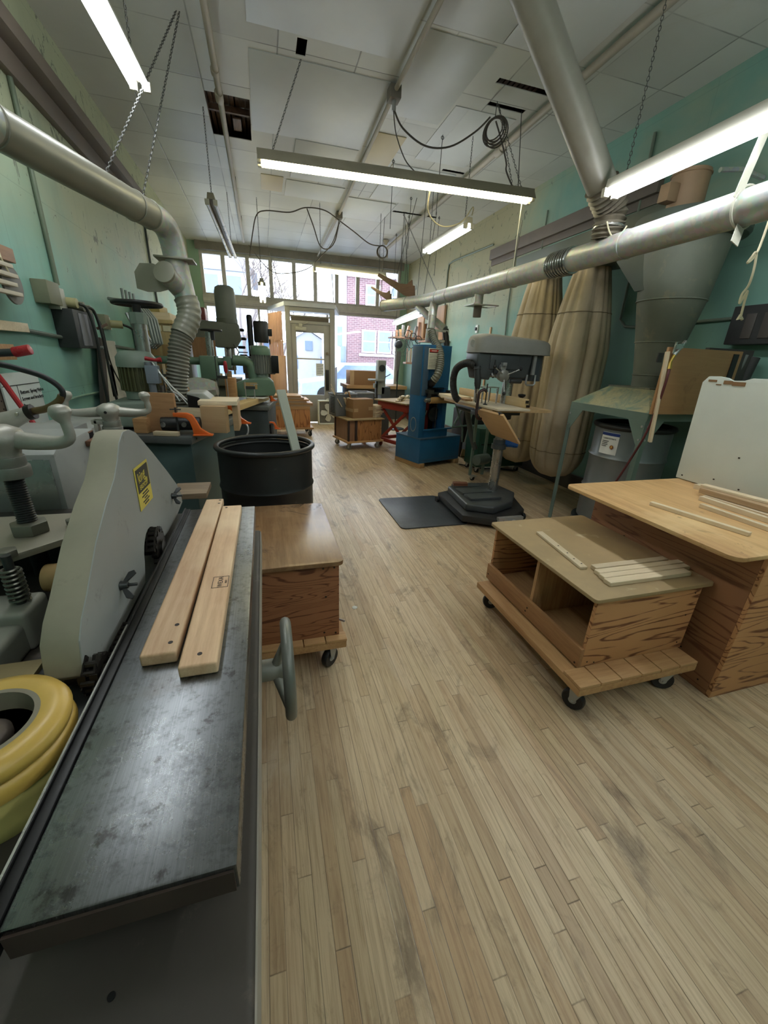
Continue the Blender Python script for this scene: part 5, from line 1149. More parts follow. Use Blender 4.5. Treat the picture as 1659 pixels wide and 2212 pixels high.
# crank handles on threaded columns
def crank(c, ang, name_lab):
    c = Vector(c); cr = None
    mb = MB().lathe([(.0,.048),(.02,.046),(.042,.034),(.05,.018),(.048,.004),(.034,-.012),(.03,-.03)], 28, c); hub = mb.build('crank_hub', M_alu, t, smooth=70)
    for s in (1,-1):
        d = Vector((cos(ang)*s, sin(ang)*s, 0)); 
        P = spline([c+d*.02+Vector((0,0,.012)), c+d*.08+Vector((0,0,.006)), c+d*.13+Vector((0,0,.006)), c+d*.158+Vector((0,0,.018)), c+d*.158+Vector((0,0,.05)), c+d*.152+Vector((0,0,.072)), c+d*.15+Vector((0,0,.086)), c+d*.15+Vector((0,0,.1))], 4)
        R = []
        for i in range(len(P)): 
            f = i/(len(P)-1); R.append(.024-.012*min(1,f*2.2) + (.012*max(0,sin((f-.62)/.38*pi))**.8 if f > .62 else 0))
        R[-1] = .004; R[-2] = max(.012, R[-2]*.8)
        MB().tube(P, R, 14).build('crank_arm', M_alu, t, smooth=80)
    MB().cyl(c+Vector((.0,-.047,.012)), c+Vector((0,-.0515,.013)), .006, n=10).build('set_screw', M_black, t)
    mb = MB().cyl(c-Vector((0,0,.03)), c-Vector((0,0,.055)), .036, n=24); mb.cyl(c-Vector((0,0,.055)), c-Vector((0,0,.085)), .041, n=24); mb.build('collar', paint('worn collar',(150,148,140),.4,.5,var=.1), t, bev=.003)
    return c
def thread(p0, p1, r, pitch, par, name='threaded_rod', m=None):
    p0, p1 = Vector(p0), Vector(p1); n = int((p1-p0).length/pitch*2); P = [p0.lerp(p1, i/n) for i in range(n+1)]
    return MB().tube(P, [r*(1 if i % 2 else .86) for i in range(n+1)], 18).build(name, m or M_iron, par, smooth=20)
def spring(p0, p1, r, turns, par):
    p0, p1 = Vector(p0), Vector(p1); n = turns*14
    return MB().tube([p0.lerp(p1,i/n)+Vector((r*cos(2*pi*i*turns/n), r*sin(2*pi*i*turns/n), 0)) for i in range(n+1)], .0032, 6).build('spring', paint('spring steel',(120,118,108),.35,.8,var=.1), par)
c1 = crank((-.633,1.19,1.215), radians(-10), '')
thread((-.633,1.19,1.13),(-.62,1.17,1.0), .022, .006, t)
hexn = [(cos(radians(60*k)), sin(radians(60*k))) for k in range(6)]
MB().prism([(-.617+.042*x,1.165+.042*y) for x,y in hexn], 'xy', .985, 1.015).build('hex_nut', paint('dull nut',(124,122,110),.45,.5,var=.12), t, bev=.004)
MB().prism([(-1.0,1.0),(-.62,1.0),(-.47,1.16),(-.47,1.3),(-1.0,1.3)], 'xy', .967, .985).build('flange_plate', paint('tan grey plate',(150,144,128),.5,.3,var=.12), t, bev=.004)
MB().prism([(-.53+.022*x,1.2+.022*y) for x,y in hexn], 'xy', .985, 1.003).build('bolt_head', paint('dull nut',(124,122,110),.45,.5), t, bev=.003)
MB().cyl((-.53,1.2,.86),(-.53,1.2,.985),.008,n=10).build('stud', M_iron, t); spring((-.53,1.2,.87),(-.53,1.2,.966),.016,8,t)
MB().cyl((-.62,1.17,.86),(-.62,1.17,.967),.02,n=18).build('lower_rod', M_chn, t)
MB().prism([(-.6+.022*x,1.02+.022*y) for x,y in hexn], 'xy', .985, 1.003).build('bolt_head', paint('dull nut',(124,122,110),.45,.5), t, bev=.003)
spring((-.562,.95,.905),(-.562,.95,.99),.017,8,t); MB().cyl((-.562,.95,.9),(-.562,.95,1.02),.009,n=10).build('stud', M_iron, t)
mb = MB().box(-.72,-.535,.9,1.0,.8,.9); mb.box(-.72,-.545,.8,.93,.8,.875); br = mb.build('bearing_block', M_cast, t, bev=.014, seg=3)
MB().lathe([(.0,.006),(.018,.006),(.021,.0)], 8, (-.6,.84,.877), (0,0,1)).build('block_bolt', M_iron, br); MB().torus((-.6,.84,.876), .028, .005, n=20, m=6).build('bolt_washer', M_chn, br)
MB().box(-.98,-.46,.74,.79,.8,.86).build('brass_strip', paint('dirty brass bar',(122,108,72),.5,.4,var=.15), t, bev=.003)
MB().cyl((-.56,1.06,.9),(-.44,1.06,.9),.035,n=24).build('amber_roller', paint('amber roller',(170,140,92),.5,var=.12), t, bev=.004)
MB().box(-.98,-.45,1.3,1.415,.8,.96).build('dark_casting', paint('dark oily casting',(52,48,44),.5,.3,var=.2), t, bev=.008)
c2 = crank((-.685,2.1,1.165), radians(3), '')
thread((-.685,2.1,1.08),(-.685,2.1,1.0), .022, .006, t); MB().box(-.74,-.62,2.03,2.17,.96,1.0).build('column_top', M_black2, t, bev=.006)
mb = MB().box(-.752,-.735,2.08,2.11,1.06,1.14); mb.box(-.76,-.7,2.08,2.11,1.12,1.14); mb.build('locking_finger', M_alu, t, bev=.004)
# stack of yellow urethane feed wheels
M_ure = paint('yellow urethane', (206,170,84), .35, var=.1, scale=5); M_ure2 = paint('pale yellow urethane', (206,192,116), .45, var=.08, scale=5)
yc = Vector((-.43,.555,0))
mb = MB().lathe([(.068,.9),(.07,.932),(.085,.937),(.104,.93),(.109,.92),(.106,.908),(.1,.905),(.106,.902),(.11,.89),(.107,.876),(.101,.873),(.101,.872),(.068,.872)], 56, yc); mb.build('feed_wheel', M_ure, t, smooth=50)
mb = MB().lathe([(.066,.871),(.1,.871),(.106,.858),(.102,.848),(.106,.835),(.102,.815),(.095,.801),(.066,.801)], 56, yc); mb.build('feed_wheel', M_ure2, t, smooth=50)
mb = MB().lathe([(.0,.885),(.03,.885),(.034,.895),(.034,.91),(.02,.925),(.0,.926)], 28, yc); mb.build('wheel_hub', paint('rusty hub',(92,82,74),.5,.3,var=.2), t, smooth=60)
MB().lathe([(.034,.88),(.067,.88),(.067,.802),(.034,.802)], 40, yc).build('wheel_web', paint('dark brown web',(70,56,46),.6,var=.2), t)
MB().lathe([(.066,.80),(.071,.80),(.073,.9325),(.064,.9325),(.062,.9)], 48, yc).build('steel_liner', paint('dusty liner',(130,122,104),.6,var=.15), t)
# hand wheel on the side of the bed
hw = Vector((-.0,.86,.672))
MB().cyl((-.2,.86,.672),(.0,.86,.672),.028,n=20).build('handwheel_boss', M_cast, t, bev=.004)
wmb = MB().torus(hw+Vector((.012,0,0)), .116, .0145, (1,0,0), n=48, m=12); hwo = wmb.build('handwheel_rim', paint('worn grey handwheel',(120,122,114),.4,.3,var=.14,scale=9), t)
for k in range(3):
    a = radians(100+120*k); d = Vector((0,cos(a),sin(a))); MB().tube([hw+Vector((-.018,0,0))+d*.015, hw+Vector((-.008,0,0))+d*.05, hw+Vector((.01,0,0))+d*.108], [.014,.011,.009], 10).build('spoke', M_cast, hwo)
MB().lathe([(.0,.018),(.012,.016),(.022,.0),(.022,-.02)], 20, hw+Vector((.002,0,0)), (1,0,0)).build('wheel_nut', M_cast, hwo)

# two cedar boards on the bed
M_ced = wood('cedar board', (228,192,150), (192,148,108), axis=0, scale=1.0, c3=(238,210,170))
def plank(label, a, b, w, h, holes, stamp=None):
    a, b = Vector(a), Vector(b); d = b-a; L = d.length; F = frame(a, d, Vector((0,0,1)).cross(d))
    o = MB().box(0,L,-w/2,w/2,0,h).build('cedar_board', M_ced, None, bev=.005, seg=3); o.matrix_basis = F; tag(o, label, 'board')
    for u, v in holes: p = MB().cyl((u, v, h-.001), (u, v, h+.0004), .0045, n=12).build('screw_hole', M_screw, None); p.parent = o
    return o
plank('left of the two planed cedar boards on the machine bed', (-.222,.668,.9), (-.21,1.535,.9), .062, .025, [(.03,-.016),(.085,-.017),(.815,-.02),(.85,-.02)])
pk = plank('right of the two planed cedar boards, stamped with a dark mark, on the machine bed', (-.148,.622,.9), (-.143,1.452,.9), .066, .025, [(.03,.0),(.81,.018)])
M_stamp = paint('dark stamp ink',(52,46,44),.7)
S = pk.matrix_basis @ Matrix.Translation((.285,-.012,.0252)) 
mb = MB().box(-.026,.026,-.0185,-.0172,0,.0004).box(-.026,.026,.0172,.0185,0,.0004).box(-.026,-.0247,-.0185,.0185,0,.0004).box(.0247,.026,-.0185,.0185,0,.0004).xform(S); mb.build('stamped_frame', M_stamp, pk)
text('WEXA', .016, M_stamp, pk, S @ Matrix.Rotation(0,4,'Z'), ext=.0003)
text('BUILT', .006, M_stamp, pk, S @ Matrix.Translation((0,-.0125,0)), ext=.0003)
o = MB().box(-.42,-.275,1.78,1.95,.845,.87).build('brown_board', wood('worn brown board',(142,120,94),(108,88,66),axis=0,scale=1.2), None, bev=.003); tag(o, 'worn brown board end showing beyond the chain guard', 'board')

# air gun and hose lying on the machine
t = thing('air_blow_gun', 'silver air gun with a looping black hose at the left edge', 'air gun', (-.8,1.6,1.2))
mb = MB().tube([(-.93,1.57,1.185),(-.8,1.6,1.215),(-.757,1.6,1.235)], [.03,.028,.02], 16); mb.build('body', M_alu, t, smooth=60)
MB().cyl((-.757,1.6,1.235),(-.74,1.6,1.24),.024,n=18).build('end_ring', M_chn, t)
MB().tube(spline([(-.742,1.6,1.24),(-.7,1.6,1.25),(-.66,1.6,1.275),(-.645,1.6,1.3),(-.655,1.6,1.325),(-.69,1.6,1.352),(-.74,1.6,1.37),(-.8,1.6,1.385),(-.95,1.58,1.41)],6), .009, 10).build('hose', paint('black rubber hose',(30,30,32),.3,var=.1), t)
MB().tube(spline([(-.74,1.6,1.241),(-.7,1.6,1.25),(-.663,1.6,1.273),(-.65,1.6,1.292)],6), .0115, 10).build('brass_ferrule', paint('brown ferrule',(112,92,62),.35,.6), t)
MB().lathe([(.0,.004),(.005,.004),(.006,0)], 10, (-.775,1.574,1.235), (0,-1,0)).build('rivet', M_steel, t)
t = thing('pipe_clamp', 'red handled clamp leaning at the left edge behind the air gun', 'clamp', (-1.0,2.2,1.3))
M_redp = paint('red plastic', (164,34,40), .3, var=.08)
MB().cyl((-1.03,2.2,1.41),(-.966,2.2,1.425),.021,n=18).build('handle', M_redp, t, bev=.005); MB().cyl((-1.2,2.2,1.395),(-1.03,2.2,1.41),.016,n=14).build('shank', M_iron, t)
MB().tube([(-1.2,2.22,1.48),(-1.1,2.21,1.28),(-1.02,2.2,1.08)], .011, 8).build('red_bar', M_redp, t)
o = MB().cyl((-1.0,1.42,1.16),(-.86,1.42,1.165),.1,n=40).build('dust_bag', paint('cream bag',(214,206,166),.7,var=.05), None, bev=.02, seg=3); tag(o, 'cream coloured rounded cover at the left edge below the air gun', 'cover')

# ================================================================== left duct
t = thing('dust_duct', 'grey duct sloping along the left wall to an elbow and a ribbed hose', 'duct', (-.6,3.4,2.25))
M_gal2 = paint('dull grey duct paint', (140,138,124), .4, .1, var=.08, scale=2)
MB().tube([(-1.25,1.53,2.25),(-.98,2.34,2.25)], .083, 28).build('near_pipe', M_galv, t, smooth=60)
MB().tube([(-.985,2.33,2.25),(-.64,3.35,2.25)], .08, 28).build('main_pipe', M_gal2, t, smooth=60)
for p in ((-.975,2.36,2.25),(-.69,3.2,2.25),(-.64,3.35,2.25)): MB().torus(p, .082, .004, (.32,.95,0), n=26, m=6).build('joint_ring', M_gal2, t)
MB().tube(spline([(-.64,3.35,2.25),(-.60,3.46,2.245),(-.575,3.53,2.21),(-.56,3.56,2.14),(-.553,3.57,2.06)],5), .079, 26).build('elbow', M_galv, t, smooth=60)
MB().obox((-.553,3.57,2.045),(.25,.2,.012)).build('gate_plate', M_gal2, t, bev=.003)
MB().tube([(-.553,3.57,2.05),(-.53,3.555,1.9),(-.515,3.54,1.8)], .072, 26).build('down_pipe', M_galv, t, smooth=60)
mb = MB().cyl((-.55,3.55,1.86),(-.6,3.38,1.93),.064,n=26); mb.build('side_port', M_galv, t); MB().cyl((-.6,3.38,1.93),(-.606,3.36,1.937),.071,n=30).build('port_cap', M_gal2, t, bev=.004)
mb = MB().prism([(-.80,1.83),(-.8,1.93),(-.76,1.985),(-.68,1.99),(-.6,1.96),(-.6,1.84),(-.66,1.82),(-.74,1.815)], 'xz', 3.43, 3.445); mb.build('slide_gate', M_gal2, t, bev=.002)
corrugated([(-.515,3.54,1.8),(-.5,3.53,1.73),(-.51,3.51,1.66),(-.56,3.47,1.55)], .08, n=22, pitch=.04, amp=.035).build('upper_hose', M_gal2, t)
corrugated([(-.555,3.475,1.56),(-.585,3.45,1.47),(-.605,3.43,1.36),(-.63,3.42,1.22),(-.64,3.42,1.08),(-.64,3.42,.96)], .073, n=22, pitch=.025, amp=.075).build('ribbed_hose', paint('grey ribbed hose',(112,111,100),.5,var=.12), t)
chain((-.76,3.0,2.33),(-.42,4.05,ZC-.03),t,'hanger_chain'); chain((-.655,3.31,2.33),(-.4,4.05,ZC-.03),t,'hanger_chain')
# ================================================================== first shaper: teal cabinet with jigs on top
t = thing('shaper', 'teal cabinet shaper with wooden jigs on its iron top beside the black barrel', 'shaper')
M_tealm = paint('teal machine paint', (78,100,98), .5, var=.16, scale=3, wear=(104,120,114), wear_amt=.62)
MB().box(-.74,-.03,.05,.98,0,.84).build('cabinet', M_tealm, t, bev=.006)
MB().box(-.78,.0,0,1.05,.85,.9).build('iron_top', paint('grey iron top',(104,108,106),.45,.4,var=.14), t, bev=.006)
MB().box(-.76,-.02,.02,1.03,.84,.85).build('top_rib', M_tealm, t); MB().box(-.45,-.447,.046,.05,.02,.82).build('cabinet_seam', M_black, t)
for y in (.08,.35,.62,.9): MB().cyl((0,y,.875),(.003,y,.875),.007,n=8).build('edge_bolt', M_screw, t)
MB().tube(spline([(-.05,1.02,.86),(.06,1.04,.83),(.08,1.02,.76),(.04,1.0,.7)],5), .008, 8).build('bent_handle', M_zinc, t)
t.location = (-.5,2.92,0); t.rotation_euler = (0,0,radians(-14))
M_part = wood('particle board', (198,164,120), (184,148,104), axis=0, scale=.6)
def block(label, cat, name, x0, x1, y0, y1, z0, z1, m, rz=-14, bev=.002, group=None):
    c = Vector(((x0+x1)/2,(y0+y1)/2,z0)); o = MB().box(x0-c.x,x1-c.x,y0-c.y,y1-c.y,0,z1-z0).build(name, m, None, bev=bev); o.location = c; o.rotation_euler = (0,0,radians(rz)); return tag(o, label, cat, group)
block('brown plywood fence board standing on the teal shaper behind the orange clamp', 'fence', 'fence_board', -.8,-.6,3.1,3.13,.902,1.17, wood('brown fence',(176,132,88),(150,108,68),axis=0))
block('pale yellow block at the left end of the teal shaper top', 'block', 'wood_block', -.87,-.78,3.08,3.2,.902,1.0, M_pine)
block('particle board box jig on the right of the teal shaper top', 'jig', 'jig_box', -.44,-.27,3.05,3.12,.905,1.09, M_part)
t = thing('jig_shelf', 'pale L shaped cover board over the particle board jig', 'jig', (-.3,3.3,.9)); MB().box(-.46,-.2,3.1,3.42,1.09,1.12).build('top_board', M_maple, t, bev=.002); MB().box(-.24,-.2,3.13,3.42,.905,1.09).build('upright_board', M_part, t, bev=.002)
block('small pale strip lying in front of the black clamp on the teal shaper', 'strip', 'wood_strip', -.74,-.58,2.96,3.0,.902,.93, M_maple)
block('narrow board with a dark spot standing beside the jig', 'board', 'jig_board', -.62,-.44,3.2,3.22,.902,1.06, M_maple)
t = thing('cutter_hood', 'grey plastic cutter hood on the teal shaper between the wooden jigs', 'hood', (-.5,3.25,1.0))
mb = MB().prism([(-.55,1.165),(-.44,1.165),(-.39,1.12),(-.36,1.02),(-.36,.905),(-.55,.905)], 'xz', 3.24, 3.5); mb.build('hood', paint('dusty grey plastic',(148,150,142),.45), t, bev=.014, seg=3); MB().prism([(-.545,1.15),(-.47,1.13),(-.4,1.06),(-.42,1.02),(-.545,1.0)], 'xz', 3.234, 3.242).build('dark_window', M_black2, t)
t = thing('cutter_block', 'black cutter spindle with bright nuts behind the orange clamp', 'spindle', (-.6,3.08,.95)); MB().cyl((-.7,3.06,.97),(-.45,3.06,.97),.045,n=20).build('block', M_rub, t, bev=.006)
for x in (-.68,-.55): MB().cyl((x,3.0,.97),(x,3.02,.97),.016,n=10).build('nut', M_steel, t)
M_or = paint('orange enamel', (218,104,44), .35, var=.08)
def oclamp(label, loc, rz, s=1.0):
    t = thing('hold_down_clamp', label, 'clamp'); P = [(.0,.2),(.0,.165),(.04,.165),(.075,.15),(.09,.1),(.11,.04),(.15,.015),(.19,.0),(.19,-.004),(.06,-.004),(.06,.03),(.075,.035),(.08,.02),(.085,.0)]
    P = [(-.05,.15),(-.05,.18),(.05,.18),(.09,.165),(.115,.12),(.14,.06),(.2,.02),(.23,.012),(.23,0),(.085,0),(.08,.06),(.065,.115),(.04,.14)]
    MB().prism([(x*s,z*s) for x,z in P], 'xz', -.018*s, .018*s).build('body', M_or, t, bev=.004); MB().box(.08*s,.23*s,-.03*s,.03*s,0,.012*s).build('foot', M_or, t, bev=.003)
    MB().cyl((-.03*s,0,.01*s),(-.03*s,0,.22*s),.008*s,n=10).build('screw', M_iron, t); MB().cyl((-.07*s,0,.205*s),(.01*s,0,.205*s),.005*s,n=8).build('tee_bar', M_iron, t)
    t.location = loc; t.rotation_euler = (0,0,radians(rz)); return t
oclamp('orange hold down clamp at the front of the teal shaper', (-.56,2.98,.902), -5, .85)
oclamp('small orange clamp foot at the right edge of the teal shaper top', (-.31,3.5,.902), -10, .8)

# power feeder standing behind the first shaper
M_gfd = paint('grey green feeder', (132,146,134), .45, var=.1, scale=4); M_gmot = paint('olive motor fins', (88,90,58), .5, var=.15, scale=5); M_ggrn = paint('mid green feeder', (92,118,100), .42, var=.12, scale=4)
def motor(par, c, r, z0, z1, z2, mfin, mcap, nf=28):
    c = Vector(c); mb = MB().cyl((c.x,c.y,z0),(c.x,c.y,z1),r*.86,n=30); 
    for k in range(nf): a = 2*pi*k/nf; mb.obox((c.x+r*.9*cos(a),c.y+r*.9*sin(a),(z0+z1)/2),(r*.2,r*.07,(z1-z0)*.94),(0,0,a))
    m = mb.build('motor', mfin, par); MB().lathe([(r*1.02,z1-.01),(r*1.04,z1),(r*1.02,z1+(z2-z1)*.55),(r*.8,z2-.008),(r*.5,z2),(.01,z2)], 30, (c.x,c.y,0)).build('fan_cover', mcap, par, smooth=50); return m
t = thing('power_feeder', 'grey green power feeder with a finned olive motor behind the teal shaper', 'power feeder', (-.87,3.45,.95))
motor(t, (-.88,3.42,0), .125, 1.155, 1.33, 1.43, M_gmot, M_gfd)
MB().cyl((-.88,3.42,1.1),(-.88,3.42,1.155),.1,n=26).build('motor_flange', M_gfd, t, bev=.004)
mb = MB().prism([(-1.15,.92),(-1.14,1.02),(-1.05,1.09),(-.8,1.1),(-.74,1.04),(-.725,.92)], 'xz', 3.2, 3.62); mb.build('gear_case', M_gfd, t, bev=.02, seg=3)
MB().cyl((-.9,3.75,.9),(-.9,3.75,1.68),.05,n=22).build('column', M_steel, t); MB().cyl((-.9,3.75,1.62),(-.9,3.75,1.7),.062,n=8).build('column_nut', M_gfd, t)
MB().torus((-.89,3.75,1.76), .16, .016, n=36, m=10).build('handwheel', M_rub, t); MB().cyl((-1.04,3.75,1.76),(-.74,3.75,1.76),.012,n=8).build('handwheel_spoke', M_rub, t); MB().cyl((-.9,3.75,1.7),(-.9,3.75,1.77),.03,n=12).build('handwheel_hub', M_rub, t)
MB().cyl((-.76,3.26,1.1),(-.77,3.27,1.36),.025,n=12).build('grey_conduit', paint('grey box',(110,116,122),.4), t); MB().obox((-.75,3.27,1.28),(.08,.08,.12)).build('switch_box', paint('blue grey box',(120,130,140),.4), t, bev=.006)
t = thing('handscrew_clamps', 'group of bright steel clamp bars with a red handle standing beside the ribbed hose', 'clamps', (-.6,3.3,1.1))
for k in range(4): MB().cyl((-.74+.03*k,3.25,1.36-.06*k),(-.6+.05*k,3.25,1.1-.02*k),.007,n=8).build('bar', M_steel, t)
MB().tube([(-.78,3.25,1.385),(-.72,3.25,1.375),(-.68,3.25,1.38)],[.014,.01,.018],10).build('red_handle', M_redp, t)

# ================================================================== second shaper with the green feeder
t = thing('shaper', 'dark cabinet shaper under the green feeder motor, further down the left side', 'shaper')
MB().box(-.55,-.02,.04,.8,0,.84).build('cabinet', paint('dark grey cabinet',(62,70,72),.5,var=.16), t, bev=.006); MB().box(-.8,.0,0,.9,.85,.9).build('iron_top', paint('grey iron top',(104,108,106),.45,.4), t, bev=.005); MB().box(-.14,0.02,.02,.3,.25,.5).build('switch_cabinet', paint('switch grey',(96,104,106),.45), t, bev=.006); MB().box(-.02,.0,.1,.28,.52,.68).build('dark_opening', M_black, t); MB().cyl((-.14,.05,.3),(-.15,.0,.52),.015,n=8).build('conduit', M_zinc, t)
t.location = (.03,4.72,0); t.rotation_euler = (0,0,radians(-8))
o = MB().box(0,1.5,-.06,.06,0,.055).build('guide_plank', wood('guide plank',(218,190,134),(196,162,104),axis=0,scale=.9), None, bev=.003); o.matrix_basis = frame((-.42,3.72,.925),(.27,.96,.0),(-.96,.27,0)); tag(o, 'long pale guide plank bridging the two shaper tops', 'plank')
block('pale wood block standing on the guide plank left of the green feeder', 'block', 'wood_block', -.4,-.3,4.72,4.82,.985,1.19, M_pine, -8)
block('sheet of white paper lying under the green feeder', 'paper', 'paper', -.2,.02,4.72,4.95,.9805,.983, M_paper, -20, 0)
t = thing('power_feeder', 'green power feeder with a horizontal arm and grey finned motor on the second shaper', 'power feeder', (-.1,5.0,.9))
P8 = [(-.36,1.0),(-.36,1.09),(-.3,1.13),(-.22,1.16),(-.1,1.19),(.06,1.19),(.1,1.15),(.12,1.05),(.1,1.0),(-.3,.985)]
MB().prism([(x-.0,z) for x, z in P8], 'xz', 4.85, 5.12).build('body', M_ggrn, t, bev=.02, seg=3); MB().box(-.22,-.08,4.845,4.85,1.07,1.14).build('maker_plate', paint('tan plate',(168,140,92),.5), t)
motor(t, (-.02,5.02,0), .105, 1.23, 1.44, 1.53, paint('grey motor fins',(112,116,110),.45), M_ggrn, 24); MB().cyl((-.02,5.02,1.18),(-.02,5.02,1.24),.07,n=22).build('motor_neck', M_gfd, t); MB().box(.09,.17,4.96,5.08,1.24,1.43).build('terminal_box', M_black2, t, bev=.006)
MB().tube([(-.11,5.0,1.0),(-.12,5.0,1.25),(-.14,5.0,1.33),(-.2,5.0,1.36),(-.32,5.0,1.365)], .055, 20).build('elbow_arm', M_ggrn, t, smooth=60); MB().cyl((-1.1,5.02,1.34),(-.3,5.02,1.345),.04,n=18).build('cross_tube', M_ggrn, t)
MB().box(-.66,-.48,4.92,5.12,1.16,1.4).build('clamp_block', M_ggrn, t, bev=.012); MB().box(-.42,-.34,4.93,5.08,1.28,1.4).build('clamp_collar', M_ggrn, t, bev=.006)
MB().cyl((-.55,5.02,.9),(-.55,5.02,1.64),.038,n=18).build('column', M_steel, t); MB().lathe([(.0,.0),(.11,.0),(.115,.01),(.11,.018),(.0,.02)], 28, (-.52,5.02,1.65)).build('handwheel', M_rub, t); MB().cyl((-.52,5.02,1.56),(-.52,5.02,1.65),.03,n=12).build('handwheel_hub', M_rub, t)
MB().cyl((-.5,4.93,1.15),(-.5,4.93,1.4),.012,n=8).build('cable', M_rub, t)
for k, (x, lb) in enumerate(((-.47,'iron bar clamp with a red handle standing on the guide plank'),(-.98,'iron bar clamp left of the green feeder column'),(-.2,'thin bar clamp gripping the guide plank before the green feeder'))):
    t = thing('bar_clamp', lb, 'clamp', (x,4.65,.98)); MB().bar((x,4.65,.9),(x,4.65,1.26-.1*(k==2)),.02,.008).build('bar', M_iron if k < 2 else M_zinc, t); MB().bar((x,4.65,1.2-.1*(k==2)),(x+.1,4.65,1.2-.1*(k==2)),.018,.03).build('jaw', M_iron, t); MB().cyl((x+.09,4.65,.985),(x+.09,4.65,1.24-.1*(k==2)),.006,n=8).build('screw', M_zinc, t)
    if k == 0: MB().lathe([(.01,.0),(.018,.02),(.02,.08),(.016,.11),(.01,.12)],14,(x+.09,4.65,1.24)).build('red_handle', M_redp, t)
    else: MB().cyl((x+.05,4.65,1.235-.1*(k==2)),(x+.13,4.65,1.235-.1*(k==2)),.004,n=6).build('tee_bar', M_zinc, t)
oclamp('orange clamp standing on the guide plank left of the wood block', (-.56,4.5,.98), 60, .8); oclamp('orange clamp under the far end of the green feeder', (.02,5.2,.9), 40, .6); oclamp('orange clamp on the side of the dark shaper cabinet', (.04,4.85,.62), 10, .5)
t = thing('hose_boot', 'grey sheet metal hose boot behind the guide plank', 'hose boot', (-.6,4.4,1.05)); MB().lathe([(.12,-.1),(.125,.0),(.1,.1),(.07,.16)], 8, (-.62,4.45,1.08), (.9,-.1,.1)).build('boot', M_galv, t); MB().cyl((-.8,4.47,1.06),(-.62,4.45,1.08),.09,n=20).build('hose', M_gal2, t)
for k, (x, y, s) in enumerate(((-.9,4.1,.09),(-.75,4.2,.07))): block(['brown block on the bench behind the guide plank','smaller brown block on the bench behind the guide plank'][k], 'block', 'wood_block', x-s,x+s,y-s,y+s,.9,.9+.12+.1*k, M_pine, 10)
t = thing('work_bench', 'low dark work bench against the left wall behind the shapers', 'bench', (-1.12,5.2,0))
MB().box(-1.38,-.86,4.2,6.24,.82,.88).build('bench_top', wood('old bench',(120,92,66),(88,66,46),axis=1), t, bev=.003); MB().box(-1.36,-.9,4.25,6.2,0,.82).build('cupboard_base', M_dark, t, bev=.003)
# ================================================================== tall drill and clutter before the left window
t = thing('overarm_router', 'tall overarm machine with a big grey cylindrical motor before the left window', 'machine', (-.5,6.5,0))
M_og = paint('dull olive grey casting', (98,102,90), .5, var=.14, scale=4)
MB().lathe([(.0,1.86),(.125,1.86),(.135,1.88),(.135,2.2),(.12,2.26),(.08,2.285),(.0,2.29)], 32, (-.45,6.5,0)).build('motor', paint('grey motor',(122,126,120),.5,var=.08), t, smooth=60); MB().cyl((-.45,6.5,1.8),(-.45,6.5,1.88),.14,n=30).build('motor_base', M_og, t, bev=.006)
mb = MB().prism([(-1.15,1.6),(-1.15,1.85),(-.3,1.82),(-.28,1.62),(-.36,1.5),(-.6,1.5),(-.75,1.58)], 'xz', 6.36, 6.64); mb.build('overarm', M_og, t, bev=.02, seg=3)
MB().box(-1.2,-.95,6.3,6.75,0,1.6).build('column', M_og, t, bev=.02); MB().cyl((-.45,6.5,1.2),(-.45,6.5,1.55),.07,n=22).build('spindle', M_steel, t, bev=.006); MB().cyl((-.4,6.42,1.15),(-.4,6.42,1.55),.014,n=8).cyl((-.5,6.42,1.15),(-.5,6.42,1.55),.014,n=8).build('guide_rods', M_steel, t); MB().box(-.85,-.32,6.2,6.72,1.0,1.1).build('table', M_og, t, bev=.01); MB().box(-.75,-.35,6.3,6.7,0,1.0).build('pedestal', M_og, t, bev=.02); MB().box(-.92,-.62,6.34,6.36,1.3,1.62).build('tan_panel', wood('tan guard ply',(150,112,72),(126,90,56),axis=2), t)
for a in (0,2.1,4.2): MB().cyl((-.32,6.35,1.45),(-.32+.12*cos(a),6.35,1.45+.12*sin(a)),.007,n=8).build('feed_lever', M_iron, t)
t = thing('tapping_drill', 'black upright drill head with a dark motor before the left window', 'drill', (-.1,6.9,0))
MB().box(-.2,-.12,6.85,6.95,.9,1.98).build('head_frame', M_black2, t, bev=.03, seg=3); MB().lathe([(.0,1.6),(.1,1.6),(.11,1.62),(.11,1.88),(.1,1.9),(.0,1.9)], 26, (.0,6.9,0)).build('motor', paint('dark motor',(50,50,50),.45), t, smooth=50); MB().box(.1,.16,6.87,6.93,1.7,1.8).build('terminal', M_black2, t, bev=.004)
for k in range(5): MB().lathe([(.0,-.02),(.05,-.02),(.06,.0),(.05,.02),(.0,.02)], 16, (-.3+.02*(k%2),6.85,1.28+.12*k), (0,0,1)).build('step_pulley', M_black2, t)
MB().box(-.3,.18,6.7,7.1,1.15,1.4).build('gear_case', paint('dark grey case',(58,58,56),.5), t, bev=.02); MB().box(-.28,.1,6.75,7.05,0,1.15).build('pedestal', M_dark, t, bev=.01); MB().cyl((-.12,6.72,1.4),(-.14,6.7,1.55),.04,n=16).build('chrome_guard', M_steel, t, bev=.004)
t = thing('tool_crate', 'red plastic tool crate with a round coil on top of the overarm machine', 'crate', (-.95,6.9,1.87)); MB().box(-1.1,-.75,6.7,6.95,1.86,2.02).build('crate', paint('dark red plastic',(128,48,42),.45), t, bev=.008); MB().torus((-1.0,6.8,2.05), .1, .02, (.2,-1,.3), n=24, m=8).build('coil', paint('orange coil',(172,96,70),.5), t)
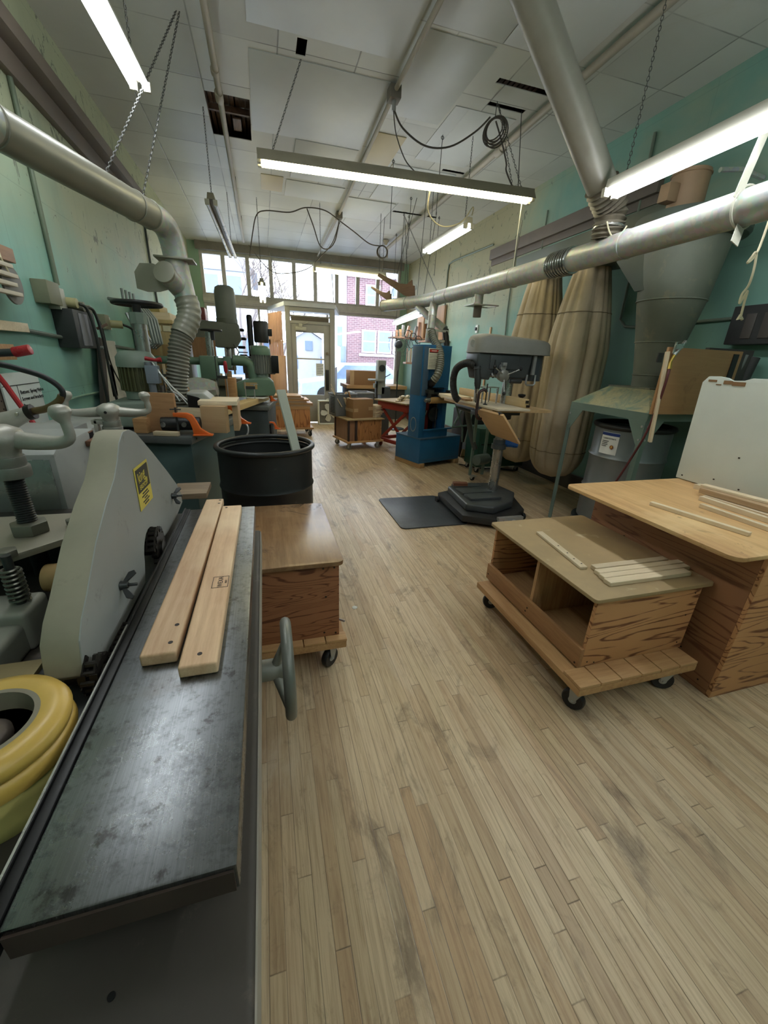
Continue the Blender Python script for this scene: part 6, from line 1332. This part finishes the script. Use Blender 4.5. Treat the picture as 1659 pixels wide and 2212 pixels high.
for k, (x, y, h) in enumerate(((-.98,6.0,.12),(-.9,5.8,.1),(-.93,5.42,.14))): o = MB().cyl((x,y,.88),(x,y,.88+h),.05,n=18).build('paint_can', M_zinc, None, bev=.003); tag(o, ['jar furthest left on the bench behind the shapers','middle jar on the bench behind the shapers','right jar on the bench behind the shapers'][k], 'jar')
# lumber cabinet against the left wall
t = thing('drawer_cabinet', 'old cream wooden cabinet stacked with trays against the left wall', 'cabinet', (-1.2,5.6,0)); M_crm = wood('cream cabinet wood',(186,164,110),(158,134,84),axis=2,scale=.8)
MB().box(-1.39,-1.0,5.5,6.1,.88,1.72).build('body', M_crm, t, bev=.006); MB().box(-1.39,-.97,5.47,6.12,1.72,1.76).build('cornice', M_crm, t, bev=.004)
for k in range(4): MB().box(-1.38+.1*k,-1.3+.1*k,5.49,5.5,1.64,1.7).build('pigeonhole', paint('pale label',(214,206,178),.6), t)
for k in range(3): MB().box(-1.36+.12*k,-1.27+.12*k,5.492,5.5,.95,1.5).build('door_panel', wood('darker panel',(152,122,72),(128,98,56),axis=2), t, bev=.002)
for k, (w, z) in enumerate(((.38,1.76),(.28,1.84))): block(['long pale tray on top of the cream cabinet','yellow box on top of the trays on the cream cabinet'][k], 'tray', 'tray', -1.38,-1.38+w,5.55,6.0,z,z+.08, M_maple if k == 0 else paint('yellow tray',(168,148,84),.6), 0)
# clamps hung on the wall
t = thing('hung_clamps', 'bundle of grey steel clamp frames hanging on the left wall above the olive motor', 'clamps', (-1.3,4.9,1.7)); M_clg = paint('grey clamp frame',(132,138,134),.4,.5)
for k in range(4):
    y = 4.62+.12*k; mb = MB().tube([(-1.33,y,1.86),(-1.1,y-.05,1.84),(-1.02,y-.05,1.72),(-1.0,y-.05,1.5),(-1.06,y-.05,1.45),(-1.12,y-.05,1.55),(-1.2,y,1.75)], .014, 6); mb.build('clamp_frame', M_clg, t)
    MB().cyl((-1.2,y-.02,1.84),(-1.2,y-.02,1.95),.012,n=8).build('clamp_screw', M_clg, t)
t = thing('leaning_board', 'tall narrow board leaning on the left wall behind the olive motor', 'board', (-1.2,4.0,.9)); MB().prism([(3.95,.88),(4.1,.88),(4.3,1.5),(4.22,1.52)], 'yz', -1.36, -1.33).build('dark_edge', M_dark, t); MB().prism([(4.1,.88),(4.7,.88),(4.6,1.5),(4.3,1.5)], 'yz', -1.37, -1.34).build('pale_face', paint('pale grey board',(190,188,174),.7), t)
block('brown wood block with a wire hung on the left wall under the cables', 'block', 'wall_block', -1.4,-1.34,4.28,4.42,1.02,1.3, wood('brown wall block',(160,118,76),(130,92,56),axis=2), 0)

# ================================================================== left wall fittings
xl = XL+.016
o = MB().tube([(xl,3.78,3.2),(xl,3.78,2.4),(xl,3.78,1.85)], .016, 10).build('conduit', paint('painted conduit left',(112,124,104),.5,.2,var=.1), None); tag(o, 'thick upright conduit on the left wall running down to the junction boxes', 'conduit')
o = MB().tube([(xl,6.9,3.3),(xl,6.9,2.6),(xl,7.0,1.75)], .014, 8).build('conduit', paint('dark conduit',(74,84,78),.5), None); tag(o, 'dark upright conduit on the left wall behind the duct elbow', 'conduit')
o = MB().tube([(xl+.006,2.4,1.56),(xl+.006,3.6,1.5),(xl+.006,5.4,1.43)], .014, 8).build('wall_rail', paint('dusty ledge pipe',(104,112,102),.6), None); tag(o, 'long dusty pipe running level along the left wall under the disconnect box', 'pipe')
o = MB().tube([(xl,2.4,1.0+.06),(xl,3.8,1.08),(xl,5.2,1.06)], .008, 6).build('wall_seam_strip', M_mint, None); tag(o, 'thin strip along the left wall low behind the cables', 'strip')
t = thing('junction_box', 'grey junction box at the foot of the thick conduit on the left wall', 'junction box', (XL,3.5,1.78)); MB().box(XL,XL+.09,3.42,3.6,1.7,1.84).build('box', paint('dusty box',(122,122,98),.6), t, bev=.006); MB().box(XL,XL+.07,3.6,3.72,1.68,1.82).build('outlet', paint('pale outlet',(172,172,158),.5), t, bev=.004)
for k in range(3):
    y = 3.74+.12*k; t = thing('plug', ['beige plug furthest left in the row under the conduit','second plug in the row under the conduit','third plug in the row under the conduit'][k], 'plug', (XL+.1,y,1.74)); MB().cyl((XL+.03,y,1.74-.012*k),(XL+.13,y,1.735-.012*k),.034,n=16).build('body', paint('beige plug',(168,162,118),.5) if k == 0 else paint('grey plug',(122,122,104),.5), t, bev=.004); MB().box(XL,XL+.03,y-.05,y+.05,1.69-.012*k,1.79-.012*k).build('cover_plate', M_zinc, t, bev=.003)
t = thing('disconnect_switch', 'dark electrical disconnect box with a lever on the left wall', 'switch box', (XL,3.85,1.6)); MB().box(XL,XL+.13,3.62,4.02,1.43,1.69).build('box', paint('dark grey switch box',(58,60,58),.5,.3,var=.15), t, bev=.006)
MB().box(XL+.13,XL+.135,3.7,3.86,1.45,1.67).build('door_panel', paint('worn silver door',(128,128,128),.4,.5,var=.2,scale=12), t); MB().bar((XL+.14,4.0,1.58),(XL+.2,4.06,1.62),.015,.02).build('lever', paint('brown lever',(92,72,60),.5), t, bev=.003); MB().cyl((XL+.13,4.03,1.44),(XL+.15,4.03,1.44),.012,n=8).build('knob', M_steel, t)
t = thing('outlet_box', 'second small outlet with a beige plug further along the left wall', 'outlet', (XL,4.6,1.68)); MB().box(XL,XL+.06,4.5,4.62,1.6,1.72).build('box', paint('dusty box',(122,122,98),.6), t, bev=.004); MB().cyl((XL+.04,4.68,1.65),(XL+.14,4.7,1.65),.034,n=14).build('plug_body', paint('beige plug',(168,162,118),.5), t); MB().box(XL,XL+.03,4.62,4.74,1.6,1.71).build('cover_plate', M_paper, t)
def cord(label, P, r=.009): o = MB().tube(spline(P,7), r, 7).build('black_cord', paint('black cord',(40,44,40),.55), None); return tag(o, label, 'cord')
cord('left of two heavy black cords hanging down the left wall from the plugs', [(XL+.13,3.76,1.735),(XL+.16,3.82,1.7),(XL+.17,3.86,1.5),(XL+.15,3.88,1.2),(XL+.16,3.86,.9),(XL+.18,3.84,.6)], .011)
cord('right of two heavy black cords hanging down the left wall from the plugs', [(XL+.13,3.88,1.72),(XL+.16,3.95,1.7),(XL+.17,4.0,1.5),(XL+.15,4.06,1.2),(XL+.16,4.1,.9),(XL+.18,4.1,.6)], .011)
cord('thin cord hanging diagonally down the left wall past the paper notice', [(XL+.13,4.02,1.7),(XL+.14,4.12,1.6),(XL+.1,4.3,1.3),(XL+.1,4.55,1.05),(XL+.12,4.7,.9)], .006)
cord('black cord looping from the second outlet behind the handwheel', [(XL+.14,4.7,1.65),(XL+.2,4.8,1.6),(XL+.2,4.9,1.4),(XL+.18,4.9,1.1)], .011)
t = thing('wall_notice', 'white paper notice taped to the left wall', 'notice', (XL,4.62,1.38)); MB().box(XL+.001,XL+.004,4.45,4.85,1.3,1.5).build('sheet', M_paper, t)
text('WT TOM', .07, paint('grey marker',(120,122,122),.8), t, frame((XL+.005,4.63,1.44),(0,1,0),(0,0,1))); text('TANKER', .06, paint('grey marker',(120,122,122),.8), t, frame((XL+.005,4.63,1.36),(0,1,0),(0,0,1)))
t = thing('whiteboard', 'white check list board with black marker notes on the left wall', 'whiteboard', (XL,2.95,1.1)); MB().box(XL+.03,XL+.04,2.72,3.12,.7,1.29).build('sheet', paint('whiteboard white',(218,224,218),.35,var=.02), t, bev=.002)
mb = MB(); mb.box(XL+.04,XL+.0415,2.72,3.12,1.22,1.224); mb.box(XL+.04,XL+.0415,2.86,2.863,.7,1.22); mb.build('ruled_lines', M_ink, t)
for k in range(4): z = 1.17-.11*k; mb = MB(); mb.box(XL+.04,XL+.0415,2.78,2.81,z,z+.005); mb.box(XL+.04,XL+.0415,2.78,2.81,z+.025,z+.03); mb.box(XL+.04,XL+.0415,2.78,2.784,z,z+.03); mb.box(XL+.04,XL+.0415,2.806,2.81,z,z+.03); mb.build('check_box', M_ink, t)
for k, s in enumerate(('Buttons. Spring Nylon','Screws and brackets','Paper')): text(s, .03, M_ink, t, frame((XL+.042,2.875,1.18-.038*k),(0,1,0),(0,0,1)), align='LEFT')
text('Project', .04, M_ink, t, frame((XL+.042,2.88,.86),(0,1,0),(0,0,1)), align='LEFT')
t = thing('pegboard', 'brown pegboard panel beside the whiteboard at the left edge', 'pegboard', (XL,2.5,1.1)); MB().box(XL+.01,XL+.025,2.2,2.74,.6,1.36).build('panel', paint('pegboard brown',(104,92,80),.7), t)
mb = MB()
for i in range(12):
    for j in range(17): mb.box(XL+.0245,XL+.0256,2.24+.042*i,2.248+.042*i,.64+.042*j,.648+.042*j)
mb.build('peg_holes', M_black, t)
t = thing('sander_rack', 'wooden rack with sanding sticks and a round grey disc on the left wall', 'rack', (XL,2.6,1.75)); MB().box(XL,XL+.12,2.3,3.03,1.86,1.93).build('upper_block', wood('rack block',(166,124,84),(140,100,62),axis=1), t, bev=.004); MB().cyl((XL+.09,2.98,1.75),(XL+.1,2.98,1.75),.1,n=32).build('disc', paint('grey disc',(128,124,118),.6,var=.15,scale=12), t)
for k in range(4): MB().box(XL+.1,XL+.135,2.35,2.98-.03*(k%2),1.69+.045*k,1.71+.045*k).build('stick', paint('pale sanding stick',(206,196,176),.7), t, bev=.002)
MB().tube([(XL+.1,2.92,1.93),(XL+.13,2.86,1.86),(XL+.13,2.9,1.8)], .004, 6).build('cream_cord', paint('cream cord',(210,200,170),.8), t); MB().cyl((XL+.05,2.95,1.93),(XL+.05,2.95,2.02),.006,n=6).build('hook', M_zinc, t)
block('upright brown board on the left wall under the sanding rack', 'board', 'wall_board', XL,XL+.06,2.2,2.72,1.36,1.72, wood('brown wall board',(150,120,86),(124,96,64),axis=2), 0)
block('pale wood piece with an orange band on the wall pipe', 'block', 'wood_piece', XL+.01,XL+.06,2.7,3.12,1.51,1.56, M_maple, 0)
block('small yellow block under the red clamp handle at the left edge', 'block', 'wood_block', XL,XL+.08,2.6,2.86,1.36,1.44, M_pine, 0)
o = MB().box(-.62,-.35,1.62,1.65,2.08,2.1).build('wood_stick', M_maple, None, bev=.002); o.location = (-.48,-.0,-.06); tag(o, 'pale wood stick poking in at the left edge under the grey duct', 'stick')

# ---- clutter on and around the far bench
for k, (x, y, h, lb) in enumerate(((-1.2,4.5,.42,'tall stick leaning over the bench behind the boot, furthest left'),(-1.0,4.75,.36,'pale stick leaning over the bench behind the boot'),(-1.05,5.1,.45,'stick beside the cream cabinet front'),(-.92,5.3,.3,'short stick before the cream cabinet'))):
    strip('stick', lb, 'stick', (x,y,.88), (x+.1-.06*k,y+.08,.88+h), .03, .02, M_pine if k % 2 else M_maple)
t = thing('bench_vise', 'green bench vise on the low bench behind the guide plank', 'vise', (-1.0,4.4,.88)); MB().box(-1.08,-.92,4.32,4.46,.88,.98).box(-1.1,-.9,4.34,4.38,.98,1.06).build('body', M_ggrn, t, bev=.01); MB().cyl((-1.0,4.2,.95),(-1.0,4.34,.95),.014,n=10).cyl((-1.08,4.22,.95),(-.92,4.22,.95),.007,n=8).build('screw', M_steel, t)
t = thing('tool_box', 'dark tool box on the low bench left of the green feeder', 'tool box', (-1.1,5.0,.88)); MB().box(-1.3,-1.05,4.85,5.05,.88,1.08).build('box', M_dark, t, bev=.008); MB().tube([(-1.24,4.95,1.08),(-1.23,4.95,1.12),(-1.12,4.95,1.12),(-1.11,4.95,1.08)], .008, 8).build('handle', M_steel, t)
for k, (x, y, w) in enumerate(((-.62,6.3,.1),(-.5,6.45,.08),(-.72,6.5,.09))):
    block(['brown offcut at the front of the overarm machine table','small offcut on the overarm machine table','offcut at the back of the overarm machine table'][k], 'offcut', 'offcut', x-w/2, x+w/2, y, y+.1, 1.1, 1.16+.03*k, M_pine if k else M_maple, 15*k)
o = MB().lathe([(.0,.0),(.017,.0),(.016,.0015),(.0,.002)], 20, (.45,2.02,0)).build('floor_plug', M_zinc, None); tag(o, 'small round metal plug set in the floor right of the reddish cart', 'plug')
# ================================================================== pipes, cords and hooks at the ceiling
M_pipe = paint('beige ceiling pipe', (164,156,140), .5, .1, var=.1, scale=4)
M_cord = paint('brown grey cord', (84,78,72), .6, var=.1)
def ctube(name, label, cat, P, r, m=None, sm=0, n=8):
    o = MB().tube(spline(P, sm) if sm else P, r, n).build(name, m or M_pipe, None, smooth=60); return tag(o, label, cat)
zc = ZC-.045
t = thing('ceiling_pipe', 'thin beige pipe running under the ceiling past the torn opening', 'pipe', (-.22,6,zc)); MB().tube([(-.23,1.0,zc-.02),(-.22,4.9,zc-.03),(-.22,9.75,zc-.09)], .026, 12).build('pipe', M_pipe, t)
MB().cyl((-.225,4.82,zc-.03),(-.225,4.95,zc-.03),.036,n=14).build('coupling', M_pipe, t, bev=.004); MB().cyl((-.225,4.5,zc-.03),(-.225,4.56,zc-.03),.034,n=14).build('coupling', M_pipe, t, bev=.004)
for y in (5.7,6.9,8.6): MB().cyl((-.2,y,zc-.03),(-.2,y,ZC),.004,n=6).build('hanger', M_chain, t)
t = thing('ceiling_conduit', 'straight dusty conduit along the middle of the ceiling with two junction boxes', 'conduit', (1.25,6,zc)); MB().tube([(1.24,1.0,zc),(1.245,4.3,zc),(1.34,7.6,zc),(1.36,10.6,zc-.02)], .02, 10).build('pipe', M_pipe, t)
for p in ((1.243,4.33),(1.345,7.68)): MB().box(p[0]-.05,p[0]+.05,p[1]-.06,p[1]+.06,zc-.06,ZC-.012).build('junction_box', paint('dusty junction box', (118,112,102), .6, var=.15), t, bev=.008); MB().cyl((p[0],p[1]-.01,zc-.13),(p[0],p[1]-.01,zc-.06),.018,n=10).build('cord_grip', M_zinc, t)
t = thing('ceiling_pipe', 'thicker beige pipe running under the right side of the ceiling', 'pipe', (2.6,6,zc)); MB().tube([(2.58,1.0,zc-.01),(2.58,3.2,zc-.01),(2.62,9.2,zc-.03)], .032, 14).build('pipe', M_pipe, t)
MB().cyl((2.6,4.78,zc-.02),(2.6,4.9,zc-.02),.043,n=14).build('coupling', M_pipe, t, bev=.004); MB().cyl((2.6,4.84,zc-.01),(2.6,4.84,zc-.01+.05),.02,n=10).build('sprinkler_stub', M_zinc, t); MB().cyl((2.62,9.2,zc-.03),(2.62,9.2,zc-.2),.02,n=10).build('down_stub', M_pipe, t)
ctube('hanging_cable', 'brown cord swagging from the middle junction box to the coiled cord', 'cord', [(1.243,4.32,zc-.12),(1.36,4.4,zc-.2),(1.6,4.45,zc-.27),(1.85,4.45,zc-.24),(2.05,4.35,zc-.14),(2.14,4.24,zc-.06)], .008, M_cord, 6)
ctube('hanging_cable', 'thin cord dropping from the middle junction box to the long strip light', 'cord', [(1.24,4.32,zc-.12),(1.26,4.28,zc-.3),(1.33,4.2,zc-.5),(1.4,4.08,2.98)], .005, M_cord, 6)
t = thing('cord_coil', 'coil of brown cord hung near the torn ceiling slots', 'cord', (2.17,4.2,zc-.15)); mb = MB()
for k in range(6): mb.torus((2.165+.006*k,4.2,zc-.16-.008*(k%3)), .085+.012*(k%3), .006, (.7,.6,.15*(k-2.5)/2.5), n=26, m=6)
mb.build('coil', M_cord, t); MB().tube(spline([(2.18,4.2,zc-.1),(2.24,4.16,zc-.25),(2.28,4.1,zc-.42),(2.27,4.06,zc-.5),(2.34,4.03,zc-.62),(2.36,4.02,2.97)],6), .007, 6).build('tail', M_cord, t); MB().cyl((2.17,4.2,zc-.08),(2.17,4.2,ZC-.02),.004,n=6).build('hook', M_chain, t)
chain((2.34,4.03,2.98),(2.2,4.22,ZC-.02),t,'second_chain'); MB().cyl((2.38,4.0,2.97),(2.47,4.27,ZC),.004,n=6).build('wire', M_chain, t)
for k, (x, y, z) in enumerate(((1.94,4.9,2.95),(1.62,5.6,2.95),(2.2,6.6,3.0),(2.33,7.3,2.6),(2.43,7.35,2.6),(2.9,7.2,2.8),(2.55,8.4,2.4),(2.7,8.5,2.4),(2.45,8.9,2.3))):
    o = MB().cyl((x,y,z),(x+.01,y,ZC-.004),.0038,n=6).torus((x+.01,y,ZC-.03),.014,.004,(0,1,0),n=12,m=5).build('hanger_wire', M_chain, None); tag(o, 'thin wire hanger hooked to the right half of the ceiling', 'wire', 'wire hangers on the ceiling')
ctube('hanging_cable', 'cream cord looping from the long strip light to the short one by the right wall', 'cord', [(1.55,4.1,2.9),(1.62,4.3,2.78),(1.85,4.5,2.74),(2.1,4.58,2.82),(2.24,4.62,2.98),(2.26,4.66,2.92)], .006, paint('cream cord', (210,200,170), .8), 6)
for k, (a, b) in enumerate((((2.0,6.9,2.36),(2.4,7.4,3.62)),((2.44,4.05,2.34),(2.46,3.98,2.9)))): pass
ctube('string', 'white pull string hanging from the right end of the long strip light', 'string', [(2.44,4.0,2.88),(2.445,4.0,2.35)], .005, paint('white string', (214,214,204), .8))
# cords around the far junction box
zf = zc
ctube('hanging_cable', 'long brown cord waving from the far junction box left to the transom', 'cord', [(1.345,7.66,zf-.08),(1.1,7.6,zf+.01),(.8,7.6,zf+.01),(.55,7.6,zf-.08),(.2,7.6,zf-.1),(.05,7.65,zf-.16),(-.03,7.7,zf-.4),(-.1,7.9,zf-.68)], .009, M_cord, 6)
ctube('hanging_cable', 'loop of brown cord hanging below the far junction box', 'cord', [(.82,7.6,zf),(.92,7.62,zf-.22),(1.02,7.65,zf-.46),(1.15,7.66,zf-.5),(1.27,7.66,zf-.38),(1.345,7.66,zf-.1)], .009, M_cord, 6)
ctube('hanging_cable', 'brown cord dropping from the far junction box toward the crosswise far light', 'cord', [(1.345,7.66,zf-.1),(1.22,7.6,zf-.42),(1.0,7.55,zf-.66),(.86,7.5,zf-.8),(.7,7.5,zf-.88),(.5,7.7,zf-.9),(.28,8.0,zf-.86),(.1,8.2,zf-.7),(-.1,8.0,zf-.5)], .007, M_cord, 6)
ctube('hanging_cable', 'brown cord from the far junction box to the small coil at the right', 'cord', [(1.36,7.66,zf-.09),(1.6,7.64,zf-.22),(1.85,7.62,zf-.36),(2.04,7.6,zf-.38)], .009, M_cord, 6)
t = thing('cord_coil', 'small round coil of cord hanging right of the far junction box', 'cord', (2.08,7.6,zf-.45)); mb = MB()
for k in range(4): mb.torus((2.08,7.6+.006*k,zf-.46), .085+.008*(k%2), .007, (.1*(k-1.5),1,.06*k), n=26, m=6)
mb.build('coil', M_cord, t); MB().cyl((2.08,7.6,zf-.38),(2.1,7.6,ZC),.004,n=6).build('wire', M_chain, t); MB().tube(arc((2.1,7.6,zf-.5),(2.14,7.9,2.4),.05), .006, 6).build('tail', M_cord, t)
for k, (a, b) in enumerate((((.5,9.1,2.46),(.28,10.4,3.5)),((1.5,9.2,2.46),(1.62,10.3,3.5)))): o = MB().cyl(a, b, .007, n=8).build('tie_rod', M_pipe, None); tag(o, ['left of the two tie rods holding up the vestibule roof','right of the two tie rods holding up the vestibule roof'][k], 'rod')
o = MB().lathe([(.02,.0),(.035,.03),(.07,.08),(.02,.09)], 18, (2.5,8.9,ZC-.095)).build('smoke_detector', M_pipe, None); tag(o, 'small beige sprinkler cup on the ceiling near the right window', 'fitting')
